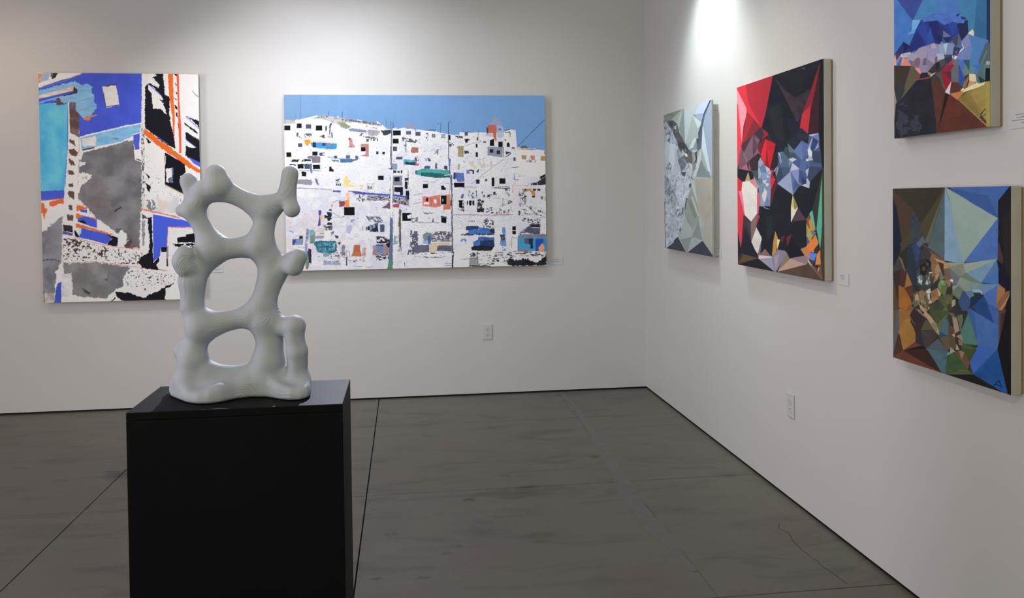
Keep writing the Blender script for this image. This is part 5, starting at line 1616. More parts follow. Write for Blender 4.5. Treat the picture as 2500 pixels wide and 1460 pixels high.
g.facets([(172, 178, 188), (180, 186, 194), (162, 170, 180), (150, 158, 168)], (260, 140, 480, 120, 480, 260, 420, 480, 300, 560, 240, 380), 6, 13)
g.facets([(84, 90, 100), (120, 126, 136), (150, 156, 164), (164, 172, 178), (140, 148, 156)], (200, 650, 380, 600, 390, 720, 270, 760, 150, 760), 3.6, 7)
g.facets([(150, 160, 164), (160, 168, 174), (138, 148, 154)], (170, 760, 300, 770, 290, 1020, 210, 1130, 130, 1000), 6, 13)
P((66, 72, 82), (330, 0, 420, 0, 400, 80, 350, 60), rough=0.4)
P((66, 72, 82), (470, 200, 505, 190, 500, 270, 470, 260), rough=0.3)
P((62, 68, 80), (415, 440, 450, 440, 400, 660, 388, 640), rough=0.3)
P((80, 88, 92), (305, 965, 335, 950, 325, 1015, 305, 1000))
P((150, 158, 158), (590, 70, 852, 98, 872, 150, 600, 560, 552, 150, 512, 108))
P((138, 143, 139), (560, 122, 880, 105, 900, 720, 722, 910, 622, 565), c2=(150, 144, 130), ms=26)
P((146, 140, 126), (640, 420, 780, 330, 760, 620, 700, 760, 640, 640), op=0.5, rough=2)
P((140, 138, 126), (815, 165, 890, 125, 890, 1440, 700, 1165, 762, 600), c2=(150, 146, 134), ms=14, my=30)
P((150, 146, 132), (845, 130, 890, 120, 890, 420, 830, 420), op=0.6)
P((110, 121, 122), (610, -10, 805, -10, 832, 98, 590, 80))
P((160, 170, 164), (508, 118, 555, 150, 602, 530, 528, 275))
P((88, 98, 100), (505, 60, 552, 152, 505, 105))
P((128, 136, 130), (430, 482, 510, 280, 612, 565, 642, 765, 622, 805, 530, 985, 398, 685))
P((160, 165, 157), (500, 410, 530, 420, 642, 745, 602, 745))
P((112, 120, 116), (440, 480, 500, 470, 605, 730, 560, 800))
P((120, 128, 124), (395, 660, 540, 1000, 520, 1090, 400, 720))
P((140, 150, 148), (380, 735, 372, 1105, 322, 1145, 280, 1102, 344, 965))
P((146, 155, 150), (378, 742, 532, 990, 522, 1095, 322, 1148))
P((118, 125, 121), (622, 800, 692, 1155, 520, 1095))
P((138, 147, 147), (518, 1098, 695, 1160, 450, 1355, 425, 1355, 320, 1145), c2=(146, 152, 150), ms=10)
P((118, 130, 130), (320, 1145, 520, 1098, 430, 1360))
P((46, 52, 62), (275, 1098, 415, 1358, 84, 1296))
P((48, 52, 66), (700, 1162, 892, 1445, 445, 1362))
P((144, 144, 134), (698, 1160, 760, 800, 890, 700, 890, 1440))
P((150, 156, 154), (62, 1292, 90, 1290, 220, 1180, 190, 1160), rough=0.3)
g.line((60, 62, 66), (58, 500, 66, 1290), 10)
g.grain(0.03)
g.build(t3, (0, 0, 0), M_OIL)

# --- picture 4: red and black faceted portrait (right wall, middle)
t4 = right_canvas('canvas_painting', 'faceted red and black canvas with a cream shape, middle of the right wall', -1.8839, -2.8099, 1.1213, 2.0911)
g = Picture(right_corners(-1.8839, -2.8099, 1.1213, 2.0911), 260, 560, LIGHT4, 4)
g.grow = 0.8
P = g.poly
BK = (20, 22, 28)
g.frame(0, 0, 1)
P(BK, (1780, 120, 2040, 120, 2040, 720, 1780, 720), c2=(24, 27, 34), ms=30)
g.frame(1780, 130, 0.19858)
P((164, 40, 50), (80, 410, 545, 250, 532, 420, 395, 925, 250, 772, 205, 720))
P((184, 44, 54), (80, 415, 205, 380, 250, 600, 385, 890, 212, 705))
P((150, 37, 47), (205, 380, 545, 250, 530, 420, 400, 915, 240, 610))
P((224, 126, 134), (92, 435, 212, 682, 212, 722, 156, 1115, 100, 640))
P((200, 54, 66), (85, 600, 112, 640, 158, 1115, 132, 1300, 85, 1480))
P((112, 34, 40), (225, 728, 398, 922, 158, 1122, 180, 900))
P((146, 36, 44), (218, 735, 300, 822, 185, 1085, 165, 1100))
P((26, 28, 34), (545, 250, 870, 150, 1100, 80, 1000, 480, 800, 1000, 560, 1060, 420, 900), c2=(18, 20, 28), ms=30)
P((42, 36, 42), (560, 300, 700, 470, 820, 560, 890, 700, 880, 800, 832, 850, 720, 600), c2=(52, 44, 50), ms=14)
P((50, 42, 46), (780, 560, 930, 480, 1000, 430, 960, 640, 872, 835), rough=2, c2=(38, 34, 40), ms=12)
P((32, 36, 36), (480, 700, 640, 620, 660, 860, 690, 1080, 580, 1060), op=0.6, rough=3)
P((24, 30, 44), (700, 800, 830, 830, 860, 930, 760, 1010), op=0.6, rough=3)
P((60, 64, 70), (880, 185, 930, 175, 925, 220), rough=1.5, dens=0.6, ds=3)
P((118, 28, 40), (1118, 110, 1062, 420, 1002, 700, 968, 1000, 868, 922, 900, 745, 1000, 470))
P((166, 40, 48), (898, 752, 1000, 640, 966, 1000, 872, 918))
P((50, 24, 30), (1118, 115, 1112, 600, 1096, 985, 972, 1002, 1062, 420))
P((16, 18, 22), (1112, 110, 1180, 50, 1180, 1500, 1140, 1500, 1098, 985))
g.frame(1795, 300, 0.13699)
P((60, 40, 48), (112, 405, 350, 190, 445, 92, 535, 150, 515, 235, 440, 300, 470, 590, 380, 880, 300, 860, 210, 720, 150, 535))
P((104, 78, 88), (178, 500, 312, 220, 318, 560, 300, 625, 208, 705))
P((80, 56, 66), (315, 190, 432, 270, 402, 405, 312, 540))
P((100, 76, 88), (340, 250, 436, 290, 400, 400))
P((132, 104, 112), (160, 500, 212, 722, 192, 690, 148, 560))
P((98, 70, 80), (118, 455, 152, 560, 208, 732, 60, 830, 80, 560))
P((136, 86, 96), (95, 818, 208, 735, 232, 862))
P((106, 66, 76), (250, 705, 292, 872, 228, 858))
P((110, 80, 90), (308, 625, 402, 425, 446, 560, 392, 560))
P((72, 52, 60), (308, 625, 392, 555, 390, 740, 330, 720))
P((46, 33, 38), (298, 640, 395, 560, 450, 600, 440, 700, 412, 890, 300, 862, 258, 720))
P((38, 30, 36), (400, 540, 470, 590, 420, 700, 392, 650))
P((54, 38, 46), (440, 92, 535, 150, 515, 240, 440, 300, 350, 195))
P((132, 32, 42), (480, 105, 575, 185, 585, 212, 470, 302, 520, 205))
P((94, 28, 36), (400, 450, 470, 310, 545, 290, 460, 565, 440, 540))
P((178, 28, 38), (545, 288, 712, 380, 620, 815, 500, 722, 458, 562))
P((192, 36, 46), (545, 288, 562, 530, 502, 722, 460, 562))
P((168, 28, 36), (560, 300, 712, 380, 690, 500, 580, 470))
P((116, 22, 30), (560, 425, 602, 800, 540, 765))
P((48, 32, 32), (590, 222, 692, 352, 560, 302))
P((38, 26, 32), (620, 812, 700, 480, 742, 640, 762, 700, 690, 862))
P((108, 124, 144), (450, 618, 530, 770, 612, 822, 646, 900, 622, 1060, 632, 1200, 620, 1480, 450, 1480, 428, 1250, 408, 1000, 414, 700))
for c, q in (((126, 142, 162), (450, 628, 502, 722, 440, 805, 416, 700)), ((166, 171, 183), (538, 768, 612, 822, 570, 885)), ((146, 151, 166), (612, 830, 644, 900, 570, 932)),
             ((118, 130, 160), (460, 880, 560, 870, 572, 942, 480, 1002)), ((136, 151, 166), (414, 800, 472, 862, 440, 962, 412, 1002)), ((162, 169, 183), (570, 928, 612, 962, 564, 982)),
             ((92, 106, 128), (500, 722, 560, 880, 460, 880, 440, 800)), ((166, 173, 186), (478, 1040, 562, 1008, 530, 1085)), ((178, 183, 188), (540, 1068, 602, 1090, 560, 1135)),
             ((176, 181, 181), (520, 1158, 582, 1250, 520, 1425, 478, 1300)), ((104, 119, 140), (438, 1090, 502, 1060, 512, 1200, 448, 1302)), ((114, 124, 150), (600, 1100, 632, 1200, 612, 1400, 560, 1300)),
             ((88, 98, 120), (412, 1002, 480, 1002, 480, 1060, 430, 1100)), ((128, 136, 152), (460, 1300, 520, 1420, 500, 1480, 452, 1480)), ((96, 110, 140), (560, 1300, 610, 1400, 600, 1480, 530, 1480))):
    P(c, q)
P((186, 40, 50), (612, 830, 692, 862, 652, 912, 712, 1012, 640, 1202, 625, 1060, 646, 900))
P((140, 30, 40), (646, 900, 700, 960, 640, 990))
P((76, 28, 36), (640, 1202, 700, 1040, 752, 1062, 640, 1460, 622, 1460))
P((24, 24, 26), (98, 822, 290, 870, 335, 950, 258, 1035, 232, 872, 160, 1085, 110, 950))
P((152, 130, 100), (232, 878, 268, 1035, 158, 1095))
P((186, 40, 48), (22, 950, 152, 1085, 112, 1245, 22, 1300))
P((206, 200, 190), (250, 1038, 392, 1190, 386, 1480, 150, 1480, 116, 1230, 160, 1080), c2=(196, 191, 182), ms=18)
P((208, 112, 132), (62, 1220, 116, 1225, 152, 1480, 120, 1480))
P((184, 50, 66), (22, 1240, 70, 1228, 118, 1480, 22, 1480))
P((170, 130, 135), (328, 958, 412, 1112, 402, 1182, 348, 1112))
P((94, 114, 112), (328, 935, 412, 1052, 402, 1115))
P((192, 112, 122), (262, 1032, 322, 1000, 392, 1185))
P((182, 86, 96), (388, 1228, 442, 1282, 442, 1480, 385, 1480))
P((58, 68, 74), (300, 860, 410, 850, 412, 1032, 335, 935))
P((192, 197, 207), (690, 865, 748, 762, 730, 832))
P((62, 78, 106), (760, 530, 852, 518, 962, 630, 1050, 482, 1172, 318, 1290, 382, 1310, 215, 1476, 188, 1492, 340, 1532, 720, 1542, 802, 1320, 1052, 1316, 1165, 1190, 1112, 1130, 1132, 1032, 1282, 758, 1082, 720, 902, 720, 830, 782, 700))
for c, q in (((94, 109, 134), (760, 530, 852, 518, 822, 602, 822, 785, 780, 702)), ((74, 91, 108), (800, 560, 860, 520, 950, 630, 942, 802, 820, 785)), ((152, 167, 192), (768, 538, 802, 560, 824, 690, 815, 720, 805, 620)),
             ((48, 60, 70), (860, 520, 900, 420, 980, 480, 960, 640)), ((84, 97, 104), (930, 355, 1052, 480, 1042, 545, 965, 520)), ((56, 70, 84), (960, 520, 1050, 545, 1100, 640, 960, 640)),
             ((166, 176, 191), (958, 642, 1030, 628, 1092, 650, 1010, 708)), ((100, 115, 140), (948, 650, 1012, 706, 958, 795)), ((162, 170, 182), (1020, 712, 1138, 822, 978, 860)),
             ((118, 128, 164), (985, 862, 1142, 830, 1132, 1092, 1040, 952)), ((136, 143, 169), (758, 1082, 985, 868, 1028, 1280)), ((84, 97, 130), (985, 878, 1122, 1112, 1030, 1282)),
             ((64, 80, 120), (1060, 1000, 1122, 1112, 1032, 1200)), ((86, 106, 146), (1180, 318, 1292, 385, 1292, 560, 1180, 662, 1048, 502)), ((76, 96, 138), (1180, 318, 1205, 650, 1292, 560, 1292, 385)),
             ((62, 80, 116), (1010, 705, 1102, 650, 1182, 660, 1132, 800)), ((150, 166, 191), (1308, 216, 1476, 188, 1382, 242)), ((96, 110, 142), (1370, 242, 1482, 195, 1492, 322)), ((44, 58, 96), (1370, 250, 1470, 330, 1430, 460, 1320, 500)),
             ((132, 142, 167), (1298, 435, 1360, 278, 1382, 262, 1322, 505)), ((188, 193, 192), (1290, 490, 1322, 440, 1358, 520, 1360, 605, 1310, 602)), ((126, 136, 161), (1408, 495, 1476, 340, 1478, 432)),
             ((150, 159, 171), (1262, 672, 1330, 588, 1388, 662)), ((198, 203, 212), (1262, 642, 1312, 672, 1264, 682)), ((74, 92, 131), (1178, 650, 1262, 672, 1252, 905, 1140, 815)),
             ((152, 162, 182), (1254, 852, 1322, 800, 1282, 968)), ((50, 60, 80), (1320, 780, 1542, 800, 1320, 1052, 1282, 982)), ((46, 56, 76), (1380, 500, 1522, 520, 1534, 722, 1400, 700, 1388, 662)),
             ((76, 92, 124), (1264, 690, 1322, 690, 1322, 790, 1290, 770)), ((151, 159, 176), (1248, 1022, 1286, 988, 1322, 1060, 1316, 1152, 1270, 1082)), ((166, 173, 186), (1184, 1112, 1262, 1080, 1312, 1162)),
             ((95, 109, 147), (1128, 1092, 1192, 990, 1192, 1102)), ((110, 122, 142), (738, 800, 782, 800, 738, 965, 722, 900)), ((46, 58, 80), (782, 800, 962, 860, 760, 1062, 728, 985)),
             ((60, 76, 98), (820, 785, 942, 802, 960, 860, 850, 960)), ((55, 72, 113), (1140, 830, 1262, 1000, 1192, 1092, 1130, 1042)), ((40, 52, 80), (1180, 970, 1262, 1020, 1262, 1080, 1192, 1102))):
    P(c, q)
P((27, 33, 43), (928, 352, 1172, 95, 1292, 200, 1292, 260, 1172, 322, 1050, 480))
P((38, 44, 52), (1100, 200, 1290, 205, 1292, 300, 1172, 322), op=0.6)
g.frame(1780, 400, 0.21914)
P((200, 194, 184), (150, 205, 212, 195, 312, 300, 316, 545, 246, 647, 163, 560, 143, 300), c2=(190, 186, 178), ms=16)
P((208, 112, 132), (108, 305, 146, 310, 176, 560, 160, 565))
P((192, 48, 60), (90, 320, 112, 320, 166, 560, 132, 940, 92, 700))
P((176, 86, 96), (313, 300, 347, 350, 327, 562, 312, 545))
P((56, 42, 48), (163, 560, 246, 647, 246, 870, 140, 930, 150, 760))
P((70, 48, 60), (200, 640, 246, 650, 246, 800))
P((112, 93, 84), (246, 650, 316, 548, 332, 640, 302, 722, 248, 870))
P((152, 42, 48), (318, 548, 347, 600, 300, 695))
P((194, 188, 180), (305, 708, 366, 822, 322, 1005, 248, 882), c2=(184, 178, 172), ms=12)
P((112, 88, 88), (320, 1008, 358, 855, 352, 1010, 330, 1050))
P((24, 27, 38), (135, 930, 180, 700, 246, 868, 332, 1055, 138, 1045))
P((20, 23, 29), (340, 600, 400, 490, 472, 498, 492, 760, 480, 1035, 410, 950, 350, 992, 366, 822, 305, 702))
P((30, 38, 42), (420, 600, 480, 570, 490, 760, 420, 860), op=0.7)
P((112, 92, 90), (400, 948, 472, 1035, 342, 1018))
P((152, 157, 162), (378, 478, 462, 508, 400, 492))
P((168, 124, 64), (515, 755, 542, 830, 520, 1002, 478, 1022, 495, 860))
P((206, 187, 132), (535, 843, 567, 845, 535, 955))
P((187, 172, 112), (710, 350, 762, 490, 690, 645, 692, 470))
P((128, 118, 64), (712, 352, 757, 480, 725, 515))
P((202, 197, 167), (694, 465, 732, 515, 762, 490, 690, 648))
P((72, 52, 66), (765, 492, 858, 622, 708, 637))
P((80, 30, 40), (578, 820, 622, 798, 590, 895))
P((97, 32, 42), (638, 822, 690, 788, 722, 855, 650, 935))
P((18, 20, 26), (650, 930, 692, 800, 832, 1032, 680, 1052, 640, 985))
P((119, 113, 133), (540, 958, 622, 970, 642, 1002, 520, 1200, 500, 1195, 330, 1058, 478, 1040))
P((192, 168, 173), (336, 1018, 474, 1030, 474, 1050, 330, 1060))
P((130, 131, 147), (330, 1060, 474, 1046, 502, 1195))
P((150, 130, 140), (500, 1040, 560, 1000, 520, 1190))
P((122, 107, 87), (640, 988, 672, 1060, 540, 1195))
P((127, 107, 118), (678, 1052, 862, 1018, 888, 1062, 860, 1124))
P((166, 137, 122), (540, 1198, 680, 1058, 872, 1122))
P((80, 62, 48), (535, 1205, 875, 1115, 1075, 1330, 540, 1215), c2=(70, 54, 44), ms=18)
P((112, 87, 62), (878, 1110, 922, 1120, 1060, 1300, 1040, 1290))
P((97, 70, 47), (985, 1190, 1012, 960, 1060, 1300))
P((22, 22, 24), (95, 1112, 330, 1060, 502, 1198, 95, 1130))
P((82, 64, 42), (130, 1000, 322, 1050, 95, 1115))
P((50, 40, 36), (100, 1060, 135, 1000, 150, 1020, 100, 1118))
P((42, 46, 36), (920, 520, 1022, 150, 1040, 60, 975, 745, 940, 605))
P((78, 154, 130), (1032, 130, 1034, 700, 1012, 945, 974, 720))
P((54, 50, 35), (1032, 50, 1075, 40, 1075, 1330, 1040, 1290, 1010, 1000, 1034, 700))
P((28, 28, 26), (1052, 40, 1080, 40, 1080, 1330, 1060, 1310))
P((92, 158, 143), (893, 555, 926, 520, 964, 745, 930, 665))
P((122, 72, 46), (860, 620, 896, 560, 886, 705))
P((174, 128, 52), (888, 640, 905, 600, 954, 735, 900, 765))
P((152, 143, 82), (862, 660, 902, 750, 932, 792, 900, 875, 862, 805))
P((76, 81, 106), (862, 800, 897, 870, 866, 915))
P((97, 102, 122), (903, 738, 964, 762, 935, 810))
P((220, 114, 57), (960, 788, 992, 880, 940, 985, 880, 962, 862, 912, 920, 850))
P((46, 39, 38), (970, 918, 1012, 942, 970, 1004, 943, 962))
P((168, 118, 77), (798, 950, 862, 922, 892, 1055, 845, 1024))
P((196, 104, 60), (860, 930, 905, 985, 900, 1050, 880, 1030))
P((78, 118, 194), (893, 988, 972, 1000, 946, 1080, 898, 1062))
P((192, 117, 72), (1012, 958, 1016, 1112, 958, 1124, 976, 1010))
P((212, 193, 92), (878, 1060, 924, 1135, 885, 1098))
P((72, 57, 82), (928, 1122, 995, 1170, 982, 1204))
P((52, 52, 80), (890, 1062, 952, 1080, 930, 1135))
P((196, 150, 80), (990, 1165, 1005, 1160, 985, 1205))
g.grain(0.05, 3)
g.build(t4, (0, 0, 0), M_OIL)


# --- picture 5: blue and rust faceted canvas (right wall, upper right)
t5 = right_canvas('canvas_painting', 'faceted blue, rust and mustard canvas, upper of the two at far right', -3.3223, -3.8195, 1.7055, 2.365)
g = Picture(right_corners(-3.3223, -3.8195, 1.7055, 2.365), 250, 450, LIGHT5, 5)
g.grow = 1.3
P = g.poly
g.frame(0, 0, 1)
P((64, 106, 160), (2150, -200, 2450, -200, 2450, 360, 2150, 360), c2=(58, 98, 152), ms=30)
P((62, 50, 46), (2150, 165, 2300, 175, 2450, 190, 2450, 360, 2150, 360))
P((52, 70, 132), (2190, -80, 2270, -70, 2250, 0, 2185, 0))
P((60, 110, 150), (2250, 0, 2300, -90, 2350, -60, 2340, 0))
g.frame(2175, 0, 0.1233)
P((64, 112, 172), (0, -20, 132, -20, 422, 385, 342, 690, 372, 905, 250, 835, 100, 1055, 0, 1000), c2=(60, 102, 164), ms=24)
P((50, 66, 128), (122, -20, 650, -20, 462, 372, 420, 385), c2=(58, 70, 130), ms=14)
P((62, 113, 156), (648, -20, 965, -20, 962, 245, 802, 272, 600, 402, 428, 402, 460, 372), c2=(70, 118, 164), ms=20)
P((66, 106, 162), (960, -20, 1355, -20, 1352, 300, 950, 262), c2=(72, 112, 166), ms=20)
P((56, 107, 141), (1350, -20, 1720, -20, 1642, 622, 1520, 645, 1500, 400, 1350, 262), c2=(62, 114, 150), ms=20)
P((46, 90, 124), (1700, -20, 1920, -20, 1920, 830, 1640, 690), c2=(52, 98, 134), ms=20)
P((18, 48, 76), (1892, -20, 2000, -20, 2000, 860, 1892, 822))
P((112, 167, 202), (428, 410, 585, 403, 522, 540, 492, 640, 345, 685, 420, 600), c2=(92, 148, 192), ms=8)
P((84, 140, 186), (350, 660, 500, 560, 480, 640, 360, 690))
P((36, 52, 118), (600, 402, 905, 410, 1002, 480, 1172, 430, 1332, 470, 1322, 680, 1230, 732, 1160, 862, 960, 892, 740, 905, 560, 962, 378, 1045, 378, 900, 520, 560))
for c, q in (((29, 37, 94), (750, 440, 918, 405, 962, 560, 922, 885, 830, 702)), ((42, 62, 131), (540, 560, 650, 430, 722, 560, 702, 855, 620, 745)), ((44, 72, 140), (720, 720, 792, 555, 852, 882, 720, 905)),
             ((30, 42, 102), (500, 640, 620, 745, 650, 900, 380, 1045, 378, 900)), ((42, 62, 137), (1120, 450, 1200, 420, 1322, 480, 1230, 732)), ((33, 37, 68), (1320, 480, 1512, 398, 1522, 652, 1400, 805, 1338, 645)),
             ((40, 46, 93), (960, 480, 1102, 622, 1020, 862, 940, 702)), ((28, 34, 80), (920, 700, 1020, 740, 1010, 890, 960, 892)), ((34, 56, 128), (1230, 700, 1332, 560, 1330, 680, 1240, 740))):
    P(c, q)
P((66, 98, 161), (640, 352, 942, 268, 922, 402, 640, 432), c2=(72, 106, 168), ms=8)
P((72, 109, 172), (928, 290, 1202, 258, 1242, 422, 1050, 485, 928, 402), c2=(60, 94, 160), ms=7)
P((68, 101, 166), (1200, 258, 1352, 268, 1472, 350, 1432, 455, 1250, 425), c2=(78, 112, 176), ms=6)
P((30, 42, 82), (1288, 302, 1362, 263, 1330, 322))
P((36, 48, 90), (1390, 330, 1470, 350, 1470, 390, 1400, 372))
P((96, 102, 137), (1038, 608, 1182, 722, 1038, 748))
P((36, 42, 70), (1038, 748, 1180, 730, 1130, 840, 1050, 800))
P((50, 84, 146), (1020, 760, 1060, 800, 1110, 870, 1030, 880))
P((30, 46, 104), (250, 833, 372, 912, 382, 1055, 200, 1075, 92, 1065))
P((28, 30, 66), (250, 838, 372, 916, 260, 1040))
P((70, 55, 56), (88, 1060, 202, 1072, 130, 1195, 88, 1155))
P((60, 62, 71), (1200, 790, 1332, 700, 1382, 802, 1292, 905))
P((84, 88, 112), (1338, 650, 1400, 850, 1312, 915))
P((128, 121, 146), (398, 1062, 502, 1030, 602, 940, 852, 868, 960, 885, 990, 822, 1042, 872, 1132, 850, 1232, 870, 1264, 980, 1212, 1082, 1202, 1165, 1120, 1245, 1050, 1162, 900, 1262,
                         720, 1435, 600, 1445, 558, 1335, 470, 1355, 430, 1205, 210, 1135, 100, 1320, 20, 1320, 40, 1200, 88, 1085, 130, 1192, 212, 1070, 362, 1038))
for c, q in (((141, 132, 150), (560, 960, 722, 918, 692, 1122, 600, 1185, 480, 1085)), ((136, 130, 158), (740, 950, 942, 940, 902, 1102, 740, 1112)), ((125, 146, 167), (950, 888, 1042, 880, 1052, 1062, 958, 1042)),
             ((152, 178, 208), (1044, 878, 1122, 858, 1082, 1085)), ((111, 125, 155), (1130, 858, 1222, 878, 1214, 1085, 1088, 1082)), ((152, 162, 180), (918, 1060, 1052, 1078, 1052, 1162, 918, 1175)),
             ((142, 133, 157), (740, 1118, 912, 1130, 882, 1262, 740, 1182)), ((94, 84, 100), (650, 1168, 702, 1150, 692, 1385, 600, 1435)), ((118, 108, 123), (700, 1158, 862, 1272, 700, 1405)),
             ((110, 92, 95), (478, 1130, 582, 1168, 560, 1335, 470, 1292)), ((166, 159, 166), (258, 1058, 382, 1036, 394, 1102, 268, 1135)), ((150, 140, 152), (400, 1062, 480, 1085, 520, 1130, 430, 1205)),
             ((92, 90, 104), (880, 1130, 920, 1130, 915, 1260, 870, 1260)), ((60, 66, 84), (1052, 1090, 1210, 1085, 1200, 1160, 1120, 1240)), ((160, 148, 156), (800, 880, 860, 860, 900, 940, 820, 960)),
             ((126, 92, 90), (420, 1200, 470, 1240, 480, 1340, 440, 1300)), ((140, 140, 150), (340, 1080, 440, 1100, 430, 1200, 350, 1180))):
    P(c, q)
P((216, 142, 127), (195, 1310, 232, 1148, 284, 1180))
P((228, 122, 97), (278, 1190, 322, 1165, 405, 1310, 205, 1310))
P((206, 152, 142), (30, 1270, 92, 1098, 112, 1285))
P((206, 178, 166), (190, 1120, 220, 1060, 262, 1130), rough=0.4)
P((222, 166, 140), (410, 1290, 440, 1310, 470, 1365, 425, 1330), rough=0.4)
P((226, 192, 167), (1528, 662, 1612, 588, 1634, 640, 1630, 705))
P((228, 178, 140), (1580, 610, 1630, 610, 1620, 670))
P((217, 202, 182), (1390, 868, 1462, 962, 1332, 1085, 1282, 1175, 1228, 1132, 1210, 1080, 1245, 1120, 1330, 1010, 1422, 962))
P((50, 54, 80), (1250, 928, 1382, 960, 1312, 1105, 1228, 1075))
P((84, 82, 110), (1270, 1020, 1320, 1000, 1300, 1090))
P((38, 30, 44), (1226, 1100, 1262, 1120, 1250, 1150), rough=0.3)
P((100, 116, 156), (1530, 668, 1622, 902, 1562, 1185, 1330, 1185, 1322, 1082, 1452, 960, 1390, 832))
P((116, 122, 160), (1400, 840, 1530, 680, 1580, 900, 1460, 940))
P((72, 112, 159), (1540, 690, 1920, 800, 1850, 1005, 1620, 985))
P((66, 112, 161), (1620, 962, 1852, 980, 1760, 1105, 1640, 1480, 1600, 1480, 1560, 1190))
P((52, 46, 48), (720, 1435, 880, 1260, 1062, 1160, 1112, 1245, 1002, 1405, 760, 1480))
P((30, 28, 34), (900, 1260, 960, 1210, 950, 1340, 900, 1380))
P((66, 66, 66), (960, 1210, 1062, 1160, 1080, 1260, 980, 1330))
P((44, 48, 60), (1060, 1158, 1202, 1098, 1202, 1205, 1120, 1252))
P((136, 36, 56), (1060, 1322, 1202, 1205, 1244, 1262, 1192, 1480, 1000, 1480))
P((168, 40, 58), (1140, 1260, 1202, 1208, 1244, 1262, 1230, 1330))
P((95, 100, 100), (1240, 1180, 1342, 1180, 1342, 1480, 1200, 1480))
P((66, 101, 167), (1338, 1182, 1452, 1218, 1432, 1480, 1380, 1480, 1340, 1300))
P((38, 78, 100), (1430, 1192, 1562, 1190, 1562, 1430))
P((96, 117, 96), (1470, 1262, 1552, 1440, 1420, 1440))
P((84, 116, 120), (1560, 1190, 1640, 1400, 1600, 1480, 1550, 1480))
P((70, 86, 92), (1880, 850, 1990, 868, 1990, 1205, 1770, 1300, 1740, 1200))
P((92, 114, 92), (1880, 1010, 1910, 1000, 1800, 1280, 1760, 1300))
P((140, 150, 144), (1880, 1210, 1990, 1200, 1990, 1290, 1880, 1290), rough=1)
P((10, 22, 28), (1900, 1345, 1990, 1335, 1990, 1480, 1870, 1480))
P((88, 112, 124), (1700, 1290, 1890, 1290, 1880, 1480, 1680, 1480))
g.frame(2175, 160, 0.1233)
P((53, 46, 39), (30, 8, 402, 14, 332, 252, 182, 702, 110, 745, 60, 302))
P((84, 78, 59), (400, 10, 440, 20, 522, 122, 512, 292, 190, 705, 330, 250))
P((46, 51, 44), (120, 602, 182, 300, 272, 482, 192, 692))
P((40, 54, 60), (115, 560, 160, 300, 150, 740, 112, 745))
P((132, 122, 100), (40, 302, 112, 742, 72, 1090, 40, 1090))
P((192, 142, 127), (490, 60, 562, 58, 604, 180, 558, 162))
P((106, 68, 66), (480, 70, 560, 160, 602, 182, 540, 262, 510, 282))
P((118, 56, 64), (525, 265, 802, 218, 650, 284, 540, 300))
P((38, 31, 40), (600, 160, 702, 118, 784, 202, 580, 254))
P((187, 190, 177), (788, 218, 890, 132, 800, 180))
P((122, 122, 100), (698, 108, 802, 160, 780, 214))
P((130, 120, 140), (560, 0, 740, 0, 690, 130, 600, 130))
P((29, 29, 35), (510, 300, 790, 262, 862, 702, 905, 1340, 40, 1480, 110, 752, 200, 690), c2=(36, 36, 44), ms=24)
P((50, 51, 64), (150, 740, 300, 760, 560, 980, 600, 1290, 200, 1400, 110, 1250), rough=4, dens=0.55, ds=12, c2=(58, 58, 70), ms=8, op=0.8)
P((74, 44, 36), (800, 268, 902, 198, 1084, 522, 1042, 722, 922, 1310, 862, 805), c2=(82, 48, 36), ms=16)
P((70, 73, 62), (878, 168, 1002, 118, 1090, 330, 1082, 505))
P((60, 48, 46), (800, 262, 880, 172, 960, 260, 1000, 380, 860, 300))
P((36, 21, 20), (1078, 525, 1164, 582, 1012, 1055, 925, 1300))
P((76, 39, 30), (1160, 585, 1332, 720, 1922, 1192, 1960, 1225, 918, 1335), c2=(86, 45, 34), ms=22)
P((132, 26, 42), (1000, 98, 1192, -10, 1244, -10, 1204, 300, 1092, 492, 1040, 302))
P((84, 36, 52), (1060, 118, 1204, 108, 1198, 295))
P((118, 38, 60), (1020, 60, 1200, 0, 1204, 110, 1060, 118))
P((190, 180, 176), (1202, 300, 1164, 565, 1078, 518))
P((78, 45, 37), (1200, 318, 1352, 338, 1384, 512, 1168, 555))
P((90, 94, 93), (1200, 98, 1250, 0, 1342, 0, 1342, 322, 1202, 312))
P((44, 70, 132), (1340, -10, 1432, 60, 1454, 322, 1402, 405, 1342, 332))
P((76, 100, 166), (1358, -10, 1424, -10, 1452, 245))
P((122, 97, 73), (1440, 342, 1562, 178, 1482, 424, 1428, 435))
P((194, 184, 148), (1558, 168, 1684, 178, 1704, 322, 1560, 302))
P((180, 134, 98), (1558, 308, 1664, 328, 1560, 445, 1498, 474))
P((197, 192, 142), (1478, 452, 1704, 338, 1834, 318, 1870, 300, 1830, 392, 1418, 535))
P((208, 184, 108), (1386, 490, 1424, 448, 1484, 490, 1430, 545))
P((168, 108, 67), (1168, 556, 1392, 512, 1444, 530, 1310, 665))
P((70, 94, 95), (1548, 148, 1704, 170, 1804, -10, 1990, -10, 1990, 325, 1880, 312, 1750, 345, 1700, 320, 1684, 178), c2=(80, 106, 106), ms=14)
P((58, 101, 152), (1630, -10, 1794, -10, 1722, 122))
P((94, 116, 96), (1440, 60, 1540, 100, 1560, 150, 1460, 200))
P((12, 25, 27), (1878, 55, 1990, 55, 1990, 325, 1862, 305))
P((30, 48, 52), (1728, 200, 1864, 300, 1770, 335))
P((118, 101, 53), (1318, 665, 1484, 555, 1784, 962, 1740, 1025), c2=(110, 94, 48), ms=14)
P((143, 124, 69), (1484, 545, 1842, 388, 1990, 318, 1990, 1205, 1784, 962), c2=(134, 114, 62), ms=14)
P((122, 104, 56), (1484, 552, 1560, 560, 1790, 900, 1784, 965))
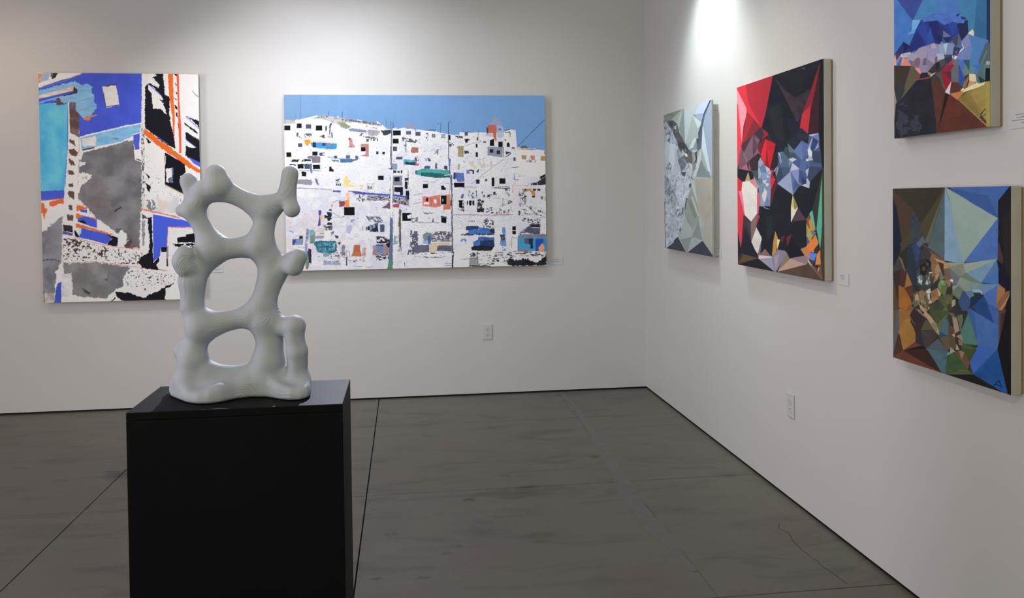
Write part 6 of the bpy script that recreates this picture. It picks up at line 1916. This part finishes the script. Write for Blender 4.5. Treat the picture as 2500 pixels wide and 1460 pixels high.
P((138, 126, 55), (1868, 325, 1990, 315, 1990, 1220, 1890, 1172), c2=(146, 134, 66), ms=10)
P((152, 123, 77), (1330, 672, 1402, 720, 1742, 1030, 1940, 1215, 1880, 1188))
g.line((40, 36, 24), (1862, 862, 1815, 912, 1775, 965), 13)
g.line((40, 36, 24), (1872, 962, 1765, 1026), 12)
g.line((40, 36, 24), (1822, 905, 1800, 960), 8)
g.grain(0.05, 3)
g.build(t5, (0, 0, 0), M_OIL)

# --- picture 6: dark faceted canvas with pale blue (right wall, lower right)
t6 = right_canvas('canvas_painting', 'dark faceted brown, gold and pale blue canvas, lower of the two at far right', -3.3114, -3.9073, 0.8858, 1.5193)
g = Picture(right_corners(-3.3114, -3.9073, 0.8858, 1.5193), 310, 520, LIGHT6, 6)
g.grow = 1.5
P = g.poly
g.frame(0, 0, 1)
P((46, 44, 40), (2160, 430, 2490, 430, 2490, 980, 2160, 980), c2=(40, 42, 44), ms=20)
g.frame(2160, 440, 0.19177)
P((47, 42, 32), (80, 90, 772, 80, 480, 565, 370, 402))
P((62, 47, 37), (80, 100, 372, 400, 335, 645, 215, 785, 150, 350))
P((20, 26, 40), (80, 190, 152, 350, 212, 782, 182, 932, 110, 1110, 80, 1110))
P((61, 57, 38), (765, 100, 505, 765, 450, 582))
P((83, 83, 63), (768, 105, 692, 352, 560, 805, 508, 785))
P((65, 81, 84), (768, 125, 770, 1010, 740, 1000, 552, 855, 640, 560), c2=(72, 88, 90), ms=20)
P((104, 131, 150), (766, 95, 835, 300, 882, 560, 995, 1058, 762, 1015), c2=(112, 138, 156), ms=18)
P((121, 140, 132), (775, 98, 1435, 478, 1000, 1058, 890, 602, 840, 292), c2=(126, 142, 132), ms=22)
P((56, 84, 136), (820, 85, 1640, 65, 1450, 262, 1442, 482, 1300, 400))
P((47, 75, 122), (815, 105, 1302, 200, 1436, 474, 1150, 310))
P((23, 24, 28), (1600, 70, 1680, 70, 1680, 1480, 1520, 1415, 1438, 1250, 1428, 1000, 1443, 270))
P((34, 30, 30), (1500, 500, 1600, 400, 1600, 1300, 1520, 1100), op=0.7)
P((60, 44, 42), (1448, 780, 1502, 1000, 1492, 1105, 1433, 1022))
P((20, 20, 34), (1428, 1010, 1522, 1110, 1615, 1400, 1530, 1415, 1438, 1262))
P((66, 96, 149), (1440, 482, 1430, 1005, 1008, 1045), c2=(62, 90, 144), ms=18)
P((45, 51, 55), (330, 460, 372, 400, 452, 560, 482, 702, 400, 825, 318, 802), c2=(54, 58, 60), ms=14)
P((70, 87, 101), (480, 718, 512, 790, 430, 865, 398, 822))
P((36, 44, 52), (300, 820, 400, 818, 462, 900, 442, 1480, 290, 1480, 190, 940))
P((38, 50, 80), (350, 830, 400, 820, 452, 900, 412, 1110), c2=(46, 60, 92), ms=8)
P((36, 38, 32), (188, 942, 300, 825, 272, 1140))
P((60, 54, 40), (205, 800, 335, 640, 318, 805, 215, 910))
g.frame(2175, 590, 0.13699)
P((56, 50, 54), (40, 480, 150, 260, 262, 530, 190, 500, 60, 560))
P((100, 84, 62), (150, 275, 205, 330, 262, 525, 235, 500))
P((72, 56, 50), (560, 20, 652, 90, 955, 335, 740, 245, 600, 112), c2=(64, 52, 48), ms=10)
P((52, 50, 52), (520, 300, 600, 112, 740, 245, 720, 330, 600, 300))
P((112, 77, 48), (698, 170, 955, 340, 940, 345, 760, 265))
P((132, 132, 106), (1015, 375, 1292, 382, 1302, 420, 1060, 445))
P((118, 120, 105), (1040, 448, 1302, 398, 1334, 562, 1222, 638), c2=(110, 112, 100), ms=12)
P((128, 140, 125), (1298, 392, 1784, 325, 1890, 312, 1340, 565))
P((104, 131, 150), (1338, 562, 1884, 315, 1622, 730), c2=(98, 124, 146), ms=16)
P((72, 98, 136), (1880, 325, 1905, 520, 1620, 715))
P((58, 98, 150), (1615, 722, 1905, 515, 1905, 760))
P((94, 109, 91), (1218, 635, 1342, 558, 1612, 745, 1420, 715))
P((95, 113, 116), (1425, 718, 1612, 748, 1650, 905, 1420, 905), c2=(108, 124, 124), ms=10)
P((92, 115, 150), (1610, 758, 1905, 765, 1660, 955))
P((118, 129, 121), (1185, 700, 1240, 640, 1424, 720, 1402, 895, 1330, 895, 1178, 755), c2=(112, 124, 114), ms=12)
P((90, 97, 99), (1035, 465, 1222, 635, 1180, 725, 1108, 785, 1048, 605))
P((98, 82, 66), (945, 490, 1035, 468, 1064, 645, 955, 645))
P((108, 82, 51), (735, 240, 835, 330, 792, 560, 740, 655, 700, 300), c2=(120, 92, 58), ms=10)
P((150, 126, 100), (776, 288, 922, 350, 925, 385, 838, 352))
P((142, 115, 90), (848, 378, 892, 485, 880, 545, 798, 562, 796, 480))
P((146, 121, 86), (928, 348, 1024, 402, 1022, 465, 945, 475))
P((64, 43, 30), (848, 368, 935, 400, 932, 495, 888, 492))
P((130, 90, 53), (788, 600, 862, 558, 832, 665, 755, 740))
P((152, 126, 100), (800, 600, 870, 550, 820, 660))
P((96, 100, 84), (860, 560, 940, 540, 940, 650, 880, 690))
P((60, 44, 32), (910, 530, 945, 525, 955, 610, 930, 600))
P((50, 54, 52), (470, 540, 530, 420, 640, 640, 722, 565, 730, 765, 602, 895, 478, 805), c2=(60, 66, 62), ms=8)
P((27, 25, 24), (525, 425, 602, 388, 645, 450, 602, 605, 528, 565))
P((66, 62, 54), (560, 465, 605, 450, 610, 500, 575, 520))
P((23, 25, 29), (618, 308, 705, 360, 712, 440, 650, 425, 640, 350))
P((70, 66, 56), (640, 370, 670, 390, 665, 430, 640, 410))
g.facets([(110, 120, 120), (70, 80, 84), (48, 52, 54), (160, 166, 160), (90, 98, 95)], (470, 580, 560, 600, 560, 780, 480, 720), 3.5, 6)
g.facets([(110, 112, 104), (70, 74, 70), (48, 46, 42), (150, 150, 140), (92, 92, 82)], (640, 600, 700, 550, 700, 740, 640, 770), 3.2, 6)
P((168, 172, 166), (498, 650, 532, 700, 498, 735))
P((162, 167, 152), (642, 688, 664, 762, 622, 748))
P((166, 170, 162), (680, 545, 742, 548, 700, 565))
P((48, 52, 48), (430, 770, 540, 790, 480, 910, 430, 880), rough=0.8, c2=(30, 32, 34), ms=5)
P((84, 88, 70), (360, 1000, 420, 920, 500, 1100, 420, 1160), c2=(66, 70, 54), ms=8)
P((137, 87, 42), (145, 785, 242, 832, 385, 1100, 342, 1135, 262, 1225, 148, 1155), c2=(126, 80, 38), ms=16)
P((130, 92, 50), (248, 825, 292, 555, 374, 765))
P((62, 40, 32), (138, 705, 200, 498, 284, 560, 242, 805))
P((44, 34, 36), (40, 560, 192, 488, 132, 765, 60, 700))
P((70, 58, 40), (35, 700, 110, 760, 150, 1460, 35, 1460))
P((46, 38, 32), (60, 700, 135, 770, 135, 1040, 110, 1000))
P((76, 47, 27), (248, 832, 382, 778, 404, 1005, 330, 965))
P((52, 46, 34), (330, 965, 404, 1005, 380, 1100))
P((139, 97, 50), (155, 1190, 252, 1240, 342, 1310, 345, 1480, 148, 1480))
P((110, 74, 38), (262, 1225, 342, 1135, 400, 1180, 345, 1300))
P((194, 154, 94), (236, 1245, 296, 1178, 282, 1195))
P((126, 93, 62), (718, 900, 832, 828, 882, 922, 862, 1002, 728, 1085), c2=(118, 86, 56), ms=8)
P((137, 99, 63), (738, 1002, 864, 1000, 728, 1098))
P((160, 140, 108), (830, 830, 885, 925, 865, 1000, 850, 940))
P((168, 168, 158), (616, 892, 694, 838, 704, 902, 648, 925))
P((163, 163, 153), (626, 980, 692, 918, 694, 1035))
P((158, 153, 132), (690, 1018, 724, 1082, 688, 1170))
g.facets([(120, 100, 70), (96, 88, 62), (150, 128, 98), (80, 72, 52), (110, 108, 88), (64, 58, 44)], (440, 900, 620, 880, 690, 1060, 690, 1200, 600, 1280, 500, 1120, 430, 1040), 4, 7)
P((152, 130, 100), (438, 960, 484, 938, 494, 1042, 438, 1022))
P((118, 96, 62), (500, 900, 560, 870, 610, 930, 530, 1040))
P((150, 124, 86), (515, 1120, 604, 1200, 604, 1265, 538, 1200))
P((64, 58, 48), (440, 1180, 540, 1240, 600, 1360, 560, 1400, 450, 1240))
P((110, 100, 84), (470, 1210, 520, 1220, 590, 1330, 560, 1380))
P((46, 30, 26), (345, 1300, 420, 1210, 560, 1400, 560, 1480, 380, 1480))
P((92, 121, 78), (868, 722, 905, 690, 965, 705, 975, 782, 890, 905, 848, 782))
P((120, 140, 104), (890, 700, 940, 700, 920, 760))
P((82, 98, 62), (898, 782, 1005, 790, 964, 955, 888, 905))
P((72, 74, 50), (860, 980, 1092, 925, 1095, 1105, 1000, 1155, 960, 1180, 860, 1060), c2=(82, 84, 56), ms=9)
P((51, 57, 39), (695, 1112, 862, 1058, 964, 1182, 862, 1430, 700, 1300), c2=(58, 64, 46), ms=10)
P((60, 56, 36), (1010, 1130, 1095, 1105, 1090, 1200, 1010, 1240))
P((78, 93, 62), (955, 1180, 1014, 1200, 830, 1480, 785, 1450))
P((57, 41, 29), (1035, 820, 1094, 775, 1084, 935, 1028, 922))
P((127, 99, 73), (975, 692, 1064, 668, 1064, 765, 1030, 805))
P((200, 195, 185), (1058, 658, 1104, 688, 1090, 722, 1066, 690))
P((100, 80, 58), (955, 645, 1064, 645, 1064, 668, 975, 692))
P((86, 97, 84), (1105, 835, 1192, 778, 1284, 870, 1222, 1055, 1108, 945), c2=(96, 106, 92), ms=10)
P((110, 130, 128), (1100, 800, 1170, 770, 1190, 790, 1110, 860))
P((36, 38, 30), (1110, 950, 1222, 1060, 1280, 1230, 1210, 1180, 1140, 1040))
P((130, 128, 110), (1090, 1060, 1145, 1030, 1140, 1120, 1090, 1160))
P((50, 70, 103), (1278, 888, 1424, 1010, 1372, 1225, 1270, 1220, 1208, 1085))
P((84, 105, 131), (1328, 898, 1434, 878, 1474, 960, 1410, 1015))
P((26, 42, 62), (1418, 1000, 1602, 918, 1655, 960, 1452, 1148))
P((29, 65, 108), (1455, 1162, 1662, 965, 1724, 1100, 1820, 1430), c2=(26, 56, 98), ms=12)
P((68, 98, 151), (1655, 950, 1905, 775, 1890, 1205, 1740, 1105), c2=(62, 92, 146), ms=12)
P((52, 82, 131), (1718, 1100, 1890, 1190, 1905, 1480, 1800, 1420))
P((66, 98, 146), (1415, 1195, 1830, 1480, 1490, 1480), c2=(60, 92, 140), ms=14)
P((48, 76, 122), (1370, 1225, 1430, 1190, 1500, 1480, 1400, 1480))
P((128, 148, 168), (1436, 862, 1562, 855, 1634, 902, 1500, 892))
P((150, 166, 184), (1600, 890, 1640, 940, 1610, 925))
P((137, 97, 66), (1905, 758, 2024, 850, 2014, 955, 1880, 1105))
P((119, 80, 55), (1882, 1105, 2044, 898, 2115, 888, 1920, 1240))
P((143, 112, 82), (1912, 1245, 2115, 920, 2064, 1082, 1915, 1340))
P((76, 50, 36), (1905, 1345, 2064, 1085, 2000, 1480, 1900, 1480))
P((18, 16, 20), (2060, 1085, 2160, 870, 2180, 1480, 1990, 1480))
g.frame(2175, 760, 0.14382)
P((71, 77, 81), (84, -10, 144, -10, 142, 352, 62, 665, 30, 665, 40, 380))
P((84, 69, 49), (30, -10, 92, -10, 55, 400, 30, 420))
P((124, 85, 44), (144, -10, 332, -10, 335, 100, 150, 340))
P((137, 100, 49), (228, 160, 302, 125, 424, 380, 412, 505, 204, 658, 142, 342), c2=(128, 92, 44), ms=18)
P((61, 41, 32), (122, 392, 150, 400, 204, 658, 35, 785, 58, 665))
P((81, 47, 32), (35, 775, 212, 668, 900, 1060, 890, 1062), c2=(88, 50, 34), ms=14)
P((47, 31, 28), (228, 655, 562, 588, 615, 640, 885, 1055, 262, 692))
P((95, 48, 37), (212, 660, 424, 515, 524, 572, 240, 650))
P((28, 20, 18), (240, 650, 540, 585, 610, 640, 420, 640))
P((46, 36, 34), (330, 60, 380, 0, 444, -5, 565, 110, 524, 305, 430, 405, 378, 205))
P((92, 80, 70), (330, 120, 345, 118, 430, 250, 420, 240))
P((40, 41, 44), (425, 400, 524, 318, 556, 585, 425, 522))
P((60, 52, 52), (518, 320, 722, 308, 795, 400, 640, 605, 585, 615, 545, 480), c2=(54, 46, 48), ms=10)
P((54, 40, 34), (640, 600, 795, 400, 825, 450, 660, 620))
P((72, 68, 50), (515, 312, 592, 158, 655, 150, 724, 302))
P((152, 130, 94), (556, 60, 600, 10, 684, 100, 834, 312, 816, 405, 738, 312, 640, 150))
P((120, 104, 74), (690, 210, 750, 190, 790, 330, 740, 310))
P((68, 77, 81), (600, 640, 802, 468, 955, 655, 962, 705, 640, 665))
P((66, 93, 101), (626, 648, 964, 692, 932, 1065, 880, 1060), c2=(60, 84, 94), ms=14)
P((107, 122, 120), (958, 702, 1005, 705, 932, 1065))
P((61, 71, 47), (655, -10, 975, -10, 985, 205, 800, 225), c2=(54, 62, 40), ms=12)
P((76, 90, 64), (780, 230, 975, 20, 930, 120, 825, 330))
P((62, 92, 96), (825, 332, 932, 118, 985, 222, 985, 425))
P((36, 68, 85), (826, 342, 985, 425, 826, 438))
P((84, 74, 54), (836, 450, 985, 428, 1085, 428, 1104, 625, 1000, 625, 960, 650))
P((78, 60, 46), (978, 225, 1064, 280, 1088, 382, 978, 425))
P((76, 66, 50), (985, 425, 1085, 428, 1100, 620, 1010, 615))
P((132, 120, 98), (1035, 60, 1115, 118, 1164, 335, 1088, 375))
P((90, 80, 64), (975, 20, 1060, 40, 1100, 110, 1040, 80))
P((60, 42, 28), (1078, 390, 1164, 338, 1155, 462, 1100, 485))
P((152, 137, 117), (1046, 402, 1082, 378, 1082, 435))
P((122, 122, 101), (1118, 420, 1194, 395, 1236, 525))
P((120, 96, 74), (1150, 480, 1210, 520, 1215, 580, 1160, 560))
P((134, 134, 121), (1018, 618, 1105, 690, 1005, 715))
P((46, 70, 40), (958, 762, 1084, 688, 1330, 995, 1100, 985, 938, 1068), c2=(54, 78, 46), ms=14)
P((70, 78, 52), (935, 1075, 1182, 988, 1312, 988, 1400, 1078))
P((98, 70, 51), (1085, 688, 1242, 660, 1345, 862, 1312, 985), c2=(88, 64, 46), ms=10)
P((120, 104, 84), (1160, 670, 1240, 700, 1200, 800))
P((60, 44, 34), (1310, 985, 1345, 860, 1400, 1078))
P((152, 137, 103), (1116, 558, 1154, 642, 1108, 642))
P((66, 98, 90), (1300, 28, 1405, 130, 1485, 562, 1240, 545, 1188, 332), c2=(72, 106, 96), ms=16)
P((36, 42, 36), (1240, 20, 1310, 20, 1205, 290, 1200, 150))
P((84, 90, 70), (1130, 80, 1210, 60, 1215, 150, 1180, 330))
P((58, 80, 50), (1236, 548, 1485, 575, 1440, 645, 1196, 625))
P((36, 50, 30), (1290, 560, 1480, 580, 1430, 615))
P((58, 66, 36), (1196, 620, 1414, 658, 1345, 865))
P((50, 79, 127), (1306, 18, 1424, 18, 1505, 605, 1430, 405))
P((62, 92, 143), (1418, 15, 1830, 220, 1825, 625, 1488, 602), c2=(56, 86, 140), ms=18)
P((30, 62, 106), (1420, -10, 1680, -10, 1760, 210))
P((56, 84, 140), (1680, -10, 1830, -10, 1830, 225, 1750, 190))
P((56, 86, 147), (1475, 602, 1825, 628, 1400, 1070, 1345, 862), c2=(50, 84, 150), ms=16)
P((30, 72, 124), (1812, 642, 2005, 1420, 1970, 1410, 1395, 1075), c2=(26, 64, 116), ms=18)
P((26, 26, 18), (925, 1072, 1405, 1075, 1960, 1412, 1940, 1420))
P((18, 17, 20), (1935, -10, 2060, -10, 2040, 1440, 1985, 1420, 1815, 640))
P((76, 56, 45), (1825, -10, 1945, -10, 1828, 545))
P((54, 40, 34), (1870, 60, 1935, 20, 1850, 400))
g.line((14, 30, 64), (1740, 1262, 1830, 1175, 1862, 1240), 15)
g.line((14, 30, 64), (1790, 1240, 1885, 1280), 14)
g.grain(0.05, 3)
g.build(t6, (0, 0, 0), M_OIL)



# ------------------------------------------------------------------ wall cards and sockets
k = NT('white_card', 0.6, 0.3)
k.color(k.ramp(k.noise(k.coord(), 30.0), [(0.3, (0.585, 0.585, 0.60)), (0.7, (0.605, 0.605, 0.62))]))
M_CARD = k.m
k = NT('printed_ink', 0.8, 0.2)
k.color(k.ramp(k.noise(k.coord(), 900.0), [(0.3, (0.05, 0.045, 0.04)), (0.7, (0.16, 0.15, 0.14))]))
M_INK = k.m
k = NT('white_socket_plastic', 0.35, 0.5)
k.color(k.ramp(k.noise(k.coord(), 30.0), [(0.3, (0.555, 0.555, 0.55)), (0.7, (0.585, 0.585, 0.58))]))
M_PLAST = k.m
k = NT('dark_slot', 0.8, 0.2)
k.color(k.ramp(k.noise(k.coord(), 60.0), [(0.3, (0.015, 0.015, 0.015)), (0.7, (0.03, 0.03, 0.03))]))
M_SLOT = k.m
k = NT('brass_screw', 0.35, 0.5)
k.color(k.ramp(k.noise(k.coord(), 60.0), [(0.3, (0.46, 0.46, 0.45)), (0.7, (0.52, 0.52, 0.51))]))
M_SCREW = k.m


def wall_card(label, wall, a, z, w, h, lines, seed, group=None):
    """a small printed card; a: centre along the wall, lines: half widths (share of the card) of the centred text rows"""
    t = thing('wall_card', label, 'wall label', (a, 0, z) if wall == 'back' else (0, a, z), group)
    th = 0.0022
    rs = np.random.RandomState(seed)
    bmc, bmt = bmesh.new(), bmesh.new()

    def put(bm, u0, u1, z0, z1, d0, d1):
        if wall == 'back':
            add_box(bm, (u0, -d1, z0), (u1, -d0, z1))
        else:
            add_box(bm, (-d1, -u1, z0), (-d0, -u0, z1))
    put(bmc, -w / 2, w / 2, -h / 2, h / 2, 0.0008, th)
    o = bm_obj('card', bmc, M_CARD, t)
    for hw, zz, hh in lines:
        u = -hw * w
        end = hw * w
        while u < end:
            wd = min(rs.uniform(0.0022, 0.0052), end - u + 0.001)
            bits = max(2, int(wd / 0.0011))
            for b in range(bits):
                z0 = zz * h + (rs.uniform(-0.0002, 0.0002))
                put(bmt, u + b * wd / bits, u + b * wd / bits + wd / bits * 0.62, z0, z0 + hh * rs.uniform(0.75, 1.2), th, th + 0.0001)
            u += wd + 0.0010
    x = bm_obj('printed_text', bmt, M_INK, t)
    x['kind'] = 'stuff'
    return t


ROWS = [(0.19, 0.22, 0.0030), (0.16, 0.12, 0.0022), (0.13, 0.03, 0.0020), (0.11, -0.06, 0.0020), (0.04, -0.16, 0.0024)]
ROWW = [(0.26, 0.17, 0.0030), (0.22, 0.03, 0.0024), (0.40, -0.11, 0.0026), (0.06, -0.26, 0.0028)]
wall_card('small white text card seen through the middle hole of the sculpture', 'back', -3.235, 1.012, 0.100, 0.056, ROWW, 1)
wall_card('small white text card on the back wall right of the hillside town canvas', 'back', -0.707, 1.014, 0.100, 0.060, ROWW, 2)
wall_card('small white text card on the right wall beside the grey bird panel', 'right', -1.4935 - 0.001, 1.157, 0.095, 0.056, ROWS, 3)
wall_card('small white text card on the right wall just right of the red canvas', 'right', -2.884, 1.139, 0.092, 0.056, ROWS, 4)
wall_card('small text card right of the blue and rust canvas, upper right', 'right', -3.902, 1.725, 0.110, 0.060, ROWW, 5)


def outlet(label, wall, a, z, group=None):
    t = thing('wall_socket', label, 'socket', (a, 0, z) if wall == 'back' else (0, a, z), group)

    def put(bm, u0, u1, z0, z1, d0, d1, bev=0.0):
        if wall == 'back':
            add_box(bm, (u0, -d1, z0), (u1, -d0, z1), bev)
        else:
            add_box(bm, (-d1, -u1, z0), (-d0, -u0, z1), bev)
    bm = bmesh.new()
    put(bm, -0.036, 0.036, -0.058, 0.058, 0.0005, 0.0065, 0.0022)
    bm_obj('cover_plate', bm, M_PLAST, t)
    for s in (-1, 1):
        zc = 0.0205 * s
        bm = bmesh.new()
        n = 20
        ring = []
        for i in range(n):
            an = 2 * math.pi * i / n
            ring.append((0.0168 * math.cos(an), max(-0.0132, min(0.0132, 0.0168 * math.sin(an)))))
        for d0, d1 in ((0.0064, 0.0082),):
            A = []
            B = []
            for (u, v) in ring:
                if wall == 'back':
                    A.append(bm.verts.new((u, -d0, zc + v)))
                    B.append(bm.verts.new((u * 0.96, -d1, zc + v * 0.96)))
                else:
                    A.append(bm.verts.new((-d0, -u, zc + v)))
                    B.append(bm.verts.new((-d1, -u * 0.96, zc + v * 0.96)))
            bm.faces.new(B)
            for i in range(n):
                j = (i + 1) % n
                bm.faces.new((A[i], A[j], B[j], B[i]))
        rc = bm_obj('receptacle', bm, M_PLAST, t)
        for (u, wv, z0, z1) in ((-0.0064, 0.0013, 0.0005, 0.0088), (0.0064, 0.0013, 0.0015, 0.0080)):
            b2 = bmesh.new()
            put(b2, u - wv, u + wv, zc + z0, zc + z1, 0.0081, 0.00835)
            bm_obj('slot', b2, M_SLOT, rc)
        b2 = bmesh.new()
        put(b2, -0.0022, 0.0022, zc - 0.0085, zc - 0.0042, 0.0081, 0.00835, 0.0)
        bm_obj('ground_hole', b2, M_SLOT, rc)
    bm = bmesh.new()
    M = Matrix.Rotation(math.pi / 2, 4, 'X') if wall == 'back' else Matrix.Rotation(math.pi / 2, 4, 'Y')
    T = Matrix.Translation((0, -0.0068, 0)) if wall == 'back' else Matrix.Translation((-0.0068, 0, 0))
    bmesh.ops.create_cone(bm, cap_ends=True, segments=12, radius1=0.0032, radius2=0.0026, depth=0.0014, matrix=T @ M)
    bm_obj('screw', bm, M_SCREW, t)
    return t


outlet('white double wall socket low on the back wall under the hillside town canvas', 'back', -1.247, 0.483)
outlet('white double wall socket low on the right wall beneath the red canvas', 'right', -2.4067, 0.474)
